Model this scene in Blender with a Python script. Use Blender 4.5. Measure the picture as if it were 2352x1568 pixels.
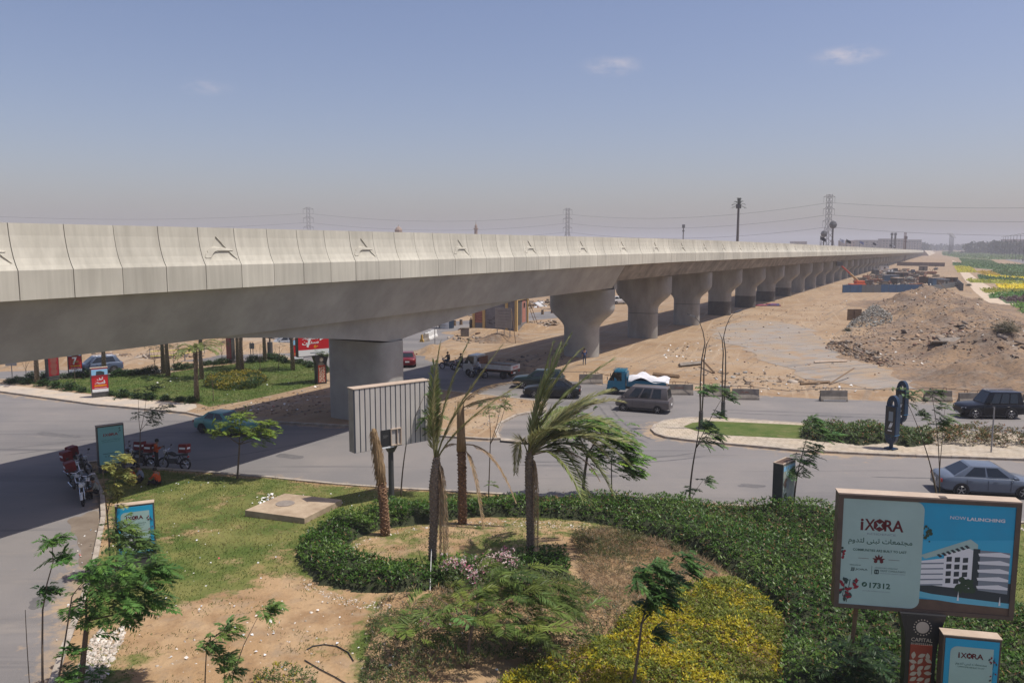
import bpy, bmesh, math, random
import numpy as np
from mathutils import Vector, Matrix
from mathutils.geometry import tessellate_polygon

# ------------------------------------------------------------------ scene, camera, sky, sun
for _o in list(bpy.data.objects):
    bpy.data.objects.remove(_o)
scene = bpy.context.scene
COL = scene.collection
R = math.radians
rnd = random.Random(11)
rng = np.random.default_rng(11)

CAM_H = 12.0
PITCH = math.atan(220 / 1829.3)
cam_d = bpy.data.cameras.new('camera')
cam_d.lens = 28; cam_d.sensor_width = 36; cam_d.clip_start = 0.1; cam_d.clip_end = 20000
cam = bpy.data.objects.new('camera', cam_d)
cam.location = (0, 0, CAM_H); cam.rotation_euler = (R(90) - PITCH, 0, 0)
COL.objects.link(cam); scene.camera = cam

SUN_EL = R(66.0)
SUN_AZ = Vector((0.985, -0.17))                 # direction on the ground towards the sun
world = bpy.data.worlds.new('World'); scene.world = world; world.use_nodes = True
wn = world.node_tree; wn.nodes.clear()
w_out = wn.nodes.new('ShaderNodeOutputWorld'); w_bg = wn.nodes.new('ShaderNodeBackground')
w_sky = wn.nodes.new('ShaderNodeTexSky'); w_sky.sky_type = 'NISHITA'; w_sky.sun_disc = False
w_sky.sun_elevation = SUN_EL
w_sky.sun_rotation = math.atan2(SUN_AZ.x, SUN_AZ.y)
w_sky.altitude = 200; w_sky.air_density = 1.1; w_sky.dust_density = 2.2; w_sky.ozone_density = 1.0
w_bg.inputs['Strength'].default_value = 0.116
w_tc = wn.nodes.new('ShaderNodeTexCoord')
# three faint cloud wisps, each around its own direction of the sky
def _sky_dir(x, y):
    v = Vector(((x - 1176) / 1829.3, 0, 0)) + Vector((0, math.cos(PITCH), -math.sin(PITCH))) + Vector((0, math.sin(PITCH), math.cos(PITCH))) * ((784 - y) / 1829.3)
    return v.normalized()
w_noise = wn.nodes.new('ShaderNodeTexNoise'); w_noise.inputs['Scale'].default_value = 40; w_noise.inputs['Detail'].default_value = 9; w_noise.inputs['Roughness'].default_value = .62
w_map = wn.nodes.new('ShaderNodeMapping'); w_map.inputs['Scale'].default_value = (1, 1, 2.6)
wn.links.new(w_tc.outputs['Generated'], w_map.inputs['Vector']); wn.links.new(w_map.outputs[0], w_noise.inputs['Vector'])
acc = None
for (cx, cy, rx, rz, amt) in ((468, 201, .042, .011, .30), (1408, 152, .048, .015, .46), (1948, 127, .048, .013, .66)):
    sub = wn.nodes.new('ShaderNodeVectorMath'); sub.operation = 'SUBTRACT'; sub.inputs[1].default_value = _sky_dir(cx, cy)
    wn.links.new(w_tc.outputs['Generated'], sub.inputs[0])
    mul = wn.nodes.new('ShaderNodeVectorMath'); mul.operation = 'MULTIPLY'; mul.inputs[1].default_value = (1 / rx, 1 / rx, 1 / rz)
    wn.links.new(sub.outputs[0], mul.inputs[0])
    ln = wn.nodes.new('ShaderNodeVectorMath'); ln.operation = 'LENGTH'; wn.links.new(mul.outputs[0], ln.inputs[0])
    mr = wn.nodes.new('ShaderNodeMapRange'); mr.interpolation_type = 'SMOOTHSTEP'
    mr.inputs[1].default_value = 0.1; mr.inputs[2].default_value = 1.0; mr.inputs[3].default_value = amt; mr.inputs[4].default_value = 0
    wn.links.new(ln.outputs['Value'], mr.inputs[0])
    if acc is None: acc = mr.outputs[0]
    else:
        ad = wn.nodes.new('ShaderNodeMath'); ad.operation = 'ADD'; wn.links.new(acc, ad.inputs[0]); wn.links.new(mr.outputs[0], ad.inputs[1]); acc = ad.outputs[0]
w_nr = wn.nodes.new('ShaderNodeMapRange'); w_nr.inputs[1].default_value = .38; w_nr.inputs[2].default_value = .68; wn.links.new(w_noise.outputs['Fac'], w_nr.inputs[0])
w_m = wn.nodes.new('ShaderNodeMath'); w_m.operation = 'MULTIPLY'; wn.links.new(acc, w_m.inputs[0]); wn.links.new(w_nr.outputs[0], w_m.inputs[1])
w_tint = wn.nodes.new('ShaderNodeMix'); w_tint.data_type = 'RGBA'; w_tint.blend_type = 'MULTIPLY'; w_tint.inputs[0].default_value = 1.0
w_tint.inputs[7].default_value = (0.98, 0.905, 1.02, 1)
wn.links.new(w_sky.outputs[0], w_tint.inputs[6])
w_mix = wn.nodes.new('ShaderNodeMix'); w_mix.data_type = 'RGBA'; w_mix.inputs[7].default_value = (6.6, 5.9, 6.1, 1)
wn.links.new(w_m.outputs[0], w_mix.inputs[0]); wn.links.new(w_tint.outputs[2], w_mix.inputs[6])
wn.links.new(w_mix.outputs[2], w_bg.inputs['Color']); wn.links.new(w_bg.outputs[0], w_out.inputs['Surface'])

sun_d = bpy.data.lights.new('sun', 'SUN'); sun_d.energy = 4.8; sun_d.angle = R(0.53); sun_d.color = (1.0, 0.94, 0.85)
sun = bpy.data.objects.new('sun', sun_d)
_sd = Vector((SUN_AZ.x * math.cos(SUN_EL), SUN_AZ.y * math.cos(SUN_EL), math.sin(SUN_EL)))
sun.rotation_euler = _sd.to_track_quat('Z', 'Y').to_euler(); sun.location = (40, -20, 90); COL.objects.link(sun)
vs = scene.view_settings
vs.view_transform = 'Standard'; vs.look = 'None'; vs.exposure = -0.05; vs.gamma = 1.0; vs.use_curve_mapping = False
cy_ = scene.cycles
cy_.max_bounces = 6; cy_.diffuse_bounces = 3; cy_.glossy_bounces = 2; cy_.transmission_bounces = 2; cy_.volume_bounces = 0; cy_.transparent_max_bounces = 4
cy_.use_denoising = True

# ------------------------------------------------------------------ helpers
def G(x, y, z=0.0):
    """ground point (X, Y) at height z that the survey grid of the photograph (2352 x 1568) gives for x, y"""
    a = (x - 1176) / 1829.3; b = (784 - y) / 1829.3
    dy = math.cos(PITCH) + b * math.sin(PITCH); dz = -math.sin(PITCH) + b * math.cos(PITCH)
    t = (z - CAM_H) / dz
    return (a * t, dy * t)
def GP(pts, z=0.0): return [G(x, y, z) for x, y in pts]
def far(x, y, Y):
    """point at depth Y"""
    a = (x - 1176) / 1829.3; b = (784 - y) / 1829.3
    dy = math.cos(PITCH) + b * math.sin(PITCH); dz = -math.sin(PITCH) + b * math.cos(PITCH)
    t = Y / dy
    return Vector((a * t, Y, CAM_H + dz * t))

class MB:
    def __init__(s): s.v = []; s.f = []
    def add(s, vs, fs):
        n = len(s.v); s.v += [tuple(p) for p in vs]; s.f += [tuple(i + n for i in f) for f in fs]; return s
    def hexa(s, b, t):
        return s.add(list(b) + list(t), [(3, 2, 1, 0), (4, 5, 6, 7), (0, 1, 5, 4), (1, 2, 6, 5), (2, 3, 7, 6), (3, 0, 4, 7)])
    def box(s, c, d, rz=0, rx=0, ry=0):
        hx, hy, hz = d[0] / 2, d[1] / 2, d[2] / 2
        m = Matrix.Rotation(rz, 3, 'Z') @ Matrix.Rotation(ry, 3, 'Y') @ Matrix.Rotation(rx, 3, 'X')
        p = [m @ Vector(q) + Vector(c) for q in ((-hx, -hy, -hz), (hx, -hy, -hz), (hx, hy, -hz), (-hx, hy, -hz), (-hx, -hy, hz), (hx, -hy, hz), (hx, hy, hz), (-hx, hy, hz))]
        return s.hexa(p[:4], p[4:])
    def tube(s, pts, rad, n=6, caps=True):
        pts = [Vector(p) for p in pts]
        if not hasattr(rad, '__len__'): rad = [rad] * len(pts)
        base = len(s.v); up = None
        for i, p in enumerate(pts):
            d = (pts[min(i + 1, len(pts) - 1)] - pts[max(i - 1, 0)])
            d = d.normalized() if d.length > 1e-9 else Vector((0, 0, 1))
            if up is None:
                up = Vector((0, 0, 1)) if abs(d.z) < .9 else Vector((1, 0, 0))
            a = d.cross(up); a = a.normalized() if a.length > 1e-6 else d.orthogonal().normalized()
            b = a.cross(d).normalized(); up = b
            for k in range(n):
                t = 2 * math.pi * k / n
                s.v.append(tuple(p + (a * math.cos(t) + b * math.sin(t)) * rad[i]))
        for i in range(len(pts) - 1):
            for k in range(n):
                k2 = (k + 1) % n
                s.f.append((base + i * n + k, base + i * n + k2, base + (i + 1) * n + k2, base + (i + 1) * n + k))
        if caps:
            s.f.append(tuple(base + k for k in range(n))[::-1]); e = base + (len(pts) - 1) * n
            s.f.append(tuple(e + k for k in range(n)))
        return s
    def cyl(s, p0, p1, r0, r1=None, n=10): return s.tube([p0, p1], [r0, r0 if r1 is None else r1], n)
    def prism(s, poly, z0, z1):
        n = len(poly); b = [(x, y, z0) for x, y in poly]; t = [(x, y, z1) for x, y in poly]
        return s.add(b + t, [tuple(range(n))[::-1], tuple(range(n, 2 * n))] + [(i, (i + 1) % n, n + (i + 1) % n, n + i) for i in range(n)])
    def loft(s, rings, close=True, caps=True):
        n = len(rings[0]); base = len(s.v)
        for r in rings: s.v += [tuple(p) for p in r]
        for i in range(len(rings) - 1):
            for k in range(n if close else n - 1):
                k2 = (k + 1) % n
                s.f.append((base + i * n + k, base + i * n + k2, base + (i + 1) * n + k2, base + (i + 1) * n + k))
        if caps:
            s.f.append(tuple(base + k for k in range(n))[::-1]); e = base + (len(rings) - 1) * n
            s.f.append(tuple(e + k for k in range(n)))
        return s
    def lathe(s, prof, c=(0, 0, 0), n=10):
        return s.loft([[(c[0] + r * math.cos(2 * math.pi * k / n), c[1] + r * math.sin(2 * math.pi * k / n), c[2] + z) for k in range(n)] for r, z in prof])
    def mesh(s, name, fix=True):
        me = bpy.data.meshes.new(name); me.from_pydata(s.v, [], s.f)
        if fix:
            bm = bmesh.new(); bm.from_mesh(me); bmesh.ops.recalc_face_normals(bm, faces=bm.faces); bm.to_mesh(me); bm.free()
        return me
    def build(s, name, mat, parent=None, loc=(0, 0, 0), rz=0, smooth=False, bevel=0, fix=True):
        me = s.mesh(name, fix)
        if bevel:
            bm = bmesh.new(); bm.from_mesh(me)
            bmesh.ops.bevel(bm, geom=list(bm.edges), offset=bevel, segments=2, affect='EDGES', profile=.6, clamp_overlap=True)
            bm.to_mesh(me); bm.free()
        if smooth:
            me.polygons.foreach_set('use_smooth', [True] * len(me.polygons))
            if smooth == 'angle': me.set_sharp_from_angle(angle=R(38))
        me.materials.append(mat)
        return put(name, me, parent, loc, rz)

def put(name, me, parent=None, loc=(0, 0, 0), rz=0):
    o = bpy.data.objects.new(name, me); COL.objects.link(o)
    o.location = loc; o.rotation_euler = (0, 0, rz) if not hasattr(rz, '__len__') else rz
    o.parent = parent
    return o
def tag(o, label=None, cat=None, group=None, kind=None):
    if label: o['label'] = label
    if cat: o['category'] = cat
    if group: o['group'] = group
    if kind: o['kind'] = kind
    return o
def thing(name, label, cat, loc=(0, 0, 0), rz=0, group=None):
    o = bpy.data.objects.new(name, None); COL.objects.link(o); o.empty_display_size = .2
    if len(loc) == 2: loc = (loc[0], loc[1], 0)
    o.location = loc; o.rotation_euler = (0, 0, rz)
    return tag(o, label, cat, group)
def copy_tree(o, parent=None, label=None):
    c = o.copy(); COL.objects.link(c); c.parent = parent
    if label: c['label'] = label
    for ch in list(o.children): copy_tree(ch, c)
    return c

def np_mesh(name, V, F, mat, parent=None, col=None, smooth=False, loc=(0, 0, 0)):
    """V (n,3), F (m,k) arrays -> one mesh object; col per-vertex tint"""
    V = np.asarray(V, np.float32); F = np.asarray(F, np.int32); k = F.shape[1]
    me = bpy.data.meshes.new(name)
    me.vertices.add(len(V)); me.vertices.foreach_set('co', V.ravel())
    me.loops.add(F.size); me.loops.foreach_set('vertex_index', F.ravel())
    me.polygons.add(len(F)); me.polygons.foreach_set('loop_start', np.arange(0, F.size, k, dtype=np.int32))
    if smooth: me.polygons.foreach_set('use_smooth', np.ones(len(F), bool))
    me.update(calc_edges=True); me.validate()
    if col is not None:
        a = me.color_attributes.new('tint', 'FLOAT_COLOR', 'POINT')
        c4 = np.ones((len(V), 4), np.float32); c4[:, :3] = col; a.data.foreach_set('color', c4.ravel())
    me.materials.append(mat)
    return put(name, me, parent, loc)

def in_poly(P, poly):
    x, y = P[:, 0], P[:, 1]; c = np.zeros(len(P), bool); j = len(poly) - 1
    for i in range(len(poly)):
        xi, yi = poly[i]; xj, yj = poly[j]
        m = ((yi > y) != (yj > y)) & (x < (xj - xi) * (y - yi) / (yj - yi + 1e-12) + xi)
        c ^= m; j = i
    return c
def poly_dist(P, poly):
    d = np.full(len(P), 1e9)
    for i in range(len(poly)):
        a = np.array(poly[i]); b = np.array(poly[(i + 1) % len(poly)]); ab = b - a
        t = np.clip(((P - a) @ ab) / (ab @ ab + 1e-12), 0, 1)
        d = np.minimum(d, np.linalg.norm(P - (a + t[:, None] * ab), axis=1))
    return d
def sample_poly(poly, n):
    A = np.array(poly); lo, hi = A.min(0), A.max(0); out = np.zeros((0, 2))
    while len(out) < n:
        P = rng.uniform(lo, hi, (max(2 * n, 64), 2)); out = np.vstack([out, P[in_poly(P, poly)]])
    return out[:n]
def poly_area(poly):
    A = np.array(poly); x, y = A[:, 0], A[:, 1]
    return .5 * abs(np.dot(x, np.roll(y, -1)) - np.dot(y, np.roll(x, -1)))
def norm(a): return a / (np.linalg.norm(a, axis=1, keepdims=True) + 1e-9)
def wob(P, s, seed=0):
    """cheap smooth noise in the plane, about -1..1"""
    r = np.random.default_rng(seed); o = np.zeros(len(P))
    for k in range(7):
        a = r.uniform(0, 6.28); f = s * r.uniform(.5, 1.9); o += np.sin((P[:, 0] * math.cos(a) + P[:, 1] * math.sin(a)) * f + r.uniform(0, 6.28))
    return o / 3.2

def leaf_quads(P, D, N, L, W, fold=.25):
    """one folded diamond per leaf"""
    n = len(P); D = norm(D); S = norm(np.cross(D, N)); U = norm(np.cross(S, D))
    L = np.broadcast_to(np.asarray(L, float), (n,))[:, None]; W = np.broadcast_to(np.asarray(W, float), (n,))[:, None]
    V = np.empty((n, 4, 3))
    V[:, 0] = P; V[:, 1] = P + D * L * .5 + S * W * .5 - U * W * fold; V[:, 2] = P + D * L - U * L * .08; V[:, 3] = P + D * L * .5 - S * W * .5 - U * W * fold
    F = np.arange(4 * n).reshape(n, 4)
    return V.reshape(-1, 3), F
def merge(parts):
    Vs, Fs, o = [], [], 0
    for V, F in parts: Vs.append(V); Fs.append(F + o); o += len(V)
    return np.vstack(Vs), np.vstack(Fs)
def tint(n, per, base, var, warm=0.0):
    """random per-leaf colour of the leaf itself"""
    t = 1 + rng.normal(0, var, (n, 1)); c = np.array(base)[None] * np.clip(t, .35, 1.9)
    c = c * (1 + np.array([[1, .2, -.6]]) * rng.normal(0, warm + 1e-6, (n, 1)))
    return np.repeat(np.clip(c, 0.002, 1), per, axis=0)

# ------------------------------------------------------------------ materials
_mats = {}
def _new(name):
    m = bpy.data.materials.new(name); m.use_nodes = True; nt = m.node_tree
    return m, nt, nt.nodes['Principled BSDF']
def mat(name, c, rough=.7, metal=0.0, spec=.4, c2=None, scale=4.0, bump=0.0, bscale=None, coat=0, stretch=None, world=False, vary=0, detail=5, mix=(.35, .65)):
    if name in _mats: return _mats[name]
    m, nt, b = _new(name); L = nt.links
    b.inputs['Base Color'].default_value = (*c, 1); b.inputs['Roughness'].default_value = rough; b.inputs['Metallic'].default_value = metal
    b.inputs['Specular IOR Level'].default_value = spec; b.inputs['Coat Weight'].default_value = coat; b.inputs['Coat Roughness'].default_value = .05
    if c2 is not None or bump:
        tc = nt.nodes.new('ShaderNodeNewGeometry' if world else 'ShaderNodeTexCoord'); src = tc.outputs['Position' if world else 'Object']
        if stretch:
            mp = nt.nodes.new('ShaderNodeMapping'); mp.inputs['Scale'].default_value = stretch; L.new(src, mp.inputs['Vector']); src = mp.outputs[0]
    if c2 is not None:
        n = nt.nodes.new('ShaderNodeTexNoise'); n.inputs['Scale'].default_value = scale; n.inputs['Detail'].default_value = detail; n.inputs['Roughness'].default_value = .62
        L.new(src, n.inputs['Vector'])
        r = nt.nodes.new('ShaderNodeValToRGB'); e = r.color_ramp.elements
        e[0].position = mix[0]; e[0].color = (*c, 1); e[1].position = mix[1]; e[1].color = (*c2, 1)
        L.new(n.outputs['Fac'], r.inputs[0]); oc = r.outputs[0]
        if world:   # broad stains over the fine grain
            n4 = nt.nodes.new('ShaderNodeTexNoise'); n4.inputs['Scale'].default_value = .22; n4.inputs['Detail'].default_value = 7; L.new(tc.outputs['Position'], n4.inputs['Vector'])
            m4 = nt.nodes.new('ShaderNodeMapRange'); m4.inputs[1].default_value = .35; m4.inputs[2].default_value = .7; m4.inputs[3].default_value = 1.08; m4.inputs[4].default_value = .84; L.new(n4.outputs['Fac'], m4.inputs[0])
            x4 = nt.nodes.new('ShaderNodeVectorMath'); x4.operation = 'SCALE'; L.new(oc, x4.inputs[0]); L.new(m4.outputs[0], x4.inputs['Scale']); oc = x4.outputs[0]
        if vary:
            oi = nt.nodes.new('ShaderNodeObjectInfo'); mv = nt.nodes.new('ShaderNodeMapRange'); mv.inputs[3].default_value = 1 - vary; mv.inputs[4].default_value = 1 + vary; L.new(oi.outputs['Random'], mv.inputs[0])
            xv = nt.nodes.new('ShaderNodeVectorMath'); xv.operation = 'SCALE'; L.new(oc, xv.inputs[0]); L.new(mv.outputs[0], xv.inputs['Scale']); oc = xv.outputs[0]
        L.new(oc, b.inputs['Base Color'])
    if bump:
        n2 = nt.nodes.new('ShaderNodeTexNoise'); n2.inputs['Scale'].default_value = bscale or scale * 4; n2.inputs['Detail'].default_value = 6
        L.new(src, n2.inputs['Vector'])
        bp = nt.nodes.new('ShaderNodeBump'); bp.inputs['Strength'].default_value = bump; bp.inputs['Distance'].default_value = .05
        L.new(n2.outputs['Fac'], bp.inputs['Height']); L.new(bp.outputs[0], b.inputs['Normal'])
    _mats[name] = m; return m
def leaf_mat(name, trans=.3, rough=.5, spec=.35):
    if name in _mats: return _mats[name]
    m, nt, b = _new(name); L = nt.links
    a = nt.nodes.new('ShaderNodeVertexColor'); a.layer_name = 'tint'
    L.new(a.outputs[0], b.inputs['Base Color']); b.inputs['Roughness'].default_value = rough; b.inputs['Specular IOR Level'].default_value = spec
    t = nt.nodes.new('ShaderNodeBsdfTranslucent'); L.new(a.outputs[0], t.inputs[0])
    mx = nt.nodes.new('ShaderNodeMixShader'); mx.inputs[0].default_value = trans
    L.new(b.outputs[0], mx.inputs[1]); L.new(t.outputs[0], mx.inputs[2]); L.new(mx.outputs[0], nt.nodes['Material Output'].inputs[0])
    _mats[name] = m; return m
def ground_mat(name, layers, rough=.95, bump=.25, bscale=9.0, mask=None):
    """layers: list of (colour, noise scale, lo, hi, stretch) mixed one over the other; mask = attribute layer mixed last"""
    if name in _mats: return _mats[name]
    m, nt, b = _new(name); L = nt.links
    tc = nt.nodes.new('ShaderNodeTexCoord'); cur = None
    for i, lay in enumerate(layers):
        c = lay[0]
        if cur is None:
            rgb = nt.nodes.new('ShaderNodeRGB'); rgb.outputs[0].default_value = (*c, 1); cur = rgb.outputs[0]; continue
        sc, lo, hi = lay[1:4]
        mp = nt.nodes.new('ShaderNodeMapping'); mp.inputs['Location'].default_value = (i * 7.3, i * 3.1, 0)
        if len(lay) > 5: mp.vector_type = 'TEXTURE'
        if len(lay) > 4: mp.inputs['Scale'].default_value = lay[4][:3]; mp.inputs['Rotation'].default_value = (0, 0, lay[4][3])
        L.new(tc.outputs['Object'], mp.inputs['Vector'])
        n = nt.nodes.new('ShaderNodeTexNoise'); n.inputs['Scale'].default_value = sc; n.inputs['Detail'].default_value = 7; n.inputs['Roughness'].default_value = .6
        L.new(mp.outputs[0], n.inputs['Vector'])
        mr = nt.nodes.new('ShaderNodeMapRange'); mr.inputs[1].default_value = lo; mr.inputs[2].default_value = hi; L.new(n.outputs['Fac'], mr.inputs[0])
        mx = nt.nodes.new('ShaderNodeMix'); mx.data_type = 'RGBA'; mx.inputs[7].default_value = (*c, 1)
        L.new(mr.outputs[0], mx.inputs[0]); L.new(cur, mx.inputs[6]); cur = mx.outputs[2]
    if mask:
        (mc1, mc2), attr = mask
        a = nt.nodes.new('ShaderNodeVertexColor'); a.layer_name = attr
        n = nt.nodes.new('ShaderNodeTexNoise'); n.inputs['Scale'].default_value = 1.6; n.inputs['Detail'].default_value = 9; n.inputs['Roughness'].default_value = .68
        L.new(tc.outputs['Object'], n.inputs['Vector'])
        ad = nt.nodes.new('ShaderNodeMath'); ad.operation = 'ADD'; L.new(a.outputs[0], ad.inputs[0]); L.new(n.outputs['Fac'], ad.inputs[1])
        mr = nt.nodes.new('ShaderNodeMapRange'); mr.inputs[1].default_value = .93; mr.inputs[2].default_value = 1.12; L.new(ad.outputs[0], mr.inputs[0])
        n3 = nt.nodes.new('ShaderNodeTexNoise'); n3.inputs['Scale'].default_value = .55; n3.inputs['Detail'].default_value = 8; L.new(tc.outputs['Object'], n3.inputs['Vector'])
        rr = nt.nodes.new('ShaderNodeValToRGB'); rr.color_ramp.elements[0].position = .38; rr.color_ramp.elements[0].color = (*mc1, 1); rr.color_ramp.elements[1].position = .62; rr.color_ramp.elements[1].color = (*mc2, 1)
        L.new(n3.outputs['Fac'], rr.inputs[0])
        mx = nt.nodes.new('ShaderNodeMix'); mx.data_type = 'RGBA'; L.new(mr.outputs[0], mx.inputs[0]); L.new(cur, mx.inputs[6]); L.new(rr.outputs[0], mx.inputs[7]); cur = mx.outputs[2]
    L.new(cur, b.inputs['Base Color']); b.inputs['Roughness'].default_value = rough; b.inputs['Specular IOR Level'].default_value = .25
    n2 = nt.nodes.new('ShaderNodeTexNoise'); n2.inputs['Scale'].default_value = bscale; n2.inputs['Detail'].default_value = 8; L.new(tc.outputs['Object'], n2.inputs['Vector'])
    bp = nt.nodes.new('ShaderNodeBump'); bp.inputs['Strength'].default_value = bump; bp.inputs['Distance'].default_value = .12
    L.new(n2.outputs['Fac'], bp.inputs['Height']); L.new(bp.outputs[0], b.inputs['Normal'])
    _mats[name] = m; return m

SAND = (.335, .215, .118)
m_sand = ground_mat('sand', [((.285, .193, .112),), ((.345, .25, .16), .05, .4, .62), ((.245, .158, .088), .18, .48, .68), ((.31, .25, .19), .33, .52, .68, (.5, 1.6, 1, .5)), ((.22, .165, .115), .9, .54, .64, (26, .8, 1, 1.07), 1), ((.36, .27, .18), 1.1, .56, .66, (20, .7, 1, 1.25), 1), ((.33, .275, .215), .9, .55, .75), ((.19, .13, .085), 3.2, .58, .74)], bump=.8, bscale=2.2)
_asl = [((.175, .166, .162),), ((.23, .21, .195), .10, .42, .66), ((.115, .111, .113), .13, .5, .66, (.10, 1.2, 1, .06)), ((.205, .193, .186), .35, .55, .7, (.07, 1.5, 1, .06)), ((.12, .115, .116), .8, .60, .72, (.05, 1.1, 1, .06)), ((.26, .232, .205), .5, .6, .8, (.3, 1, 1, .1)), ((.10, .096, .096), 2.6, .68, .76), ((.11, .105, .105), 9, .66, .78)]
m_asph = ground_mat('asphalt', _asl, bump=.12, bscale=26, rough=.88)
m_asph_d = ground_mat('dusty asphalt', _asl, bump=.12, bscale=26, rough=.88, mask=(((.36, .265, .175), (.30, .235, .17)), 'tint'))
m_pave = ground_mat('pavement', [((.42, .37, .31),), ((.50, .41, .31), .5, .42, .62), ((.30, .25, .20), 2.2, .55, .75)], bump=.2, bscale=14)
m_tile = ground_mat('paving tiles', [((.44, .385, .31),), ((.50, .42, .32), .5, .42, .62), ((.33, .275, .215), 1.6, .52, .72)], bump=.15, bscale=14)
_nt = m_tile.node_tree; _bk = _nt.nodes.new('ShaderNodeTexBrick'); _tc = _nt.nodes.new('ShaderNodeTexCoord'); _nt.links.new(_tc.outputs['Object'], _bk.inputs['Vector'])
_bk.inputs['Scale'].default_value = 1.0; _bk.inputs['Brick Width'].default_value = .4; _bk.inputs['Row Height'].default_value = .4; _bk.inputs['Mortar Size'].default_value = .018; _bk.inputs['Color1'].default_value = (1, 1, 1, 1); _bk.inputs['Color2'].default_value = (.86, .86, .84, 1); _bk.inputs['Mortar'].default_value = (.62, .58, .54, 1)
_pb = _nt.nodes['Principled BSDF']; _cl = _pb.inputs['Base Color'].links[0].from_socket; _mm = _nt.nodes.new('ShaderNodeMix'); _mm.data_type = 'RGBA'; _mm.blend_type = 'MULTIPLY'; _mm.inputs[0].default_value = 1
_nt.links.new(_cl, _mm.inputs[6]); _nt.links.new(_bk.outputs['Color'], _mm.inputs[7]); _nt.links.new(_mm.outputs[2], _pb.inputs['Base Color'])
m_kerb = mat('kerb concrete', (.42, .37, .31), .9, c2=(.27, .225, .18), scale=2.5, bump=.3, bscale=18)
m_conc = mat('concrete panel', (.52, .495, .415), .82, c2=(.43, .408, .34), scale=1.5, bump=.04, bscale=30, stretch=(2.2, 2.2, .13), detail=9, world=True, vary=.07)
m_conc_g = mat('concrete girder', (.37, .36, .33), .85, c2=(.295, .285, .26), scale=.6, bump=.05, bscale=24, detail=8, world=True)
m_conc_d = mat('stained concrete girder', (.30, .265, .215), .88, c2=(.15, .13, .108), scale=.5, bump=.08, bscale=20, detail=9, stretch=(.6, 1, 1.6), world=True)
m_pier = mat('concrete pier', (.335, .315, .285), .85, c2=(.24, .225, .20), scale=.8, bump=.05, bscale=20, stretch=(1, 1, .35), detail=8, world=True)
m_steel = mat('galvanised steel', (.30, .30, .31), .5, .7)
m_black = mat('black metal', (.022, .023, .026), .45, spec=.5)
m_dgrey = mat('dark grey metal', (.055, .056, .06), .5, c2=(.075, .072, .07), scale=3)
m_rubber = mat('rubber', (.02, .02, .021), .85)
m_glass = mat('dark glass', (.012, .016, .02), .06, spec=.7)
m_chrome = mat('chrome', (.62, .62, .63), .18, 1.0)
m_white = mat('white paint', (.72, .72, .70), .55, c2=(.60, .59, .56), scale=2)
m_tan = mat('dusty top', (.48, .385, .30), .9, c2=(.40, .31, .235), scale=2)
m_rust = mat('rust', (.22, .09, .045), .8, c2=(.12, .06, .04), scale=5)
m_wood = mat('old timber', (.20, .13, .075), .85, c2=(.13, .085, .05), scale=4, stretch=(.4, 3, 3))
m_leaf = leaf_mat('leaves', .38)
m_leaf_g = leaf_mat('glossy leaves', .2, .42, .25)
m_bark = mat('bark', (.17, .125, .09), .9, c2=(.105, .078, .058), scale=9, bump=.4, bscale=30)
m_red = mat('red light', (.35, .015, .012), .25)
m_orange_l = mat('amber light', (.6, .2, .03), .25)
m_lamp = mat('lamp glass', (.55, .56, .57), .15, spec=.6)
# ------------------------------------------------------------------ ground, roads, islands
def sheet(name, poly, z, m, parent=None, kind='structure'):
    vs_ = [Vector((x, y, z)) for x, y in poly]
    tr_ = tessellate_polygon([vs_])
    bm = bmesh.new(); bv = [bm.verts.new(v) for v in vs_]
    for t_ in tr_: bm.faces.new([bv[i] for i in t_])
    bm.normal_update()
    for f in bm.faces:
        if f.normal.z < 0: f.normal_flip()
    me = bpy.data.meshes.new(name); bm.to_mesh(me); bm.free(); me.materials.append(m)
    o = put(name, me, parent)
    if not parent: o['kind'] = kind
    return o
def smooth_poly(p, k=1):
    for _ in range(k):
        q = []
        for i in range(len(p)):
            a, b = p[i], p[(i + 1) % len(p)]
            q.append((a[0] * .75 + b[0] * .25, a[1] * .75 + b[1] * .25)); q.append((a[0] * .25 + b[0] * .75, a[1] * .25 + b[1] * .75))
        p = q
    return p

def rough_edge(p, amp, step=1.6):
    p = smooth_poly(p, 2); out = []; r = random.Random(5)
    for i in range(len(p)):
        a, b = Vector(p[i]), Vector(p[(i + 1) % len(p)]); k = max(1, int((b - a).length / step))
        for j in range(k):
            q = a.lerp(b, j / k); out.append((q.x + r.gauss(0, amp * .5), q.y + r.gauss(0, amp * .6)))
    return out
ground = sheet('ground', [(-7000, -300), (7000, -300), (7000, 12000), (-7000, 12000)], 0, m_sand)

road_poly = [(-90, 4), (70, 4), (70, 58)] + GP([(2352, 930), (2100, 922), (1900, 917), (1700, 906), (1560, 894), (1340, 878), (1185, 866), (1069, 829), (1010, 835), (975, 826), (983, 802), (1037, 776), (1062, 752)]) + \
    GP([(1210, 737), (1290, 729), (1345, 724), (1345, 707), (1272, 714), (1210, 719), (1095, 735), (1037, 738), (900, 748), (760, 762), (640, 775), (535, 783), (525, 811), (470, 823), (370, 833), (260, 839), (160, 847), (0, 854)]) + [(-120, 88), (-120, 30)]
road = sheet('road', road_poly, .012, m_asph)

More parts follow.
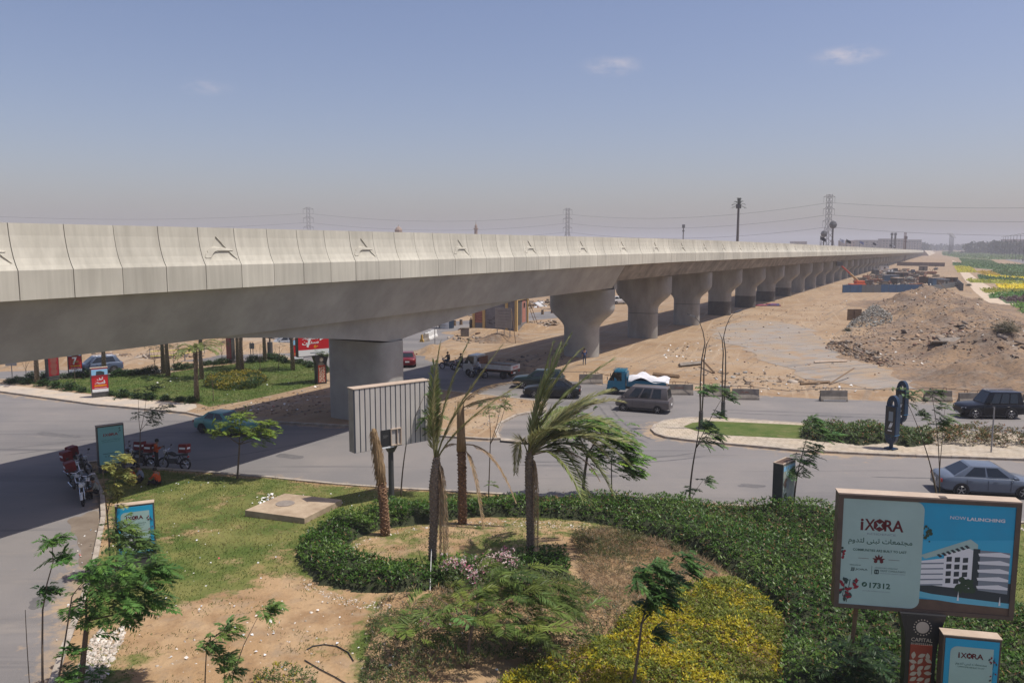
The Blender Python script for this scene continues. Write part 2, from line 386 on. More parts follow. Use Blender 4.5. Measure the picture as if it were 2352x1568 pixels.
kerb_me = MB().box((0, 0, 0), (1, .2, .17)).mesh('kerbstone'); kerb_me.materials.append(m_kerb)
def kerb_line(pts, parent, top=.15, close=True, step=1.0, inset=.1):
    n = len(pts)
    for i in range(n if close else n - 1):
        a = Vector(pts[i]); b = Vector(pts[(i + 1) % n]); L = (b - a).length
        if L < .12: continue
        k = max(1, round(L / step)); ang = math.atan2(b.y - a.y, b.x - a.x)
        nx, ny = -math.sin(ang) * inset, math.cos(ang) * inset
        for j in range(k):
            p = a.lerp(b, (j + .5) / k)
            if p.y < 14 or abs(p.x) > p.y * .95 + 4: continue
            o = put('kerbstone', kerb_me, parent, (p.x + nx, p.y + ny, top - .085 + rnd.uniform(-.012, .008)), ang + rnd.uniform(-.012, .012))
            o.scale = ((L / k - .015), 1, 1)
def ccw(p):
    A = np.array(p); x, y = A[:, 0], A[:, 1]
    return p if (np.dot(x, np.roll(y, -1)) - np.dot(y, np.roll(x, -1))) > 0 else p[::-1]

# median island on the far right carriageway
median_poly = ccw(GP([(1494, 988), (1504, 999), (1527, 1007), (1590, 1015), (1665, 1022), (1834, 1038), (2064, 1049), (2352, 1059), (2800, 1078), (2800, 1020), (2352, 1000), (2102, 988), (1857, 976), (1665, 963), (1600, 961), (1565, 963), (1525, 969), (1503, 978)]))
median = sheet('median_pavement', median_poly, .135, m_tile)
kerb_line(median_poly, median)
# island that carries the viaduct pier, with the lawn at its far end
west_poly = ccw(GP([(-200, 878), (0, 902), (110, 917), (220, 932), (320, 941), (429, 951), (459, 958), (605, 971), (812, 982), (985, 1003), (1120, 1012), (1150, 1011), (1144, 995), (1152, 975), (1189, 956), (1252, 945), (1257, 926), (1160, 914), (1070, 904), (985, 894), (930, 882), (850, 864), (760, 852), (727, 845), (687, 829), (640, 815), (615, 818), (588, 833), (530, 828), (470, 836), (449, 843), (370, 857), (260, 865), (180, 866), (40, 874), (-100, 868)]))
west = sheet('island_ground', west_poly, .13, m_sand)
kerb_line(west_poly, west)
tongue = GP([(1150, 1010), (1195, 1014), (1240, 1017), (1246, 1021), (1240, 1024), (1195, 1020), (1150, 1016)])
sheet('kerb_nose', ccw(tongue), .14, m_kerb)
lawn_w_poly = GP([(20, 880), (120, 890), (200, 906), (320, 919), (450, 928), (480, 938), (560, 925), (650, 905), (740, 884), (735, 850), (690, 835), (640, 824), (560, 836), (449, 850), (370, 862), (260, 868), (120, 876)])
m_grass = ground_mat('turf', [((.085, .125, .026),), ((.13, .15, .045), .45, .42, .62), ((.055, .10, .018), .8, .5, .7), ((.22, .18, .09), 1.2, .60, .74)], bump=.6, bscale=30)
sheet('lawn', ccw(lawn_w_poly), .139, m_grass)
walk_w = sheet('footpath', ccw(GP([(-200, 880), (0, 900.5), (110, 915.5), (220, 930.5), (320, 939.5), (429, 949), (452, 940), (450, 932), (320, 922), (200, 909), (0, 885), (-200, 868)])), .143, m_pave)
lawn_m = sheet('lawn', ccw(GP([(1569, 984), (1590, 975), (1634, 971), (1852, 981), (1852, 1013), (1665, 1004), (1600, 994)])), .141, m_grass)

# foreground garden
garden_poly = ccw(GP([(20, 1900), (60, 1750), (105, 1600), (144, 1488), (180, 1398), (210, 1305), (232, 1195), (230, 1144), (211, 1099), (190, 1074), (200, 1066), (226, 1064), (287, 1075), (470, 1088), (632, 1102), (765, 1116), (941, 1128), (1210, 1143), (1408, 1152), (1555, 1160), (1824, 1175), (1914, 1185), (2352, 1207), (2700, 1226)]) + [(34, 15)])
_xs = np.arange(-22, 34, .22); _ys = np.arange(12, 48, .22)
_gx, _gy = np.meshgrid(_xs, _ys); _gp = np.stack([_gx.ravel(), _gy.ravel()], 1)
sand_z = GP([(250, 1440), (420, 1400), (560, 1370), (680, 1310), (720, 1345), (860, 1375), (860, 1450), (840, 1640), (560, 1640), (230, 1640), (200, 1560)])
ring_in = GP([(795, 1266), (822, 1248), (876, 1228), (987, 1212), (1077, 1200), (1197, 1200), (1332, 1202), (1404, 1217), (1440, 1240), (1340, 1260), (1302, 1286), (1107, 1307), (987, 1320), (849, 1313), (807, 1292)])
dry_z = GP([(1300, 1245), (1480, 1245), (1610, 1300), (1710, 1350), (1800, 1430), (1795, 1640), (840, 1640), (850, 1440), (900, 1370), (1310, 1330)])
def garden_h(P):
    c = np.array(G(1060, 1255)); d = np.linalg.norm((P - c) / np.array([4.2, 2.6]), axis=1)
    return .145 + .22 * np.exp(-d ** 2) + .02 * wob(P, 1.1, 3)
_m_g = np.full(len(_gp), .70)
_sd = np.where(in_poly(_gp, sand_z), -1, 1) * poly_dist(_gp, sand_z) + .55 * wob(_gp, 1.2, 14) + .3 * wob(_gp, 3.0, 15)
_m_g -= .40 * np.clip(.5 - _sd / 3.2, 0, 1) + .05 * (_sd < 0) - .20 * np.clip(wob(_gp, .9, 16) + .6 * wob(_gp, 2.3, 17) - .45, 0, 1) * (_sd < .8)
_m_g -= .20 * in_poly(_gp, ring_in); _m_g -= .45 * in_poly(_gp, dry_z)
_m_g -= .38 * np.clip(1 - poly_dist(_gp, garden_poly) / .75, 0, 1)
_m_g += .07 * wob(_gp, 1.0, 9)
_inside = in_poly(_gp, garden_poly)
nx_, ny_ = len(_xs), len(_ys); _idx = np.arange(nx_ * ny_).reshape(ny_, nx_)
_F = np.stack([_idx[:-1, :-1], _idx[:-1, 1:], _idx[1:, 1:], _idx[1:, :-1]], -1).reshape(-1, 4)
_F = _F[_inside[_F].all(1)]
_V = np.column_stack([_gp, garden_h(_gp)])
m_garden = ground_mat('garden soil', [((.34, .22, .115),), ((.41, .285, .165), .35, .4, .62), ((.25, .155, .08), .6, .46, .66), ((.30, .215, .135), 1.7, .5, .7), ((.20, .135, .08), 3.5, .58, .74)], bump=.5, bscale=6, mask=(((.075, .11, .022), (.165, .165, .05)), 'tint'))
garden = np_mesh('garden_ground', _V, _F, m_garden, col=np.repeat(np.clip(_m_g, 0, 1)[:, None], 3, 1), smooth=True); garden['kind'] = 'structure'
sheet('garden_base', garden_poly, .10, m_garden)
kerb_line(garden_poly, garden, top=.2)
# worn near part of the carriageways, with sand blown along the kerbs
_rx = np.arange(-48, 52, .45); _ry = np.arange(16, 98, .45); _rX, _rY = np.meshgrid(_rx, _ry); _rp = np.stack([_rX.ravel(), _rY.ravel()], 1)
_ri = in_poly(_rp, road_poly) & ~in_poly(_rp, garden_poly) & ~in_poly(_rp, west_poly) & ~in_poly(_rp, median_poly)
_dk = np.minimum.reduce([poly_dist(_rp, q) for q in (garden_poly, west_poly, median_poly)]); _dr = poly_dist(_rp, road_poly)
_du = .16 + .42 * np.exp(-_dk / .8) + .42 * np.exp(-_dr / 1.3) + .20 * np.exp(-np.sum(((_rp - np.array(G(60, 1400))) / np.array([7, 9])) ** 2, 1)) + .09 * wob(_rp, .35, 31) + .06 * wob(_rp, 1.2, 32)
_idx = np.arange(len(_rp)).reshape(len(_ry), len(_rx)); _F = np.stack([_idx[:-1, :-1], _idx[:-1, 1:], _idx[1:, 1:], _idx[1:, :-1]], -1).reshape(-1, 4); _F = _F[_ri[_F].any(1) & in_poly(_rp, road_poly)[_F].all(1)]
_o = np_mesh('road_surface', np.column_stack([_rp, np.full(len(_rp), .0135)]), _F, m_asph_d, col=np.repeat(np.clip(_du, 0, 1)[:, None], 3, 1)); _o['kind'] = 'structure'
# repairs, oil drips and curved tyre marks
m_patch = mat('asphalt repair', (.105, .10, .10), .85, c2=(.14, .133, .13), scale=2.5, bump=.1, bscale=30)
for q in ([(640, 1040), (700, 1046), (690, 1056), (630, 1050)], [(1330, 1085), (1420, 1090), (1415, 1098), (1325, 1093)], [(1700, 1110), (1760, 1113), (1752, 1122), (1690, 1118)], [(90, 990), (190, 1000), (180, 1008), (80, 998)], [(1880, 952), (1960, 955), (1955, 960), (1872, 957)], [(60, 1380), (110, 1360), (125, 1385), (70, 1405)], [(1100, 880), (1150, 888), (1140, 894), (1095, 886)]):
    sheet('road_repair', ccw(rough_edge(GP(q), .08, .5)), .0175, m_patch, road)
m_skid = mat('tyre mark', (.10, .097, .098), .8, c2=(.15, .143, .14), scale=1.5)
def skid(px, w=.16):
    p = [Vector(G(*q)) for q in px]; p = [p[0] * (1 - u) ** 2 + p[1] * 2 * u * (1 - u) + p[2] * u * u for u in [i / 14 for i in range(15)]]; l, r_ = [], []
    for i, q in enumerate(p):
        d = (p[min(i + 1, 14)] - p[max(i - 1, 0)]).normalized(); n = Vector((-d.y, d.x)) * w * .5 * (1 if 0 < i < 14 else .2); l.append(tuple(q + n)); r_.append(tuple(q - n))
    sheet('tyre_mark', ccw(l + r_[::-1]), .019, m_skid, road)
for a in ([(1500, 1010), (1430, 985), (1400, 930)], [(1490, 1018), (1410, 990), (1375, 930)], [(1180, 1060), (1420, 1065), (1600, 1040)], [(1180, 1068), (1430, 1074), (1620, 1048)], [(420, 1060), (560, 1050), (780, 1000)], [(20, 1030), (200, 1010), (420, 985)], [(10, 1045), (190, 1026), (400, 1000)], [(2000, 1095), (2150, 1100), (2330, 1098)], [(1650, 940), (1850, 950), (2150, 955)], [(1650, 947), (1850, 957), (2150, 962)]): skid(a)
# brown damp patch along the kerb
sheet('damp_patch', ccw(smooth_poly(GP([(150, 1196), (172, 1186), (185, 1188), (200, 1176), (226, 1172), (228, 1196), (216, 1255), (204, 1318), (196, 1300), (184, 1306), (178, 1284), (190, 1268), (176, 1250), (180, 1232), (160, 1222), (166, 1208)]), 2)), .017, mat('damp asphalt', (.155, .12, .088), .8, c2=(.21, .17, .13), scale=1.2))
# faded old carriageway across the sand
m_old = ground_mat('faded asphalt', [((.285, .25, .215),), ((.315, .24, .165), .16, .44, .62), ((.225, .205, .185), .4, .5, .7), ((.20, .18, .16), .9, .54, .64, (22, .8, 1, .5), 1), ((.31, .215, .135), .5, .54, .64)], bump=.25, bscale=12)
sheet('old_road', ccw(rough_edge(GP([(1620, 760), (1690, 737), (1790, 737), (1880, 760), (1900, 800), (1985, 838), (2110, 862), (2200, 880), (2200, 894), (2060, 893), (1900, 880), (1800, 850), (1700, 800)]), .9)), .02, m_old)

# ------------------------------------------------------------------ spoil heap
_ax = np.arange(24, 112, .8); _ay = np.arange(60, 185, .8)
_ax2, _ay2 = np.meshgrid(_ax, _ay); _ap = np.stack([_ax2.ravel(), _ay2.ravel()], 1)
bumps = [(2150, 668, 2.9, 8), (2120, 682, 2.0, 7), (2185, 688, 2.4, 7), (2210, 706, 1.7, 7), (2170, 712, 2.0, 6), (2100, 722, 1.0, 5), (2250, 728, 1.3, 6), (2290, 745, 1.1, 6), (2150, 745, 1.1, 5), (2060, 770, .7, 4), (2130, 780, 1.1, 5), (2200, 770, 1.0, 5), (2240, 800, 1.1, 5), (2300, 800, 1.4, 5), (2350, 785, 1.2, 5),
         (2330, 850, 1.1, 5), (2250, 850, .5, 5), (1965, 790, .45, 2.6), (2015, 815, .4, 3), (2380, 870, 1.2, 5), (2420, 850, 1.2, 6), (2330, 760, 1.0, 6), (2390, 800, 1.3, 6)]
_hz = np.zeros(len(_ap))
for (bx, by, bh, bw) in bumps:
    c = np.array(G(bx, by, bh)); _hz += bh * .95 * np.exp(-(np.sum((_ap - c) ** 2, 1)) / (bw ** 2))
_hz = np.minimum(_hz, 4.2)
_hz += np.clip(_hz, 0, 1.2) * (.34 * wob(_ap, .7, 5) + .24 * wob(_ap, 1.9, 6)) - .06
_k = len(_ax); _idx = np.arange(len(_ap)).reshape(len(_ay), _k)
_F = np.stack([_idx[:-1, :-1], _idx[:-1, 1:], _idx[1:, 1:], _idx[1:, :-1]], -1).reshape(-1, 4)
_F = _F[(_hz[_F] > -.03).any(1)]
m_spoil = ground_mat('spoil', [((.235, .158, .098),), ((.30, .205, .125), .10, .42, .6), ((.165, .12, .088), .25, .46, .62), ((.225, .18, .14), 1.0, .5, .66), ((.11, .085, .065), 3, .52, .66)], bump=.9, bscale=2.4)
heap = np_mesh('spoil_heap', np.column_stack([_ap, _hz]), _F, m_spoil, smooth=True); heap['kind'] = 'structure'
def heap_z(P):
    o = np.zeros(len(P))
    for (bx, by, bh, bw) in bumps:
        c = np.array(G(bx, by, bh)); o += bh * .95 * np.exp(-(np.sum((P - c) ** 2, 1)) / (bw ** 2))
    o = np.minimum(o, 4.2); return o + np.clip(o, 0, 1.2) * (.34 * wob(P, .7, 5) + .24 * wob(P, 1.9, 6)) - .06

# pale track and crop strips to the right
sheet('dirt_track', ccw(GP([(2186, 597), (2196, 612), (2214, 640), (2236, 668), (2262, 690), (2310, 715), (2400, 765), (2520, 800), (2520, 745), (2400, 715), (2330, 690), (2290, 668), (2250, 645), (2225, 625), (2205, 605)])), .025, mat('pale dust', (.55, .45, .34), .95, c2=(.46, .36, .26), scale=.4, bump=.3, bscale=2))
crops = [  # outline, colour, height
    ([(2165, 578), (2290, 582), (2420, 590), (2420, 598), (2276, 596), (2203, 592), (2165, 586)], (.07, .10, .035), .5),
    ([(2203, 594), (2276, 598.7), (2293, 607), (2211, 603.4)], (.05, .09, .025), .5),
    ([(2189, 604.5), (2352, 609), (2600, 616), (2600, 636), (2352, 625.6), (2233, 615), (2189, 610)], (.045, .085, .024), .6),
    ([(2192, 612), (2229, 614), (2243, 625.6), (2200, 625.6)], (.26, .24, .03), .5),
    ([(2243, 624.5), (2276, 624.5), (2296, 632.6), (2267, 633.8)], (.24, .17, .03), .5),
    ([(2276, 622), (2352, 628), (2600, 642), (2600, 652), (2352, 638), (2300, 632)], (.055, .085, .028), .6),
    ([(2264, 634), (2352, 640), (2600, 652), (2600, 655), (2352, 642.4), (2270, 637)], (.36, .30, .02), .6),
    ([(2246, 633), (2269, 637.5), (2352, 643), (2600, 656), (2600, 662), (2352, 648), (2250, 642)], (.04, .075, .025), .7),
    ([(2220, 643), (2352, 648.5), (2600, 662), (2600, 670), (2352, 653), (2229, 649)], (.17, .18, .025), .6),
    ([(2287, 656), (2352, 656), (2600, 668), (2600, 680), (2352, 666), (2298, 663)], (.38, .31, .02), .6),
    ([(2252, 665), (2352, 667), (2600, 681), (2600, 684), (2352, 671), (2263, 673)], (.15, .15, .025), .5),
    ([(2271, 678), (2352, 673), (2600, 686), (2600, 698), (2352, 683), (2273, 685.5)], (.045, .10, .018), .6),
    ([(2295, 686), (2352, 684), (2600, 698), (2600, 715), (2352, 697), (2311, 697)], (.05, .03, .032), .6),
    ([(2320, 700), (2352, 698), (2600, 716), (2600, 760), (2352, 722)], (.06, .11, .02), .6),
]
crop_labels = ['far hazy green crop field beside the track', 'dark green field strip below the far hazy field', 'widest green crop field across the far right', 'small yellow-green crop plot beside the pale track', 'orange-brown crop plot between green fields', 'grey-green crop strip right of the orange plot', 'thin bright yellow crop line over dark green strip', 'dark green strip below the thin yellow line', 'long olive-yellow crop strip by the bare plots', 'brightest yellow crop strip in the fields', 'narrow olive strip under the bright yellow one', 'fresh green crop strip beside the purple one', 'dark purple crop strip between two green ones', 'nearest green crop strip at the picture edge']
for (pl, c, h), lab in zip(crops, crop_labels):
    poly = GP(pl); ar = poly_area(poly); n = int(min(9000, max(700, ar * 3.2)))
    sheet('field_soil', ccw(poly), .03, mat('field soil %d' % (int(c[0] * 1000)), tuple(1.0 * q + .05 for q in c), .95, c2=tuple(1.3 * q + .01 for q in c), scale=.8))
    P = sample_poly(poly, n); z = rng.uniform(.0, h, n) ** 1.0
    D = np.column_stack([rng.normal(0, 1, n), rng.normal(0, 1, n), rng.uniform(.1, 1.2, n)])
    s = .5 * math.sqrt(max(ar / n, .1)) + .35
    V, F = leaf_quads(np.column_stack([P, z]), D, np.column_stack([rng.normal(0, .4, (n, 2)), np.ones(n)]), s * rng.uniform(.7, 1.3, n), s * .7)
    o = np_mesh('crop', V, F, m_leaf, col=tint(n, 4, tuple(q * 2.0 for q in c), .25, .1)); tag(o, lab, 'crop', kind='stuff')

# ------------------------------------------------------------------ viaduct
BD = Vector((.4812, .8766)); BO = (-33.7, 0, 0); BANG = math.atan2(BD.y, BD.x)
TOP = 12.82; BW = 11.0
def drop(s):
    t = max(0.0, s - 100.0); return .0066 * t * t / (t + 40.0)
def slope(s): return (drop(s + 1) - drop(s - 1)) / 2
viaduct = thing('viaduct', 'long pale concrete viaduct on flared piers running into the haze', 'viaduct', BO, BANG)
PROF = [(.45, 0), (.41, -.45), (.33, -.9), (.22, -1.28), (.10, -1.55), (0, -1.72), (0, -2.8), (.34, -2.8), (.40, -1.6), (.62, 0)]
PW = 2.08
def panel_mesh():
    w = PW / 2 - .016
    return MB().loft([[(-w, y, z) for y, z in PROF], [(w, y, z) for y, z in PROF]]).mesh('parapet_panel')
pan = panel_mesh(); pan.materials.append(m_conc)
# the panel with the carved emblem
def emblem_mesh():
    nx, nz = 118, 96; w = PW / 2 - .016
    xs = np.linspace(-w, w, nx); zs = np.linspace(0, -1.72, nz)
    py = np.interp(-zs, [-p[1] for p in PROF[:6]], [p[0] for p in PROF[:6]])
    X, Z = np.meshgrid(xs, zs); Y = np.repeat(py[:, None], nx, 1)
    cv = lambda pts: [((x - 720) / 1060 * 1.86, -(y - 330) / 700 - .02) for x, y in pts]
    tri = cv([(690, 600), (520, 925), (960, 965)])
    trap = cv([(330, 1360), (430, 1250), (500, 1150), (600, 1090), (1050, 1085), (1255, 1355)])
    swoo = cv([(195, 1250), (260, 1150), (330, 1120), (320, 1060), (400, 1000), (480, 955), (700, 965), (1190, 1040), (1150, 1060), (640, 1062), (560, 1085), (480, 1165), (400, 1265), (340, 1290), (230, 1290)])
    P = np.column_stack([X.ravel(), Z.ravel()]); d = np.zeros(len(P))
    d += .055 * (in_poly(P, tri) | in_poly(P, trap)); sw = in_poly(P, swoo); d = np.where(sw, -.03, d)
    Y = Y + d.reshape(Y.shape)
    V = np.stack([X, Y, Z], -1).reshape(-1, 3); idx = np.arange(nx * nz).reshape(nz, nx)
    F = np.stack([idx[:-1, :-1], idx[1:, :-1], idx[1:, 1:], idx[:-1, 1:]], -1).reshape(-1, 4)
    body = MB(); P2 = [(.46, 0), (.46, -1.0), (.02, -1.72), (0, -1.72), (0, -2.8), (.34, -2.8), (.40, -1.6), (.62, 0)]
    body.loft([[(-w, y, z) for y, z in P2], [(w, y, z) for y, z in P2]])
    n0 = len(V); fs = [tuple(f) for f in F] + [tuple(i + n0 for i in f) for f in body.f]
    # side strips so the carved face closes against the body
    for col in (0, nx - 1):
        for i in range(nz - 1):
            a, b = V[idx[i, col]], V[idx[i + 1, col]]; k = n0 + len(body.v)
            body.v += [tuple(a), tuple(b), (a[0], .47, b[2]), (a[0], .47, a[2])]; fs.append((k, k + 1, k + 2, k + 3))
    me = bpy.data.meshes.new('parapet_panel'); me.from_pydata([tuple(v) for v in V] + body.v, [], fs)
    bm = bmesh.new(); bm.from_mesh(me); bmesh.ops.recalc_face_normals(bm, faces=bm.faces); bm.to_mesh(me); bm.free()
    me.materials.append(m_conc); return me
pan_e = emblem_mesh()
def place(name, me, s, y=0, z=0, parent=viaduct):
    o = put(name, me, parent, (s, y, TOP - drop(s) + z)); o.rotation_euler = (0, math.atan(slope(s)), 0); return o
S0 = 42.3; N_PAN = 175
for i in range(-32, N_PAN):
    s = S0 + PW * i
    if s < 0 and i % 5 == 0: pass
    o = place('parapet_panel', pan_e if i % 5 == 0 else pan, s, y=rnd.uniform(-.008, .008))
    if i % 5 == 0: o['label'] = 'parapet panel carved with a triangle and train emblem'
# far run of the near parapet, and the whole parapet of the other side
def run(name, s0, s1, mirror, m, step=9.7):
    rings = []; k = max(2, int((s1 - s0) / step) + 1)
    for j in range(k):
        s = s0 + (s1 - s0) * j / (k - 1)
        rings.append([(s, BW - y if mirror else y, TOP - drop(s) + z) for y, z in PROF])
    return MB().loft(rings).build(name, m, viaduct)
run('parapet_run', S0 + PW * (N_PAN - .5) + .03, 1110, False, m_conc)
run('parapet_run', -60, 1110, True, m_conc)
# girders
def girder(name, s0, s1, depth, inset, m, k=2):
    sec = [(.62, -1.5), (.362, -2.805), (inset, -2.8 - depth), (BW - inset, -2.8 - depth), (BW - .362, -2.805), (BW - .62, -1.5)]
    return MB().loft([[(s, y, TOP - drop(s) + z) for y, z in sec] for s in np.linspace(s0, s1, k)]).build(name, m, viaduct)
P1 = 59.1; P2 = 95.9; SPAN = 19.82; NP = 50
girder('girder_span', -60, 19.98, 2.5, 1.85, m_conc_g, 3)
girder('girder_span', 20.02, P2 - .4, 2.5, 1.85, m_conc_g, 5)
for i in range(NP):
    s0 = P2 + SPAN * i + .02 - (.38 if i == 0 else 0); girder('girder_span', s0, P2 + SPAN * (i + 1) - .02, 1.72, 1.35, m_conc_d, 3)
# haunch over the tall pier
def haunch(sc):
    rings = []
    for t in np.linspace(-1, 1, 25):
        a = abs(t); h = 1.95 * (1 - a) ** 1.25 if a < 1 else 0
        z0 = TOP - 2.8 - 2.49; ins = 2.15 + .55 * (1 - a)
        rings.append([(sc + 17 * t, ins, z0), (sc + 17 * t, ins + .35 * (1 - a), z0 - h - .01), (sc + 17 * t, BW - ins - .35 * (1 - a), z0 - h - .01), (sc + 17 * t, BW - ins, z0)])
    return MB().loft(rings).build('haunch', m_conc_g, viaduct, smooth='angle')
haunch(P1)
def rrect(w, t, r, n=5):
    out = []
    for cx, cy, a0 in ((w - r, t - r, 0), (-(w - r), t - r, 90), (-(w - r), -(t - r), 180), (w - r, -(t - r), 270)):
        for k in range(n + 1):
            a = R(a0 + 90 * k / n); out.append((cx + r * math.cos(a), cy + r * math.sin(a)))
    return out
# pier section lies in x = along the bridge, y = across
def pier_mesh(levels, t, r, name='pier', m=None):
    rings = [[(q[1], q[0], z) for q in rrect(w, t, min(r, w - .01, t - .01))] for w, z in levels]
    mb = MB().loft(rings); me = mb.mesh(name); me.polygons.foreach_set('use_smooth', [True] * len(me.polygons)); me.set_sharp_from_angle(angle=R(50)); me.materials.append(m or m_pier); return me
_p1 = pier_mesh([(2.6, -.3), (2.6, TOP - 2.8 - 2.5 - 1.9)], 1.3, .8, m=m_conc_g)
put('pier', _p1, viaduct, (P1, BW / 2, 0)); put('pier', _p1, viaduct, (P1 - 41, BW / 2, 0)).hide_render = False
ZC = TOP - 2.8 - 1.72 - .14
_lv = [(1.95, -8.0), (1.95, ZC - 4.3)] + [(1.95 + 1.75 * (1 - math.cos(math.pi * k / 8)) / 2, ZC - 4.3 + 2.3 * k / 8) for k in range(1, 9)] + [(3.7, ZC)]
_pm = pier_mesh(_lv, 1.15, 1.0)
_pm2 = pier_mesh([(w, z) for w, z in _lv], 1.25, 1.1, m=m_conc_g)
bear = MB(); [bear.box((0, y, 0), (.7, .8, .16)) for y in (-2.3, 2.3)]; bear_me = bear.mesh('bearing'); bear_me.materials.append(m_dgrey)
for i in range(NP):
    s = P2 + SPAN * i
    pr = put('pier', _pm2 if i == 0 else _pm, viaduct, (s, BW / 2, -drop(s) - (.8 if i == 0 else 0)))
    if i == 0:
        MB().box((.72, 0, ZC + .45), (.85, 7.2, .95)).build('upstand', m_conc_g, pr)
    put('bearing', bear_me, pr, (0 if i else -.55, 0, ZC + .06))
    if i in (1, 2):   # construction joint collar
        MB().loft([[(q[1], q[0], z) for q in rrect(1.965, 1.165, 1.0)] for z in (3.3, 3.36)]).build('joint_band', m_dgrey, pr)
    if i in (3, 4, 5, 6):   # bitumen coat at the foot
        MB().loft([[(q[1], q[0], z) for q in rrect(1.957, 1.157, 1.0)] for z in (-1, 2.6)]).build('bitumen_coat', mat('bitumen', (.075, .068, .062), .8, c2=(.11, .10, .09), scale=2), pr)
# far ramp where the deck comes down
MB().loft([[(s, -.5, TOP - drop(s) + 0), (s, BW + .5, TOP - drop(s)), (s, BW + 6, 0), (s, -6, 0)] for s in (1090, 1200, 1500)]).build('embankment', m_pave, viaduct)
# ------------------------------------------------------------------ plants
WIND = np.array([.86, -.12, .05])
def gz(p):
    """height of the ground under a foreground plant"""
    return float(garden_h(np.array([p]))[0])
def compound(P, D, L, K=9, droop=.35, pin=.36, wid=.20, fold=.15):
    """feathery compound leaves: K pairs of narrow pinnae along each rachis"""
    n = len(P); D = norm(D); up = np.array([0, 0, 1.0]); S = np.cross(D, up); S = norm(S + 1e-4)
    Ps, Ds, Ls = [], [], []
    for k in range(K):
        t = .16 + .84 * k / (K - 1)
        base = P + D * (L * t)[:, None] - up * (droop * L * t * t)[:, None]
        tan = norm(D - up * (2 * droop * t))
        l = pin * L * (.55 + .75 * math.sin(math.pi * min(.12 + .8 * t, 1)))
        for sg in (-1, 1):
            Ps.append(base); Ds.append(norm(S * sg * .85 + tan * .65 + rng.normal(0, .10, (n, 3)))); Ls.append(l)
    Pa = np.vstack(Ps); Da = np.vstack(Ds); La = np.concatenate(Ls)
    return leaf_quads(Pa, Da, np.tile(up, (len(Pa), 1)) + rng.normal(0, .25, (len(Pa), 3)), La, La * wid, fold)
def curve_pts(p, k=10):
    p = [Vector(q) for q in p]
    if len(p) == 2: return [p[0].lerp(p[1], i / k) for i in range(k + 1)]
    if len(p) == 3: return [p[0] * (1 - t) ** 2 + p[1] * 2 * t * (1 - t) + p[2] * t * t for t in [i / k for i in range(k + 1)]]
    return p
def feather_tree(name, label, base, z0, stems, tufts, c=(.075, .135, .03), lean=1.0, group=None, leafL=.5, K=9, cat='tree', wind=None, var=.3, wid=.2, dens=1.9):
    """stems: list of (points, r0, r1) relative to the base; tufts: (x, y, z, number, spread, wind share)"""
    t = thing(name, label, cat, (base[0], base[1], z0), 0, group)
    mb = MB()
    for pts, r0, r1 in stems:
        q = curve_pts(pts, 8); mb.tube(q, list(np.linspace(r0, r1, len(q))), 6)
    mb.build('trunk', m_bark, t, smooth=True)
    Vs, cs = [], []
    w0 = WIND if wind is None else np.array(wind)
    for (x, y, z, n, sp, ws) in tufts:
        n = int(n * dens); D = rng.normal(0, 1, (n, 3)); D[:, 2] = np.abs(D[:, 2]) * .6 + .05; D = norm(D) * (1 - ws) + w0 * ws * 1.5 + rng.normal(0, .12, (n, 3))
        P = np.array([x, y, z]) + rng.normal(0, 1, (n, 3)) * np.array([sp, sp, sp * .6]) * .5
        L = leafL * rng.uniform(.65, 1.25, n)
        V, F = compound(P, D, L, K, droop=.28 + .2 * rng.random(), wid=wid); Vs.append((V, F)); cs.append(np.tile(np.repeat(tint(n, 1, c, var, .1), 1, 0), (2 * K, 1)).repeat(4, 0))
    V, F = merge(Vs); np_mesh('crown', V, F, m_leaf, t, col=np.vstack(cs))
    return t

def px_h(x, y, base_px, dX=0.0):
    """(X offset, height) of a photo point standing at the same depth as the base"""
    b = G(*base_px); v = far(x, y, b[1]); return v.x - b[0], v.z
def stem_from(px, base_px, z0, r0, r1, dy=None):
    pts = []
    for i, (x, y) in enumerate(px):
        X, Z = px_h(x, y, base_px); pts.append((X, (dy[i] if dy else 0), max(Z - z0, -.05)))
    return (pts, r0, r1)
def tuft(x, y, base_px, z0, n, sp, ws, dy=0.0):
    X, Z = px_h(x, y, base_px); return (X, dy, Z - z0, n, sp, ws)

def sapling(label, bp, stems, tufts, c=(.075, .135, .03), leafL=.5, z0=None, K=12, group='feathery saplings', var=.3, name='sapling_tree', wid=.24):
    b = G(*bp); z0 = (gz(b) if z0 is None else z0)
    return feather_tree(name, label, b, z0, [stem_from(s, bp, z0, r0, r1) for s, r0, r1 in stems], [tuft(x, y, bp, z0, n, sp * 1.15, ws, dy) for (x, y, n, sp, ws, dy) in tufts], tuple(q * 1.65 for q in c), leafL=leafL, K=K, group=group, var=var, wid=wid, dens=2.0)

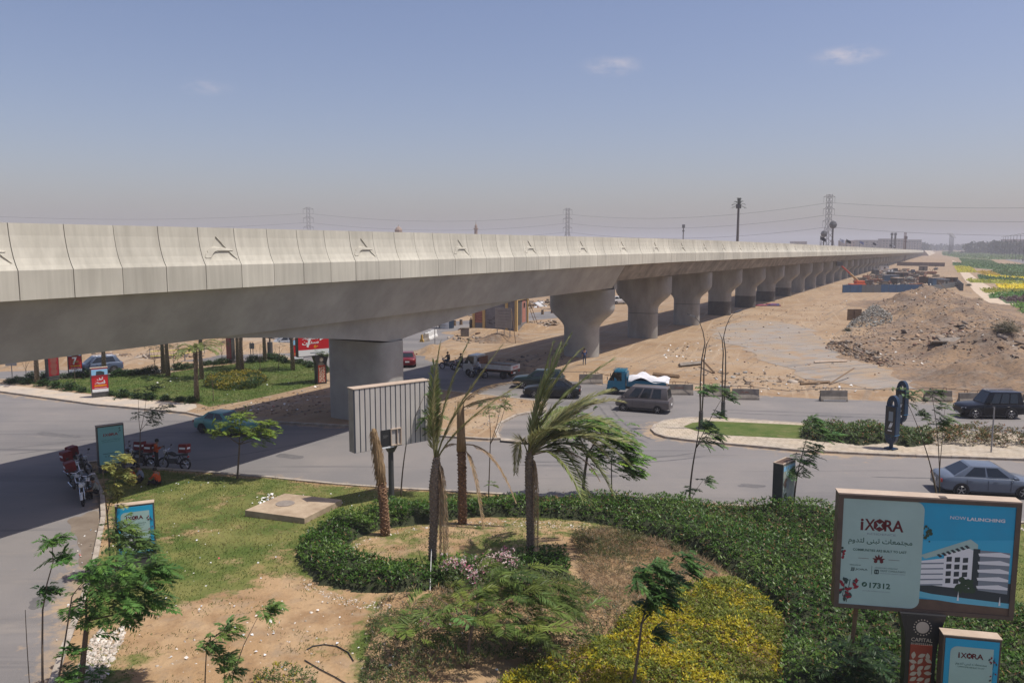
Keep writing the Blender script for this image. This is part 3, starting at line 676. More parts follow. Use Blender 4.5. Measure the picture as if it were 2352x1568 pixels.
sapling('small umbrella-crowned tree standing alone at the lawn edge', (545, 1105), [([(545, 1105), (548, 1060), (550, 1020)], .055, .035), ([(550, 1020), (520, 1000), (500, 985)], .03, .01), ([(550, 1020), (575, 1000), (600, 985)], .03, .01), ([(550, 1020), (548, 980), (556, 955)], .03, .008), ([(550, 1020), (590, 1010), (615, 1000)], .025, .008)],
        [(500, 985, 12, .5, .45, 0), (530, 965, 9, .5, .4, .3), (560, 955, 9, .4, .4, -.2), (545, 985, 12, .6, .4, .2), (580, 990, 20, .6, .5, -.3), (605, 1000, 16, .45, .6, 0), (600, 980, 12, .5, .5, .4), (480, 992, 5, .3, .3, 0)], c=(.11, .155, .028), leafL=.48)
sapling('slender leaning stem behind the ribbed billboard', (921, 1147), [([(921, 1147), (922, 1090), (933, 1020)], .045, .025), ([(933, 1020), (960, 985), (985, 940)], .025, .008), ([(933, 1020), (950, 960), (976, 905)], .02, .008)], [(988, 990, 9, .4, .3, .3), (985, 905, 6, .35, .5, 0), (990, 960, 7, .35, .3, 0)], leafL=.5)
sapling('thin three-stemmed sapling between two palms by the road', (1122, 1147), [([(1122, 1147), (1124, 1090), (1126, 1020)], .035, .025), ([(1126, 1020), (1128, 960), (1118, 918)], .02, .008), ([(1126, 1020), (1145, 970), (1152, 918)], .02, .007), ([(1126, 1020), (1160, 960), (1165, 900)], .018, .006)],
        [(1112, 925, 5, .25, .3, 0), (1130, 940, 6, .3, .3, 0), (1155, 925, 7, .3, .3, 0), (1160, 905, 3, .2, .5, 0), (1118, 950, 4, .3, .2, 0), (1128, 1112, 3, .12, .1, 0)], c=(.09, .125, .04), leafL=.36)
sapling('largest leafy tree behind the green palm at the roadside', (1338, 1150), [([(1338, 1150), (1340, 1100), (1350, 1040)], .09, .06), ([(1350, 1040), (1330, 1000), (1310, 975)], .045, .012), ([(1350, 1040), (1380, 1000), (1400, 960)], .045, .012), ([(1350, 1040), (1400, 1020), (1440, 1010)], .04, .012), ([(1350, 1040), (1390, 1060), (1430, 1075)], .035, .01)],
        [(1270, 985, 18, .5, .4, .6), (1300, 965, 18, .6, .4, .3), (1340, 975, 22, .7, .45, -.3), (1375, 985, 26, .7, .55, .3), (1400, 1010, 30, .7, .6, .2), (1430, 1020, 26, .6, .7, 0), (1440, 1050, 20, .5, .7, -.2), (1420, 1075, 16, .5, .65, .3), (1445, 1085, 9, .35, .75, 0), (1310, 1010, 20, .7, .4, .4), (1360, 1040, 22, .6, .5, 0), (1250, 1005, 8, .4, .3, .3)], c=(.085, .155, .026), leafL=.62, K=12)
sapling('bare grey stake-like stem right of the largest tree', (1405, 1155), [([(1405, 1155), (1405, 1110), (1404, 1060)], .035, .025)], [(1404, 1062, 4, .2, .4, 0)], leafL=.3)
sapling('tall wind-bent sapling in front of the curved street lamp', (1583, 1160), [([(1583, 1160), (1586, 1090), (1598, 1030)], .05, .03), ([(1598, 1030), (1612, 960), (1606, 900)], .028, .01), ([(1598, 1030), (1618, 1000), (1640, 985)], .02, .007), ([(1598, 1030), (1640, 940), (1665, 905)], .02, .006), ([(1586, 1150), (1600, 1120), (1614, 1104)], .015, .006)],
        [(1612, 900, 8, .3, .5, 0), (1660, 905, 12, .35, .6, .1), (1630, 890, 6, .3, .5, 0), (1612, 975, 12, .3, .6, .1), (1630, 1000, 12, .35, .6, -.1), (1618, 1010, 7, .3, .55, 0), (1640, 950, 7, .3, .6, 0), (1614, 1105, 6, .2, .5, 0), (1576, 1125, 4, .2, .2, 0)], c=(.055, .10, .028), leafL=.5)
sapling('wind-bent sapling just right of the grey upright sign box', (1822, 1185), [([(1822, 1185), (1824, 1130), (1832, 1085)], .045, .03), ([(1832, 1085), (1845, 1030), (1862, 975)], .025, .008), ([(1832, 1085), (1860, 1050), (1900, 1010)], .02, .007)],
        [(1822, 1083, 12, .35, .5, 0), (1845, 1060, 14, .4, .6, .1), (1850, 1030, 12, .35, .6, 0), (1870, 985, 10, .3, .55, 0), (1900, 1005, 10, .3, .6, .1), (1860, 965, 6, .25, .5, 0), (1835, 1172, 3, .12, .2, 0)], c=(.055, .105, .025), leafL=.48)
sapling('tall forked sapling behind the big white billboard', (2160, 1216), [([(2160, 1216), (2156, 1150), (2140, 1080)], .05, .035), ([(2140, 1080), (2120, 1000), (2080, 915)], .025, .008), ([(2158, 1130), (2160, 1010), (2140, 905)], .025, .008), ([(2158, 1080), (2165, 1000), (2170, 940)], .018, .006)],
        [(2085, 910, 9, .3, .4, 0), (2140, 905, 9, .3, .4, .2), (2110, 955, 9, .3, .55, 0), (2160, 935, 9, .3, .55, 0), (2150, 975, 7, .3, .5, 0), (2168, 965, 6, .25, .55, 0)], c=(.07, .105, .038), leafL=.46)
sapling('bushy dark green tree leaning over the kerb stones', (184, 1590), [([(184, 1590), (192, 1510), (200, 1425)], .085, .06), ([(200, 1425), (225, 1380), (260, 1340)], .04, .012), ([(200, 1425), (240, 1400), (300, 1370)], .04, .012), ([(200, 1425), (190, 1380), (215, 1320)], .035, .01), ([(200, 1425), (260, 1410), (330, 1400)], .03, .01)],
        [(215, 1330, 9, .45, .4, .3), (250, 1310, 11, .5, .5, .2), (290, 1315, 12, .5, .55, 0), (330, 1330, 11, .45, .6, .2), (200, 1375, 9, .45, .35, -.3), (245, 1360, 13, .55, .5, 0), (290, 1370, 13, .55, .55, -.2), (320, 1390, 10, .45, .6, .2), (230, 1410, 9, .45, .45, -.3), (280, 1425, 8, .4, .55, .2), (345, 1300, 7, .35, .6, 0), (205, 1550, 4, .2, .2, 0)], c=(.05, .105, .022), leafL=.52, K=10)
sapling('bushy tree in front of the lower blue and white lightbox', (262, 1345), [([(262, 1345), (268, 1270), (275, 1230)], .04, .025), ([(275, 1230), (290, 1200), (320, 1190)], .02, .006), ([(275, 1230), (310, 1220), (345, 1215)], .02, .006), ([(275, 1230), (262, 1200), (255, 1180)], .02, .006)],
        [(262, 1212, 8, .35, .4, .2), (285, 1222, 10, .4, .5, 0), (310, 1228, 9, .35, .6, .1), (280, 1245, 12, .4, .5, -.2), (312, 1250, 10, .35, .6, 0), (335, 1255, 7, .3, .65, 0), (258, 1235, 8, .35, .35, 0), (300, 1272, 8, .35, .5, 0)], c=(.065, .11, .03), leafL=.42)
sapling('yellowish slender tree beside the row of parked motorbikes', (254, 1330), [([(254, 1330), (252, 1240), (244, 1160)], .035, .022), ([(244, 1160), (238, 1110), (236, 1075)], .02, .006), ([(246, 1180), (262, 1110), (275, 1060)], .018, .006), ([(250, 1250), (275, 1180), (268, 1110)], .018, .006)],
        [(240, 1070, 7, .25, .45, 0), (268, 1050, 9, .3, .5, 0), (262, 1085, 8, .28, .45, .1), (252, 1120, 8, .28, .4, 0), (280, 1100, 6, .25, .55, 0), (262, 1150, 8, .28, .4, 0)], c=(.17, .17, .05), leafL=.4)
sapling('sapling with stacked leaf rosettes over the road edge', (100, 1640), [([(100, 1640), (96, 1540), (98, 1400)], .035, .02), ([(98, 1400), (108, 1340), (122, 1290), (120, 1250)], .02, .008), ([(120, 1640), (140, 1540), (165, 1370)], .03, .015), ([(165, 1370), (180, 1345), (205, 1325)], .014, .006), ([(74, 1640), (64, 1540), (58, 1400)], .014, .008)],
        [(120, 1240, 12, .16, .25, 0), (128, 1290, 12, .16, .25, .1), (98, 1362, 12, .16, .25, 0), (205, 1325, 14, .2, .35, 0), (165, 1495, 10, .15, .25, 0), (150, 1550, 10, .17, .25, 0), (222, 1300, 6, .15, .3, 0)], c=(.055, .12, .024), leafL=.34)
sapling('two thin saplings crossing over the bare sand', (490, 1640), [([(470, 1640), (470, 1560), (475, 1480)], .022, .012), ([(475, 1480), (500, 1460), (520, 1450)], .012, .005), ([(530, 1640), (535, 1550), (560, 1480), (600, 1400)], .022, .006), ([(520, 1640), (516, 1560), (512, 1500)], .015, .006)],
        [(610, 1395, 11, .18, .5, 0), (515, 1450, 11, .2, .5, 0), (488, 1500, 6, .15, .3, 0), (515, 1510, 10, .18, .3, 0), (520, 1540, 8, .16, .3, 0), (480, 1475, 5, .15, .3, 0)], c=(.075, .125, .03), leafL=.36)
sapling('dark dense sapling standing in the yellow flowering shrubs', (1450, 1610), [([(1450, 1610), (1462, 1530), (1474, 1430)], .05, .03), ([(1474, 1430), (1490, 1370), (1510, 1310)], .025, .01), ([(1474, 1430), (1520, 1380), (1560, 1310)], .02, .008)],
        [(1470, 1330, 16, .25, .4, 0), (1500, 1310, 18, .28, .5, .1), (1490, 1360, 20, .3, .5, -.1), (1520, 1370, 16, .28, .5, 0), (1480, 1395, 14, .25, .4, .1), (1530, 1330, 12, .25, .55, 0), (1578, 1300, 10, .22, .55, 0), (1500, 1455, 7, .16, .5, 0), (1560, 1280, 7, .2, .5, 0)], c=(.045, .095, .022), leafL=.40)
sapling('sapling rising between parked delivery bikes and the road', (318, 1083), [([(318, 1083), (322, 1040), (322, 990)], .035, .022), ([(322, 990), (317, 960), (318, 900)], .015, .006), ([(322, 990), (334, 950), (338, 890)], .015, .006), ([(322, 990), (345, 960), (372, 935)], .014, .005)],
        [(345, 892, 10, .35, .5, 0), (345, 945, 9, .35, .5, 0), (345, 970, 8, .3, .5, .2), (376, 935, 6, .25, .5, 0), (322, 905, 5, .25, .4, 0), (318, 955, 4, .2, .3, 0)], c=(.055, .095, .03), leafL=.44)
# feathery crown seen from above at the bottom of the picture
fb = G(1075, 1545); fz = gz(fb)
feather_tree('feathery_tree', 'feathery low tree with long leaves in the foreground weeds', fb, fz, [([(0, 0, -.05), (.0, .1, .7), (.15, .3, 1.2)], .07, .045), ([(.15, .3, 1.2), (.6, .4, 1.6), (1.3, .5, 1.9)], .035, .01), ([(.15, .3, 1.2), (.3, .7, 1.6), (.4, 1.2, 2.0)], .03, .01), ([(.15, .3, 1.2), (-.4, .5, 1.5), (-.9, .8, 1.7)], .03, .01)],
             [(-1.8, .2, 1.0, 14, .8, .35), (1.2, .5, 1.75, 34, 1.2, .5), (2.2, .3, 1.5, 24, 1.1, .6), (.5, 1.0, 1.8, 24, .9, .45), (1.7, 1.3, 1.9, 26, .8, .6), (2.4, .9, 1.5, 18, .7, .65), (-.5, .7, 1.5, 16, .8, .4), (-1.2, .3, 1.1, 10, .7, .3), (.6, .1, 1.3, 20, .9, .5), (1.4, -.4, 1.2, 20, .9, .5)], c=(.13, .185, .04), leafL=.85, K=20, cat='tree', wid=.10, dens=.75)
feather_tree('feathery_tree', 'blurred dark feathery tree under the big white billboard', G(1960, 1640), .2, [([(0, 0, -.05), (.05, 0, .8), (.1, 0, 1.5)], .05, .03)], [(0, 0, 1.4, 22, .6, .3), (.3, .1, 1.1, 18, .6, .4), (-.2, .2, 1.0, 12, .5, .2)], c=(.03, .06, .02), leafL=.5)

# island saplings (far side)
for i, (bx, by, h, lab) in enumerate([(60, 880, 2.2, 'leaning thin sapling near the small grey sign back'), (172, 885, 2.0, 'leafless thin stake tree on the far lawn left of the red lightbox'), (356, 866, 2.6, 'wiry sapling in front of the two paired palms'), (400, 870, 2.8, 'broad wiry sapling right of the paired palms'), (490, 926, 2.4, 'upright sapling at the lawn corner near the bridge shadow'), (510, 846, 2.5, 'young leafy sapling left of the brown sign box'), (597, 866, 2.8, 'bare stake tree in the middle of the far lawn'), (640, 850, 2.3, 'thin stake tree near the dark lamp base'), (736, 884, 2.7, 'crooked sapling left of the red billboard column')]):
    b = G(bx, by); lf = i in (2, 3, 5, 8)
    feather_tree('island_sapling', lab, b, .14, [([(0, 0, 0), (.08, 0, h * .5), (-.1 + .3 * rnd.random(), 0, h)], .03, .012), ([(.05, 0, h * .5), (.3, 0, h * .75), (.55, .1, h * .95)], .014, .006), ([(.05, 0, h * .45), (-.2, 0, h * .7), (-.35, .1, h)], .014, .006)],
                 [(.1, 0, h, 7 if lf else 2, .5, .3), (.5, 0, h * .93, 6 if lf else 1, .35, .4), (-.3, 0, h * .95, 4 if lf else 1, .35, .3)], c=(.07, .11, .035), leafL=.45, K=7, group='saplings on the far lawn')

# ------------------------------------------------------------------ palms
def fronds(specs, K=88, leaf=.5, c=(.075, .11, .035), lift=.25, wid=.05):
    """specs: (p0, p1, p2, scale[, colour]) quadratic rachis; returns leaf mesh + rachis tubes"""
    Vs, cs, mb = [], [], MB()
    for sp in specs:
        p0, p1, p2 = [np.array(q, float) for q in sp[:3]]; sc = sp[3] if len(sp) > 3 else 1; cc = sp[4] if len(sp) > 4 else c
        t = np.linspace(.17, 1, K)[:, None]; B = p0 * (1 - t) ** 2 + p1 * 2 * t * (1 - t) + p2 * t * t
        T = norm(2 * (1 - t) * (p1 - p0) + 2 * t * (p2 - p1)); up = np.array([0, 0, 1.0]); S = norm(np.cross(T, up) + 1e-4)
        for sg in (-1, 1):
            D = S * sg * .62 + T * .72 + np.array([.16, -.02, lift - .25]) + rng.normal(0, .07, T.shape)
            l = leaf * sc * (.45 + .9 * np.sin(np.pi * np.clip(.12 + .83 * t[:, 0], 0, 1))) * rng.uniform(.85, 1.1, K)
            V, F = leaf_quads(B, D, np.cross(D, S * sg) * sg + rng.normal(0, .2, D.shape), l, wid * sc, .35); Vs.append((V, F)); cs.append(tint(K, 4, cc, .22, .08))
        tt = [i / 10 for i in range(11)]; pts = [tuple(p0 * (1 - u) ** 2 + p1 * 2 * u * (1 - u) + p2 * u * u) for u in tt]
        mb.tube(pts, [.035 * sc * (1 - .85 * u) + .004 for u in tt], 5)
    V, F = merge(Vs); return V, F, np.vstack(cs), mb
m_rachis = mat('frond stalk', (.16, .17, .06), .6, c2=(.22, .19, .09), scale=3)
m_palm = mat('palm trunk', (.25, .195, .14), .95, c2=(.14, .11, .08), scale=7, bump=.6, bscale=22)
m_palm_r = mat('reddish palm trunk', (.27, .15, .08), .95, c2=(.13, .078, .05), scale=7, bump=.6, bscale=22)
m_fibre = mat('palm fibre', (.36, .25, .135), .95, c2=(.22, .145, .075), scale=10, bump=.7, bscale=30, stretch=(3, 3, .35))
m_scar = mat('leaf scars', (.34, .275, .20), .95, c2=(.17, .13, .095), scale=5)
m_scar_r = mat('reddish leaf scars', (.33, .20, .115), .95, c2=(.14, .085, .055), scale=5)
def palm_trunk(parent, pts, rad, m, scale_to=1.0, nsc=190, scl=.10):
    q = [Vector(p) for p in pts]; mb = MB(); mb.tube(q, rad, 12); mb.build('trunk', m, parent, smooth=True)
    # old leaf bases in a spiral
    L = [0]
    for a, b in zip(q, q[1:]): L.append(L[-1] + (b - a).length)
    sc = MB()
    for i in range(nsc):
        u = (i + .5) / nsc * scale_to; d = u * L[-1]; k = max(j for j in range(len(L)) if L[j] <= d); k = min(k, len(q) - 2)
        f = (d - L[k]) / (L[k + 1] - L[k]); p = q[k].lerp(q[k + 1], f); r = rad[k] * (1 - f) + rad[k + 1] * f
        a = i * 2.39996; o = Vector((math.cos(a), math.sin(a), 0)); s = Vector((-math.sin(a), math.cos(a), 0)); w = scl * rnd.uniform(.8, 1.2)
        b0 = p + o * (r * .92); sc.add([b0 - s * w * .6, b0 + s * w * .6, b0 + s * w * .35 + o * w * .55 + Vector((0, 0, w * .75)), b0 - s * w * .35 + o * w * .55 + Vector((0, 0, w * .75)), b0 + Vector((0, 0, w * 1.05))], [(0, 1, 2, 3), (3, 2, 4), (1, 4, 2), (0, 3, 4)])
    o = sc.build('leaf_bases', m_scar if m is m_palm else m_scar_r, parent); o['kind'] = 'stuff'
def PX(bp, z0):
    b = G(*bp)
    def f(x, y, dy=0.0):
        v = far(x, y, b[1]); return (v.x - b[0], dy, v.z - z0)
    return b, f
GRN = (.22, .26, .09); GRN2 = (.30, .31, .135); DRY = (.42, .30, .18); OLV = (.32, .30, .14)
# palm one: stripped trunk with a shaggy tan top
b, f = PX((885, 1242), 0); z0 = gz(b); b, f = PX((885, 1242), z0)
t = thing('palm_tree', 'leaning palm trunk stripped of fronds with shaggy tan top', 'palm tree', (*b, z0))
palm_trunk(t, [(0, 0, -.1), f(884, 1200), f(880, 1150), f(876, 1105)], [.19, .175, .165, .165], m_palm_r, nsc=140, scl=.10)
q = [f(876, 1108), f(872, 1075), f(866, 1030), f(861, 1000), f(857, 984)]; MB().tube(q, [.19, .21, .17, .12, .06], 10).build('fibre_sheath', m_fibre, t, smooth=True)
sh = MB()
for i in range(150):
    u = rnd.random(); k = min(int(u * 4), 3); p = Vector(q[k]).lerp(Vector(q[k + 1]), u * 4 - k); a = rnd.uniform(0, 6.28); r = [.19, .21, .17, .12][k] * .95
    o = Vector((math.cos(a), math.sin(a), 0)); sh.tube([p + o * r, p + o * (r + .03) + Vector((0, 0, -.12)), p + o * (r + .07) + Vector((rnd.uniform(-.04, .04), 0, -.30))], [.016, .012, .004], 3)
sh.build('fibre_strips', m_fibre, t)['kind'] = 'stuff'
# palm two: upright fronds blown to the right
b, f = PX((993, 1317), 0); z0 = gz(b); b, f = PX((993, 1317), z0)
t = thing('palm_tree', 'thick-trunked palm with tall upright fronds beside the billboard back', 'palm tree', (*b, z0))
palm_trunk(t, [(0, 0, -.1), f(994, 1250), f(998, 1180), f(999, 1120), f(1001, 1085), f(1003, 1050)], [.15, .14, .16, .215, .18, .10], m_palm, nsc=260, scl=.08)
V, F, cc, mb = fronds([(f(1000, 1060), f(984, 930), f(1010, 790), .8, OLV), (f(1002, 1055), f(1005, 930), f(1075, 785), .9, GRN2), (f(1003, 1055), f(1020, 960), f(1150, 795, -.3), 1.0, OLV), (f(1000, 1050, .1), f(990, 940, .2), f(996, 835, .4), .7, GRN), (f(1004, 1055), f(1050, 960, -.3), f(1190, 880, -.6), .9, OLV), (f(1000, 1060), f(985, 990, .2), f(1000, 880, .5), .7, GRN2)], c=GRN)
np_mesh('fronds', V, F, m_leaf, t, col=cc); mb.build('frond_stalks', m_rachis, t, smooth=True)
V, F, cc, mb = fronds([(f(1004, 1058), f(1022, 1050, -.2), f(1030, 1300, -.25), .75, DRY), (f(1004, 1060), f(1018, 1080, -.2), f(1012, 1310, -.35), .6, DRY), (f(1003, 1060), f(1016, 1070, .2), f(1020, 1290, .1), .7, (.25, .18, .11))], lift=-.4, leaf=.3)
np_mesh('dead_fronds', V, F, m_leaf, t, col=cc); mb.build('dead_stalks', m_fibre, t, smooth=True)
# palm three: reddish trunk, tan top, dead fronds
b, f = PX((1062, 1217), 0); z0 = gz(b); b, f = PX((1062, 1217), z0)
t = thing('palm_tree', 'reddish palm trunk with tan top and drooping dead fronds', 'palm tree', (*b, z0))
palm_trunk(t, [(0, 0, -.1), f(1062, 1150), f(1061, 1080), f(1060, 1030)], [.175, .165, .16, .165], m_palm_r, nsc=180, scl=.105)
q = [f(1060, 1034), f(1059, 1000), f(1058, 960), f(1058, 922)]; MB().tube(q, [.22, .18, .165, .14], 10).build('fibre_sheath', m_fibre, t, smooth=True)
V, F, cc, mb = fronds([(f(1059, 935), f(1080, 880, -.2), f(1190, 872, -.4), .85, (.30, .22, .14)), (f(1060, 940), f(1085, 915, -.2), f(1165, 905, -.3), .7, OLV), (f(1060, 1022), f(1130, 1000, -.3), f(1183, 1142, -.5), .8, DRY), (f(1057, 1025), f(1030, 1010, .2), f(1012, 1040, .2), .5, DRY), (f(1062, 1028), f(1095, 1030, -.5), f(1120, 1270, -.9), .6, DRY)], lift=-.25, leaf=.36)
np_mesh('dead_fronds', V, F, m_leaf, t, col=cc); mb.build('dead_stalks', m_fibre, t, smooth=True)
# palm four: the full green one
b, f = PX((1218, 1292), 0); z0 = gz(b); b, f = PX((1218, 1292), z0)
t = thing('palm_tree', 'full green palm with fronds swept right by the wind', 'palm tree', (*b, z0))
palm_trunk(t, [(0, 0, -.1), f(1218, 1230), f(1217, 1170), f(1217, 1100), f(1216, 1060), f(1216, 1035)], [.145, .135, .14, .18, .16, .09], m_palm, nsc=260, scl=.078)
V, F, cc, mb = fronds([
    (f(1214, 1045), f(1215, 930), f(1308, 772), 1.0, GRN), (f(1216, 1045), f(1235, 930), f(1400, 825, -.4), 1.05, GRN), (f(1216, 1045), f(1222, 950, .4), f(1290, 800, .8), .95, GRN),
    (f(1218, 1040), f(1290, 920), f(1405, 900, .3), 1.0, GRN2), (f(1218, 1040), f(1300, 900, -.4), f(1440, 990, -.5), 1.05, GRN2), (f(1218, 1042), f(1310, 930, .5), f(1470, 1030, .7), 1.0, GRN),
    (f(1218, 1042), f(1300, 960, -.6), f(1430, 1000, -1.1), 1.0, GRN2), (f(1218, 1045), f(1300, 970, -.4), f(1350, 1140, -.7), 1.0, GRN), (f(1218, 1045), f(1330, 960, 0), f(1405, 1130, -.2), 1.05, GRN),
    (f(1218, 1045), f(1280, 990, -.8), f(1330, 1120, -1.3), .95, GRN), (f(1213, 1045), f(1190, 960, -.2), f(1184, 1080, -.3), .7, OLV), (f(1216, 1045), f(1330, 910, .9), f(1440, 940, 1.4), .95, OLV),
    (f(1216, 1045), f(1250, 960, 1.0), f(1320, 960, 1.9), .9, GRN), (f(1214, 1045), f(1222, 960, -.8), f(1290, 960, -1.8), .9, GRN2), (f(1216, 1045), f(1230, 900, -.3), f(1330, 800, -.5), 1.0, GRN2), (f(1216, 1045), f(1300, 940, -.2), f(1390, 1040, -.4), .95, OLV), (f(1216, 1045), f(1320, 935, .3), f(1450, 1075, .4), 1.0, GRN), (f(1216, 1045), f(1270, 950, .5), f(1370, 930, .9), .95, GRN2), (f(1214, 1045), f(1225, 930, .1), f(1270, 790, .1), .9, GRN)], c=GRN, leaf=.54)
np_mesh('fronds', V, F, m_leaf, t, col=cc); mb.build('frond_stalks', m_rachis, t, smooth=True)
V, F, cc, mb = fronds([(f(1219, 1050), f(1236, 1040, -.2), f(1234, 1250, -.25), .55, DRY), (f(1219, 1052), f(1230, 1060, -.2), f(1226, 1285, -.3), .5, DRY), (f(1222, 1045), f(1330, 1000, -.5), f(1372, 1090, -.7), .6, DRY)], lift=-.4, leaf=.28)
np_mesh('dead_fronds', V, F, m_leaf, t, col=cc); mb.build('dead_stalks', m_fibre, t, smooth=True)

# palms of the far lawn, all of one kind
def island_palm(bp, h, label, crown_n=14):
    b = G(*bp); t = thing('lawn_palm', label, 'palm tree', (*b, .13), 0, 'palms on the far lawn')
    palm_trunk(t, [(0, 0, -.1), (rnd.uniform(-.05, .05), 0, h * .5), (rnd.uniform(-.1, .1), 0, h)], [.22, .15, .165], m_palm, nsc=int(60 * h / 2), scl=.09)
    sp = []
    for k in range(crown_n):
        a = k * 2.4; l = rnd.uniform(1.5, 2.3); e = rnd.uniform(.3, 1.3)
        o = np.array([math.cos(a), math.sin(a), 0]); p0 = np.array([0, 0, h - .05]); sp.append((p0, p0 + o * l * .45 + np.array([.2, 0, l * e * .6]), p0 + o * l * .95 + np.array([.4, 0, l * (e - .75) * .6]), .8))
    V, F, cc, mb = fronds(sp, K=24, c=GRN, wid=.10); np_mesh('fronds', V, F, m_leaf, t, col=cc); mb.build('frond_stalks', m_rachis, t)
for bp, h, lab in [((86, 884), 5.2, 'far lawn palm standing at the left edge of the lawn'), ((240, 868), 5.4, 'far lawn palm hiding the rear door of the blue SUV'), ((376, 860), 5.2, 'left one of the paired palms near the excavation'), ((387, 867), 5.0, 'right one of the paired palms near the excavation'), ((452, 926), 3.9, 'nearest far lawn palm with a low crown at the kerb'), ((464, 874), 4.6, 'far lawn palm just behind the nearest low-crowned one'), ((547, 851), 5.0, 'left one of two palms rising from the yellow flower bed'), ((557, 866), 5.4, 'right one of two palms rising from the yellow flower bed'), ((609, 833), 5.4, 'far lawn palm beside the dark lamp base'), ((673, 853), 5.4, 'far lawn palm in front of the small red lightbox')]:
    island_palm(bp, h, lab)

# ------------------------------------------------------------------ hedges and shrubs
def rosettes(P, z, n_leaf, L, W, c, var, warm, up=.55, spread=1.0, tipc=None, tipf=0.0):
    n = len(P); Ps, Ds = [], []
    for k in range(n_leaf):
        a = rng.uniform(0, 6.28, n); D = np.column_stack([np.cos(a) * spread, np.sin(a) * spread, rng.uniform(up - .5, up + .7, n)])
        Ps.append(np.column_stack([P, z]) + rng.normal(0, .02, (n, 3))); Ds.append(D)
    Pa, Da = np.vstack(Ps), np.vstack(Ds)
    V, F = leaf_quads(Pa, Da, np.array([0, 0, 1.0]) + rng.normal(0, .35, Pa.shape), L * rng.uniform(.55, 1.4, len(Pa)), W * rng.uniform(.7, 1.3, len(Pa)), .2)
    col = tint(len(Pa), 4, c, var, warm)
    if tipc is not None:
        pick = np.repeat(rng.random(len(Pa)) < tipf, 4); col[pick] = np.array(tipc) * rng.uniform(.7, 1.2, (pick.sum(), 1))
    return V, F, col
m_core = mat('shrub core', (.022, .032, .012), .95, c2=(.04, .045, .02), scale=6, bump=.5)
def mass(name, label, cat, poly, h, dens, c, L=.13, W=.05, nl=5, var=.3, warm=.1, z0=.14, core=True, tipc=None, tipf=0, m=None, kind=None, hn=.18, gap=0.0, hseed=1, mix=None):
    area = poly_area(poly); n = int(area * dens); P = sample_poly(poly, n)
    if gap: P = P[wob(P, 1.3, hseed + 20) > -1 + gap]; n = len(P)
    d = poly_dist(P, poly); base = garden_h(P) if z0 is None else np.full(n, z0)
    hh = h * (1 + hn * wob(P, 1.5, hseed)) * np.clip(.72 + d / .35 * .28, 0, 1)
    u = rng.random(n); z = base + hh * np.where(d < .3, u ** .7, .62 + .38 * u)
    V, F, col = rosettes(P, z, nl, L, W, c, var, warm, tipc=tipc, tipf=tipf)
    if mix is not None:
        c2, s, th = mix; sel = np.tile(wob(P, s, hseed + 40) + .7 * wob(P, s * 3.3, hseed + 41) + rng.normal(0, .45, len(P)) > th, nl); col[np.repeat(sel, 4)] = tint(int(sel.sum()), 4, c2, var, warm)
    root = thing(name, label, cat, (0, 0, 0)) if core else None
    o = np_mesh('leaves' if core else name, V, F, m or m_leaf_g, root, col=col)
    if core:
        A = np.array(poly); ctr = A.mean(0)
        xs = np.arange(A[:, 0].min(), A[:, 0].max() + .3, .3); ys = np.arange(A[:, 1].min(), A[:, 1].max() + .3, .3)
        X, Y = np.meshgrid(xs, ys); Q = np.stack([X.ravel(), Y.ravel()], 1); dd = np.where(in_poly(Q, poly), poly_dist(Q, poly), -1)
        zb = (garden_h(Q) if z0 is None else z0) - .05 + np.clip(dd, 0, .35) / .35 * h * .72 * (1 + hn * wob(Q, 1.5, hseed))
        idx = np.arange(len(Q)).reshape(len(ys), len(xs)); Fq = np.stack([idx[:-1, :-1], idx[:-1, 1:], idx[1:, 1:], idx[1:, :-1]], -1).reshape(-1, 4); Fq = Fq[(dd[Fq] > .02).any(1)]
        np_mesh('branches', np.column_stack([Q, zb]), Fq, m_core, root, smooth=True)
        if kind: root['kind'] = kind
    else: tag(o, label, cat, kind='stuff')
    return root
HED = (.044, .10, .012)
ring = GP([(702, 1246), (684, 1275), (686, 1300), (732, 1349), (819, 1367), (897, 1372), (980, 1366), (1110, 1350), (1311, 1331), (1304, 1290), (1107, 1307), (987, 1320), (849, 1313), (807, 1292), (795, 1266), (822, 1248), (876, 1228), (987, 1212), (1077, 1200), (1240, 1196), (1240, 1166), (1077, 1172), (912, 1178), (867, 1190), (771, 1212)])
mass('ring_hedge', 'curved glossy green hedge ringing the bare palm bed', 'hedge', ring, .62, 95, HED, z0=None, tipc=(.20, .115, .05), tipf=.03, hseed=2, mix=((.085, .15, .022), 1.3, .45), hn=.26)
big = GP([(1240, 1166), (1408, 1166), (1555, 1174), (1824, 1190), (1914, 1202), (1990, 1240), (2080, 1330), (2150, 1400), (2420, 1445), (2600, 1640), (1790, 1640), (1795, 1568), (1801, 1428), (1749, 1383), (1704, 1338), (1629, 1296), (1509, 1260), (1404, 1215), (1332, 1202), (1240, 1196)])
mass('broad_hedge', 'broad dark green hedge mass filling the lower right', 'hedge', big, .72, 80, HED, z0=None, tipc=(.24, .13, .055), tipf=.055, hseed=3, mix=((.085, .145, .024), 1.1, .55), hn=.28)
mass('dead_twigs', 'brown dead twigs showing through the broad hedge', 'twigs', big, .74, 9, (.20, .125, .06), L=.16, W=.016, nl=4, z0=None, m=m_leaf, core=False, gap=1.05, hseed=71)
yel = GP([(1500, 1400), (1580, 1362), (1660, 1345), (1706, 1356), (1752, 1396), (1798, 1444), (1796, 1520), (1790, 1640), (1120, 1640), (1180, 1560), (1260, 1535), (1390, 1480), (1430, 1440)])
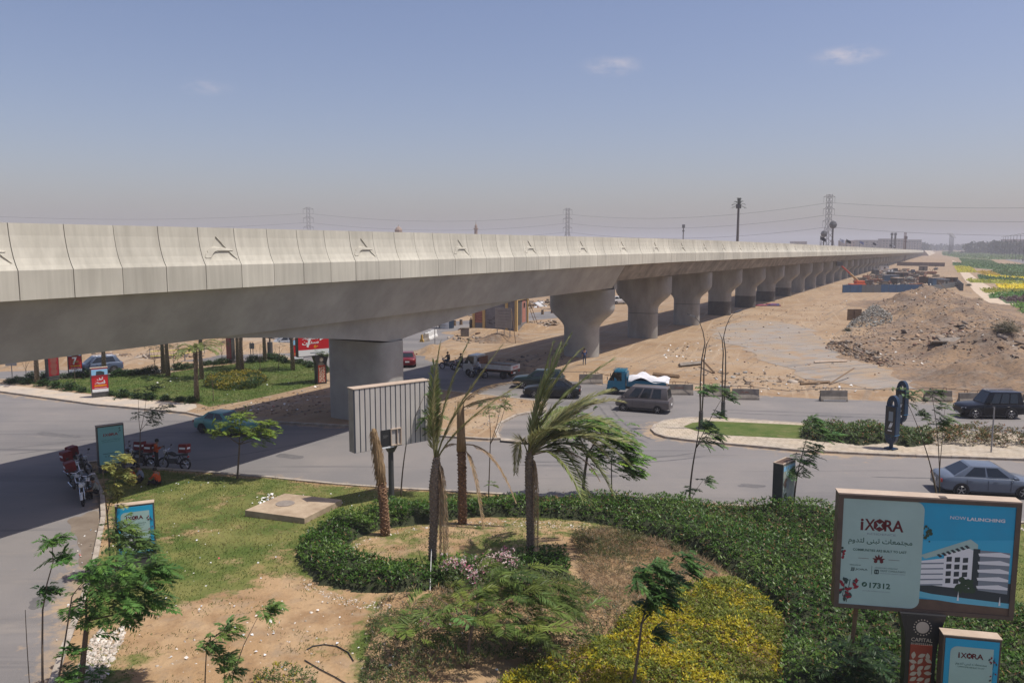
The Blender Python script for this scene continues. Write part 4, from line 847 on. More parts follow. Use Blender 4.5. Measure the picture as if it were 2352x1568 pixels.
mass('yellow_shrubs', 'yellow flowering shrub bed left of the dark hedge', 'shrubs', yel, .42, 240, (.42, .36, .02), L=.10, W=.045, nl=5, z0=None, var=.3, m=m_leaf, hn=.55, hseed=4, core=False, mix=((.17, .20, .025), 1.5, -.12), warm=.08, gap=.12)
mass('yellow_shrubs', 'brownish twiggy patches inside the yellow shrub bed', 'shrubs', yel, .30, 60, (.20, .135, .06), L=.14, W=.014, nl=4, z0=None, m=m_leaf, core=False, gap=.9, hseed=61)
mass('yellow_shrubs', 'small yellow shrub clump at the bottom edge under the cable loop', 'shrubs', GP([(585, 1570), (640, 1555), (730, 1570), (730, 1640), (580, 1640)]), .3, 120, (.30, .26, .022), L=.085, W=.035, z0=None, m=m_leaf, hn=.4, hseed=5, core=False, mix=((.075, .115, .028), 1.8, .1))
dry = GP([(1310, 1245), (1400, 1235), (1480, 1250), (1610, 1300), (1690, 1345), (1660, 1352), (1560, 1378), (1440, 1440), (1390, 1400), (1330, 1330), (1325, 1290)])
mass('dry_brush', 'dry straw-coloured brush between hedge and yellow shrubs', 'brush', dry, .32, 110, (.25, .175, .10), L=.22, W=.014, nl=5, z0=None, var=.3, m=m_leaf, hn=.4, hseed=6, core=False, mix=((.085, .10, .035), .9, .35))
mass('green_brush', 'olive green shrub patch at the far end of dry brush', 'brush', GP([(1312, 1236), (1400, 1228), (1478, 1245), (1500, 1275), (1400, 1290), (1325, 1280)]), .42, 130, (.09, .10, .03), L=.09, W=.035, nl=5, z0=None, m=m_leaf, hseed=7, core=False, var=.3)
weeds = GP([(850, 1440), (880, 1385), (960, 1370), (1100, 1352), (1310, 1335), (1400, 1400), (1440, 1440), (1390, 1500), (1230, 1540), (1180, 1640), (820, 1640)])
mass('weeds', 'tangled green and straw weeds in front of the ring hedge', 'weeds', weeds, .40, 100, (.085, .115, .032), L=.15, W=.028, nl=5, z0=None, var=.35, warm=.15, m=m_leaf, hn=.5, hseed=8, core=False, gap=.25, mix=((.24, .18, .10), 1.3, .35))
# bougainvillea in flower
bb = GP([(1000, 1350), (1060, 1335), (1190, 1320), (1215, 1370), (1150, 1400), (1060, 1400)])
nb = 150; cl = GP([(1030, 1352), (1075, 1365), (1105, 1350), (1125, 1345), (1160, 1330), (1180, 1345), (1090, 1385), (1110, 1360), (1060, 1352), (1200, 1400), (1150, 1340), (990, 1500)])
root = thing('bougainvillea', 'pink and white flowering bush spilling over the weeds', 'flower bush', (*G(1100, 1400), .16)); ox, oy = G(1100, 1400)
P = np.vstack([np.array(c) + rng.normal(0, .16, (26, 2)) for c in cl]) - np.array([ox, oy]); n = len(P)
V, F, col = rosettes(P, rng.uniform(.55, 1.0, n), 4, .075, .06, (.66, .52, .50), .15, .05, tipc=(.55, .16, .25), tipf=.30); np_mesh('flowers', V, F, m_leaf, root, col=col)
P = sample_poly([(x - ox, y - oy) for x, y in bb], 1500); V, F, col = rosettes(P, rng.uniform(.05, .8, 1500), 3, .11, .045, (.075, .12, .03), .3, .1); np_mesh('leaves', V, F, m_leaf, root, col=col)
mb = MB()
for c in cl: mb.tube([(rnd.uniform(-.4, .4), rnd.uniform(-.2, .2), 0), ((c[0] - ox) * .6, (c[1] - oy) * .6, .5), (c[0] - ox, c[1] - oy, .8)], [.02, .012, .005], 4)
mb.build('stems', m_bark, root)
# median hedge, one bush after another
for k, (x0, x1, yy, c, lab) in enumerate([(1850, 1930, 998, (.065, .11, .025), 'leafy bush at the grass end of the median planting'), (1925, 2030, 1006, (.07, .12, .025), 'dense green bush left of the blue sign on the median'), (2050, 2130, 1010, (.07, .11, .03), 'green bush right of the blue sign on the median'), (2125, 2190, 1008, (.10, .11, .035), 'brownish sparse bush on the median behind the forked sapling'), (2180, 2262, 1010, (.11, .115, .04), 'straw-tinted bush on the median left of the thin post'), (2260, 2340, 1012, (.10, .10, .045), 'dry grey bush on the median right of the thin post'), (2350, 2480, 1018, (.08, .09, .035), 'bush on the median past the picture edge')]):
    mass('median_bush', lab, 'bush', GP([(x0 - 14, yy + 12), (x0 - 4, yy - 14), (x1 + 6, yy - 12), (x1 + 14, yy + 14), ((x0 + x1) / 2, yy + 22)]), .62, 60 if k < 3 else 42, c, L=.17, W=.06, z0=.14, nl=5, hseed=30 + k, core=k < 3, gap=0 if k < 3 else .35, hn=.5, tipc=(.28, .13, .06), tipf=.08 if k < 3 else .2)
# low shrubs edging the far lawn, each one a plant
edge = [(24, 884), (40, 880), (62, 885), (100, 889), (128, 894), (160, 899), (190, 904), (255, 912), (285, 916), (315, 919), (345, 921), (380, 923), (415, 926), (440, 928), (70, 877), (105, 874), (120, 872), (150, 872), (178, 870), (205, 869), (262, 868), (272, 866), (285, 866), (297, 865), (310, 864), (322, 862), (337, 861), (352, 860), (410, 852), (428, 850), (443, 847), (470, 842), (482, 840), (496, 840), (512, 838), (575, 836), (582, 834), (602, 833), (618, 827), (632, 828), (646, 832), (655, 836), (690, 838), (705, 842), (715, 846), (738, 852), (745, 858)]
bmesh_proto = None
_n = 130; _P = rng.normal(0, .27, (_n, 2)); _V, _F, _c = rosettes(_P, rng.uniform(.05, .75, _n) * np.exp(-(np.linalg.norm(_P, axis=1) / .6) ** 2), 5, .19, .07, (.035, .07, .02), .3, .08)
_proto = np_mesh('lawn_shrub', _V, _F, m_leaf_g, col=_c); tag(_proto, 'low dark green shrub edging the far lawn', 'shrub', 'low shrubs edging the far lawn')
for i, e in enumerate(edge):
    o = _proto if i == 0 else _proto.copy()
    if i: COL.objects.link(o)
    o.location = (*G(*e), .14); o.rotation_euler.z = rnd.uniform(0, 6.28); s = rnd.uniform(.6, 1.05); o.scale = (s * 1.15, s * 1.15, s)
mass('flower_bed', 'yellow and green flower bed around the paired palms', 'flower bed', GP([(465, 892), (480, 878), (510, 866), (560, 862), (600, 866), (615, 880), (590, 896), (520, 902)]), .55, 60, (.23, .20, .025), L=.2, W=.07, z0=.14, m=m_leaf, core=False, mix=((.04, .075, .02), 1.1, -.1), hseed=50)
# desert bushes on the spoil heap
for k, (x, y, s, lab) in enumerate([(2330, 780, 1.15, 'round grey-green bush on the spoil heap, the higher one'), (2308, 812, 1.2, 'round grey-green bush on the spoil heap, the lower one'), (2247, 690, .8, 'small scrub bush beside the pale track'), (1947, 757, .45, 'tiny scrub tuft on the sand near the rubble pile'), (2225, 655, .8, 'scrub bush at the far end of the spoil heap')]):
    b = G(x, y, .8 if k < 2 else .2); n = 900; a = rng.normal(0, .45, (n, 3)) * s; a[:, 2] = np.abs(a[:, 2]) * .9; zz = max(0, heap_z(np.array([b]))[0])
    V, F, col = rosettes(a[:, :2], a[:, 2], 3, .24 * s, .035, (.11, .105, .065), .3, .08); o = np_mesh('scrub_bush', V, F, m_leaf, col=col, loc=(*b, zz - .05)); tag(o, lab, 'bush')
# grass blades on the lawns
def blades(name, poly_or_pts, n, z, c, L=.09, keep=None, lab='', c2=None):
    P = sample_poly(poly_or_pts, n)
    if keep is not None: P = P[keep(P)]
    n = len(P); zz = garden_h(P) if z is None else np.full(n, z)
    D = np.column_stack([rng.normal(.25, .6, n), rng.normal(0, .6, n), rng.uniform(.4, 1.1, n)])
    V, F = leaf_quads(np.column_stack([P, zz - .01]), D, np.column_stack([rng.normal(0, 1, (n, 2)), np.full(n, .3)]), L * rng.uniform(.5, 1.5, n), .022, .1)
    col = tint(n, 4, c, .3, .15)
    if c2 is not None:
        s = np.repeat(wob(P, .55, 77) > .35, 4); col[s] = tint(int(s.sum() // 4), 4, c2, .3, .1)
    o = np_mesh(name, V, F, m_leaf, col=col); tag(o, lab, 'grass', kind='stuff')
def _gkeep(P):
    ix = np.clip(((P[:, 0] + 22) / .22).astype(int), 0, nx_ - 1); iy = np.clip(((P[:, 1] - 12) / .22).astype(int), 0, ny_ - 1)
    return (_m_g.reshape(ny_, nx_)[iy, ix] + .22 * wob(P, 3.1, 12) + .15 * wob(P, 7, 13)) > rng.uniform(.28, .72, len(P))
blades('grass', garden_poly, 150000, None, (.10, .14, .028), lab='patchy green lawn grass of the foreground garden', keep=_gkeep, c2=(.23, .205, .075))
blades('grass', lawn_w_poly, 26000, .135, (.085, .14, .025), L=.16, lab='mown grass of the far lawn beyond the viaduct', c2=(.12, .14, .04))
# ------------------------------------------------------------------ lettering
_AR = {'ا': 0xFE8D, 'ب': 0xFE8F, 'ت': 0xFE95, 'ج': 0xFE9D, 'د': 0xFEA9, 'ر': 0xFEAD, 'س': 0xFEB1, 'ط': 0xFEC1, 'ع': 0xFEC9, 'ق': 0xFED5, 'ل': 0xFEDD, 'م': 0xFEE1, 'ن': 0xFEE5, 'و': 0xFEED, 'ى': 0xFEEF, 'ي': 0xFEF1, 'أ': 0xFE83}
_R_ONLY = set('ادروىأ')
def arabic(s):
    out = []
    for i, ch in enumerate(s):
        if ch not in _AR: out.append(ch); continue
        prev = i > 0 and s[i - 1] in _AR and s[i - 1] not in _R_ONLY
        nxt = i + 1 < len(s) and s[i + 1] in _AR and ch not in _R_ONLY
        out.append(chr(_AR[ch] + (3 if prev and nxt else 2 if nxt else 1 if prev else 0)))
    return ''.join(out[::-1])
_txt = {}
def text(body, w, h, m, parent, x, z, y=-.006, bold=0.0, name='lettering'):
    """flat letters w wide and h high, centred on x, z of a sign face that looks along -y"""
    key = (body, bold)
    if key not in _txt:
        c = bpy.data.curves.new('lettering', 'FONT'); c.body = body; c.resolution_u = 2; c.offset = bold
        o = bpy.data.objects.new('lettering', c); COL.objects.link(o)
        me = bpy.data.meshes.new_from_object(o.evaluated_get(bpy.context.evaluated_depsgraph_get()))
        bpy.data.objects.remove(o); bpy.data.curves.remove(c)
        co = np.empty(len(me.vertices) * 3, np.float32); me.vertices.foreach_get('co', co); co = co.reshape(-1, 3)
        lo, hi = co.min(0), co.max(0); fl = [tuple(p.vertices) for p in me.polygons]; bpy.data.meshes.remove(me)
        _txt[key] = ((co - (lo + hi) / 2) / np.maximum(hi - lo, 1e-6), fl)
    co, fl = _txt[key]
    V = [(x + p[0] * w, y, z + p[1] * h) for p in co]
    mb = MB(); mb.v = V; mb.f = fl
    return mb.build(name, m, parent, fix=False)
def flat(parent, name, poly, y, m):
    """printed shape on a sign face"""
    tr = tessellate_polygon([[Vector((p[0], p[1], 0)) for p in poly]])
    return MB().add([(p[0], y, p[1]) for p in poly], [tuple(t) for t in tr]).build(name, m, parent, fix=False)
def rr(x0, z0, x1, z1, r, corners='tltrblbr', n=6):
    out = []
    for cx, cz, a0, k in ((x1 - r, z1 - r, 0, 'tr'), (x0 + r, z1 - r, 90, 'tl'), (x0 + r, z0 + r, 180, 'bl'), (x1 - r, z0 + r, 270, 'br')):
        if k in corners: out += [(cx + r * math.cos(R(a0 + 90 * i / n)), cz + r * math.sin(R(a0 + 90 * i / n))) for i in range(n + 1)]
        else: out.append({'tr': (x1, z1), 'tl': (x0, z1), 'bl': (x0, z0), 'br': (x1, z0)}[k])
    return out
def rect(x0, z0, x1, z1): return [(x0, z0), (x1, z0), (x1, z1), (x0, z1)]
def disc(cx, cz, r, n=20, sx=1): return [(cx + r * sx * math.cos(2 * math.pi * i / n), cz + r * math.sin(2 * math.pi * i / n)) for i in range(n)]
def leafshape(cx, cz, l, w, a, n=6):
    up = [(-l / 2 + l * i / n, w / 2 * math.sin(math.pi * i / n)) for i in range(n + 1)]; p = up + [(x, -z) for x, z in up[-2:0:-1]]
    return [(cx + x * math.cos(a) - z * math.sin(a), cz + x * math.sin(a) + z * math.cos(a)) for x, z in p]

pm_mint = mat('print mint', (.37, .53, .50), .4, spec=.3, c2=(.33, .47, .44), scale=.8); pm_blue = mat('print blue', (.02, .36, .60), .4, spec=.3, c2=(.03, .32, .53), scale=.7); pm_maroon = mat('print maroon', (.10, .010, .018), .5)
pm_dark = mat('print dark', (.02, .05, .05), .5); pm_green = mat('print dark green', (.02, .085, .06), .5); pm_whit = mat('print white', (.72, .74, .76), .45); pm_shade = mat('print grey', (.20, .24, .28), .5)
pm_night = mat('print shadow', (.03, .045, .055), .5); pm_pool = mat('print pool', (.12, .45, .60), .4); pm_earth = mat('print earth', (.13, .085, .06), .5, c2=(.08, .055, .045), scale=2); pm_tree = mat('print foliage', (.03, .06, .035), .6)
pm_red = mat('print red', (.48, .012, .02), .45); pm_yel = mat('print yellow', (.75, .36, .02), .45); pm_sky2 = mat('print pale blue', (.25, .50, .72), .45); pm_rose = mat('print rose', (.24, .012, .03), .5); pm_deep = mat('print dark red', (.26, .015, .025), .45)
m_frame = mat('bronze frame', (.075, .058, .048), .5, c2=(.11, .08, .062), scale=2)

def ixora(face, x, z, w, h, m=pm_maroon, y=-.008):
    """iX, the star hexagon, RA"""
    text('i', w * .07, h * 1.02, m, face, x - w * .455, z, y, .03); text('X', w * .24, h, m, face, x - w * .275, z, y, .02)
    text('RA', w * .44, h, m, face, x + w * .275, z, y, .025)
    cx = x - w * .055; r = h * .56
    flat(face, 'logo_mark', [(cx + r * .95 * math.sin(R(60 * k)), z + r * math.cos(R(60 * k))) for k in range(6)], y, m)
    st = []
    for k in range(8):
        q = r * (.68 if k % 2 else .20); st.append((cx + q * math.cos(R(45 * k)), z + q * math.sin(R(45 * k))))
    flat(face, 'logo_star', st, y - .003, pm_mint)
def sprig(face, x, z, s, y, red=True, n=9, seed=1):
    r = random.Random(seed)
    flat(face, 'printed_stem', [(x - .01 * s, z - .5 * s), (x + .02 * s, z - .5 * s), (x + .13 * s, z + .5 * s), (x + .10 * s, z + .5 * s)], y, pm_dark)
    for k in range(n):
        flat(face, 'printed_flower', leafshape(x + r.uniform(-.28, .36) * s, z + r.uniform(-.5, .5) * s, .26 * s, .13 * s, r.uniform(0, 3), 4), y - .002 - .0006 * k, (pm_rose if (k % 2 and red) else pm_dark))

def kiosk(label, bp, a, art, w=1.25, h=2.35, d=.34, name='lightbox_sign', gz0=.13, cap=True, loc=None, frame=None, group='street lightbox signs'):
    b = G(*bp) if loc is None else loc; fm = frame or m_dgrey
    t = thing(name, label, 'sign', (b[0], b[1], gz0), a, group)
    MB().box((0, 0, .16), (w * .96, d * .9, .34)).build('plinth', fm, t, bevel=.01)
    MB().box((0, 0, .38), (w, d, .035)).build('plinth_trim', m_steel, t)
    body = MB().box((0, 0, .40 + (h - .40) / 2), (w, d, h - .40)).build('casing', fm, t, bevel=.012)
    if cap: MB().box((0, 0, h + .012), (w + .02, d + .02, .025)).build('cap', m_tan, t)
    face = MB().box((0, -d / 2 - .006, .40 + (h - .40) / 2), (w - .10, .012, h - .52)).build('poster', art[0], t)
    art[1](face, w - .10, .46, h - .06, -d / 2 - .016)
    return t
def art_ixora(f, w, z0, z1, y):
    H = z1 - z0
    flat(f, 'printed_panel', rr(-w * .40, z0 + H * .32, w * .40, z0 + H * .90, .16, 'tl'), y, pm_mint)
    ixora(f, -.02, z0 + H * .78, w * .48, H * .075, y=y - .004)
    text(arabic('مجتمعات تبنى لتدوم'), w * .58, H * .05, pm_green, f, 0, z0 + H * .66, y - .004)
    text('COMMUNITIES ARE BUILT TO LAST', w * .5, H * .018, pm_green, f, 0, z0 + H * .62, y - .004)
    sprig(f, w * .40, z0 + H * .70, H * .16, y - .004, n=7, seed=3); sprig(f, w * .40, z0 + H * .52, H * .13, y - .004, n=6, seed=4)
    for k, (x0, x1, h0, h1) in enumerate([(-.42, -.2, .14, .33), (-.2, .08, .13, .38), (.08, .40, .14, .30)]):
        flat(f, 'printed_facade', rect(w * x0, z0 + H * h0, w * x1, z0 + H * h1), y - .005 - .001 * k, (pm_shade, pm_whit, pm_shade)[k])
        for j in range(3): flat(f, 'printed_window', rect(w * (x0 + .03), z0 + H * (h0 + .03 + .055 * j), w * (x1 - .03), z0 + H * (h0 + .055 + .055 * j)), y - .009, pm_night)
    flat(f, 'printed_pool', rect(-w * .48, z0 + H * .06, w * .46, z0 + H * .12), y - .005, pm_pool); flat(f, 'printed_ground', rect(-w * .5, z0, w * .5, z0 + H * .06), y - .005, pm_night)
def art_red(f, w, z0, z1, y, seven=False):
    H = z1 - z0
    flat(f, 'printed_sky', rect(-w * .5, z0 + H * .72, w * .5, z1 - .05), y, pm_sky2)
    flat(f, 'printed_building', [(-w * .25, z0 + H * .66), (w * .3, z0 + H * .66), (w * .3, z0 + H * .84), (w * .05, z0 + H * .90), (-w * .2, z0 + H * .88)], y - .002, pm_night)
    flat(f, 'printed_ground', rect(-w * .5, z0 + H * .62, w * .5, z0 + H * .72), y - .003, pm_deep)
    if seven: text('7', w * .38, H * .34, pm_whit, f, -.03, z0 + H * .50, y - .006, .03)
    else:
        text(arabic('أول'), w * .42, H * .14, pm_whit, f, .03, z0 + H * .56, y - .006, .03); text(arabic('قسط'), w * .66, H * .15, pm_whit, f, 0, z0 + H * .41, y - .006, .03)
    flat(f, 'printed_band', rect(-w * .36, z0 + H * .24, w * .40, z0 + H * .29), y - .004, pm_yel); flat(f, 'printed_line', rect(-w * .36, z0 + H * .16, w * .40, z0 + H * .175), y - .004, pm_whit)
    flat(f, 'printed_footer', rect(-w * .5, z0 - .02, w * .5, z0 + H * .12), y - .004, pm_whit)
def art_dark(f, w, z0, z1, y):
    for k in range(4): flat(f, 'printed_disc', disc(0, z0 + (z1 - z0) * (.15 + .23 * k), w * .34, 16), y, mat('print brown', (.22, .07, .06), .5))
def art_torn(f, w, z0, z1, y):
    H = z1 - z0; r = random.Random(5)
    flat(f, 'printed_sky', rect(-w * .5, z0 + H * .86, w * .5, z1 - .05), y, pm_sky2)
    for k in range(7):
        cx = r.uniform(-.3, .3) * w; cz = z0 + H * r.uniform(.1, .8); flat(f, 'torn_patch', [(cx + r.uniform(.06, .22) * w * math.cos(q * .9), cz + r.uniform(.05, .18) * H * math.sin(q * .9)) for q in range(7)], y - .002 - .001 * k, [pm_shade, pm_tree, pm_mint, pm_earth][k % 4])
A38 = R(38)
kiosk('tall mint lightbox sign beside the parked delivery bikes', (258, 1088), A38, (mat('print teal', (.20, .46, .47), .4), lambda f, w, z0, z1, y: (ixora(f, 0, z0 + (z1 - z0) * .79, w * .6, (z1 - z0) * .075, pm_deep, y), text(arabic('مجتمعات تبنى لتدوم'), w * .75, .10, pm_green, f, 0, z0 + (z1 - z0) * .65, y), text('COMMUNITIES ARE BUILT TO LAST', w * .7, .035, pm_green, f, 0, z0 + (z1 - z0) * .60, y), sprig(f, w * .34, z0 + (z1 - z0) * .90, .25, y, False, 8, 6), flat(f, 'printed_line', rect(-w * .35, z0 + .55, w * .2, z0 + .575), y, pm_green), text('17312', w * .5, .10, pm_green, f, 0, z0 + .42, y))), w=1.3, h=2.5, gz0=.15)
kiosk('blue and mint lightbox sign on the lawn near the kerb', (318, 1308), A38 * .62, (pm_blue, art_ixora), w=1.3, h=2.4, gz0=.15)
kiosk('blue and mint lightbox sign at the bottom right corner', None, -R(12), (pm_blue, art_ixora), w=1.3, h=2.36, gz0=.15, loc=(lambda v: (v.x, v.y))(far(2224, 1520, 18.6)), frame=m_frame)
kiosk('red lightbox sign standing on the far footpath', (231, 915), A38, (pm_red, lambda f, w, z0, z1, y: art_red(f, w, z0, z1, y)), w=1.25, h=2.35)
kiosk('red lightbox sign with a white seven beside the blue SUV', (174, 867), A38, (pm_red, lambda f, w, z0, z1, y: art_red(f, w, z0, z1, y, True)), w=1.15, h=2.5)
kiosk('dark red lightbox sign with brown discs near the far left palm', (122, 877), A38 + .4, (pm_deep, art_dark), w=1.0, h=2.8, d=.45)
kiosk('brown lightbox sign by the dirt bank beyond the flower bed', (531, 836), -R(40), (pm_deep, art_dark), w=1.0, h=2.6, d=.4)
kiosk('small red lightbox sign behind the far lawn palm', (684, 836), A38, (pm_red, lambda f, w, z0, z1, y: art_red(f, w, z0, z1, y, True)), w=1.2, h=2.5)
t = kiosk('grey open-topped lightbox sign with torn poster by the hedge', (1797, 1183), R(46), (mat('torn poster', (.36, .38, .33), .8, c2=(.22, .27, .25), scale=2.5), art_torn), w=1.25, h=2.35, d=.46, cap=False, frame=m_dgrey)
for (cx, cy, sx, sy) in ((0, -.21, 1.27, .05), (0, .21, 1.27, .05), (-.61, 0, .05, .37), (.61, 0, .05, .37)): MB().box((cx, cy, 2.37), (sx, sy, .05)).build('rim', m_tan, t)
MB().box((0, 0, 2.355), (1.17, .37, .01)).build('opening', mat('box inside', (.09, .055, .04), .9), t)

# ------------------------------------------------------------------ billboards
def capital_column(t, h, w=.74, d=.34):
    MB().loft([[(-w / 2 * k, -d / 2, z), (w / 2 * k, -d / 2, z), (w / 2 * k, d / 2, z), (-w / 2 * k, d / 2, z)] for k, z in ((1, -.1), (1, h - 1.1), (1.12, h - .55), (1.5, h))]).build('column', m_black, t)
    face = MB().box((0, -d / 2 - .008, h * .5 - .32), (w * .72, .014, h - .95)).build('pattern_panel', mat('pattern red', (.30, .055, .03), .6), t)
    r = random.Random(8); y = -d / 2 - .018; k = 0
    z = .25
    while z < h - .95:
        for cx in (-.17, 0.0, .17):
            flat(face, 'pattern_leaf', leafshape(cx + r.uniform(-.02, .02), z + r.uniform(-.03, .03), .20, .105, r.uniform(-.9, .9) + (0 if k % 2 else 1.2)), y - .0004 * (k % 3), mat('pattern cream', (.52, .45, .36), .6)); k += 1
        z += .165
    em = MB(); y2 = -d / 2 - .004
    pl = mat('plate cream', (.50, .43, .35), .6)
    hd = MB().box((0, -d / 2 - .004, h - .42), (w * 1.05, .006, .8)).build('head_plate', m_black, t)
    flat(hd, 'logo_disc', disc(0, h - .33, .155, 24), -d / 2 - .012, pl)
    for q in range(18): flat(hd, 'logo_dot', disc(.205 * math.cos(q * math.pi / 9), h - .33 + .205 * math.sin(q * math.pi / 9), .017, 8), -d / 2 - .012, pl)
    text('CAPITAL', .50, .10, pl, hd, 0, h - .66, -d / 2 - .012, .01); text('01003255344', .50, .055, pl, hd, 0, h - .77, -d / 2 - .012, .01)
# the big white and blue one
pc = far(2124, 1276, 19.3); bw, bh = 4.24, 3.0
t = thing('billboard', 'large white and blue apartment billboard on a patterned column', 'billboard', (pc.x, pc.y, .13), -R(10.5))
zb = pc.z - bh / 2 - .13
MB().box((0, .17, zb + bh / 2), (bw, .38, bh)).build('casing', m_frame, t, bevel=.02)
MB().box((0, .17, zb + bh + .015), (bw + .02, .40, .03)).build('cap', m_tan, t)
MB().box((.35, .05, zb + bh + .034), (.16, .16, .012)).build('cap_hatch', m_frame, t)
for (cx, cz, sx, sz) in ((0, zb + .05, bw, .10), (0, zb + bh - .05, bw, .10), (-bw / 2 + .06, zb + bh / 2, .12, bh - .2), (bw / 2 - .06, zb + bh / 2, .12, bh - .2)): MB().box((cx, -.035, cz), (sx, .04, sz)).build('frame_bar', m_frame, t)
X0, X1, Z0, Z1 = -bw / 2 + .12, bw / 2 - .12, zb + .10, zb + bh - .10; PWD, PHT = X1 - X0, Z1 - Z0
ps = MB().box((0, -.026, (Z0 + Z1) / 2), (PWD, .008, PHT)).build('poster', pm_blue, t)
U = lambda u: X0 + u * PWD
W_ = lambda v: Z1 - v * PHT
UV = lambda pts: [(U(a), W_(b)) for a, b in pts]
Y0 = -.032
flat(ps, 'printed_sky_glow', UV([(.45, .36), (1, .30), (1, .62), (.45, .62)]), Y0, mat('print light cyan', (.04, .40, .63), .4))
flat(ps, 'printed_path', UV([(.40, .90), (1, .90), (1, 1), (.40, 1)]), Y0 - .001, pm_earth)
flat(ps, 'printed_garden', UV([(.45, .72), (1, .70), (1, .91), (.45, .86)]), Y0 - .0015, pm_night)
flat(ps, 'printed_pool', UV([(.45, .82), (.55, .845), (.70, .86), (1, .885), (1, .93), (.70, .915), (.45, .88)]), Y0 - .002, pm_pool)
flat(ps, 'printed_wing', UV([(.45, .55), (.63, .50), (.63, .77), (.45, .76)]), Y0 - .002, pm_whit)
flat(ps, 'printed_canopy', UV([(.47, .49), (.755, .315), (.80, .36), (.80, .42), (.745, .40), (.50, .52)]), Y0 - .0035, pm_mint)
flat(ps, 'printed_block', UV([(.61, .46), (.75, .40), (.80, .43), (.80, .78), (.61, .77)]), Y0 - .003, pm_whit)
flat(ps, 'printed_core', UV([(.775, .40), (.815, .40), (.815, .78), (.775, .78)]), Y0 - .004, pm_night)
flat(ps, 'printed_tower', UV([(.815, .41), (.985, .42), (.985, .80), (.815, .78)]), Y0 - .003, pm_shade)
for k in range(5):
    v = .44 + .075 * k; flat(ps, 'printed_balcony', UV([(.805, v), (.93, v - .02), (.985, v), (.985, v + .022), (.81, v + .024)]), Y0 - .0045, pm_whit)
    flat(ps, 'printed_balcony', UV([(.45, .565 + .05 * k), (.61, .545 + .05 * k), (.61, .558 + .05 * k), (.45, .578 + .05 * k)]), Y0 - .0042, pm_shade)
for ix in range(3):
    for iz in range(4): flat(ps, 'printed_window', UV([(.625 + .047 * ix, .49 + .067 * iz), (.655 + .047 * ix, .485 + .067 * iz), (.655 + .047 * ix, .53 + .067 * iz), (.625 + .047 * ix, .535 + .067 * iz)]), Y0 - .004, pm_night)
for k in range(7): flat(ps, 'printed_louvre', UV([(.565 + .026 * k, .475 - .016 * k), (.58 + .026 * k, .466 - .016 * k), (.60 + .026 * k, .49 - .016 * k), (.585 + .026 * k, .50 - .016 * k)]), Y0 - .005, pm_night)
_r = random.Random(3)
for k in range(22): flat(ps, 'printed_tree', disc(U(_r.uniform(.69, .79)), W_(_r.uniform(.69, .80)), _r.uniform(.04, .085), 8), Y0 - .005 - .0002 * k, pm_tree)
for k in range(14): flat(ps, 'printed_tree', disc(U(.485 + _r.uniform(-.005, .04)), W_(_r.uniform(.21, .36)), _r.uniform(.02, .05), 7), Y0 - .003 - .0001 * k, pm_tree)
for (u, v) in ((.705, .80), (.945, .82)): flat(ps, 'printed_fountain', UV([(u - .006, v + .09), (u, v), (u + .006, v + .09)]), Y0 - .0095, pm_whit)
pan_m = flat(ps, 'printed_panel', rr(U(0), Z0, U(.48), Z1, .22, 'trbr'), Y0 - .0062, pm_mint)
for k in range(9): flat(ps, 'printed_flower', disc(U(_r.uniform(0.005, .022)), W_(_r.uniform(.46, .60)), _r.uniform(.02, .045), 7), Y0 - .0075 - .0003 * k, pm_rose if k % 3 else pm_dark)
sprig(ps, U(.045), W_(.87), .62, Y0 - .008, True, 16, 2); sprig(ps, U(.02), W_(.84), .5, Y0 - .0085, True, 12, 9)
YT = Y0 - .009
ixora(ps, U(.235), W_(.235), U(.367) - U(.107), .30, pm_maroon, YT)
text('RESIDENCE', U(.32) - U(.15), .05, pm_shade, ps, U(.235), W_(.32), YT); text(arabic('مجتمعات تبنى لتدوم'), U(.42) - U(.04), .20, pm_green, ps, U(.23), W_(.395), YT, .012)
text('COMMUNITIES ARE BUILT TO LAST', U(.39) - U(.07), .062, pm_green, ps, U(.23), W_(.475), YT, .02)
for (u0, u1) in ((.105, .168), (.285, .35)): flat(ps, 'printed_rule', rect(U(u0), W_(.555), U(u1), W_(.555) + .008), YT, pm_maroon)
for k in range(5):
    a = R(90 + (k - 2) * 36); flat(ps, 'ornament_petal', leafshape(U(.227) + .085 * math.cos(a), W_(.565) + .085 * math.sin(a), .15, .05, a), YT - .0002 * k, pm_maroon)
for k in (-1, 1): flat(ps, 'ornament_scroll', disc(U(.227) + .07 * k, W_(.575), .045, 14), YT - .002, pm_maroon)
text('DEVELOPED BY', .27, .03, pm_dark, ps, U(.09), W_(.622), YT); text('JORA', .30, .06, pm_dark, ps, U(.128), W_(.663), YT, .015); text('JJ', .10, .10, pm_dark, ps, U(.073), W_(.663), YT, .03)
flat(ps, 'printed_rule', rect(U(.188), W_(.70), U(.188) + .008, W_(.62)), YT, pm_dark)
text('ARCHITECTURAL CONSULTANT', .55, .03, pm_dark, ps, U(.275), W_(.635), YT); flat(ps, 'logo_square', rr(U(.205), W_(.695), U(.232), W_(.652), .02), YT, pm_dark); text('H', .06, .06, pm_mint, ps, U(.2185), W_(.6735), YT - .003, .02)
text('HAFEZ CONSULTANTS', .60, .045, pm_dark, ps, U(.315), W_(.66), YT); text('MOHAMED ESSAM HAFEZ', .60, .025, pm_shade, ps, U(.315), W_(.685), YT)
flat(ps, 'phone_disc', disc(U(.15), W_(.80), .065, 20), YT, pm_green); flat(ps, 'phone_mark', leafshape(U(.15), W_(.80), .085, .035, .9), YT - .003, pm_mint)
text('17312', U(.305) - U(.18), .15, pm_green, ps, U(.243), W_(.805), YT, .03); text('joradevelopments.com', U(.305) - U(.14), .04, pm_shade, ps, U(.223), W_(.86), YT)
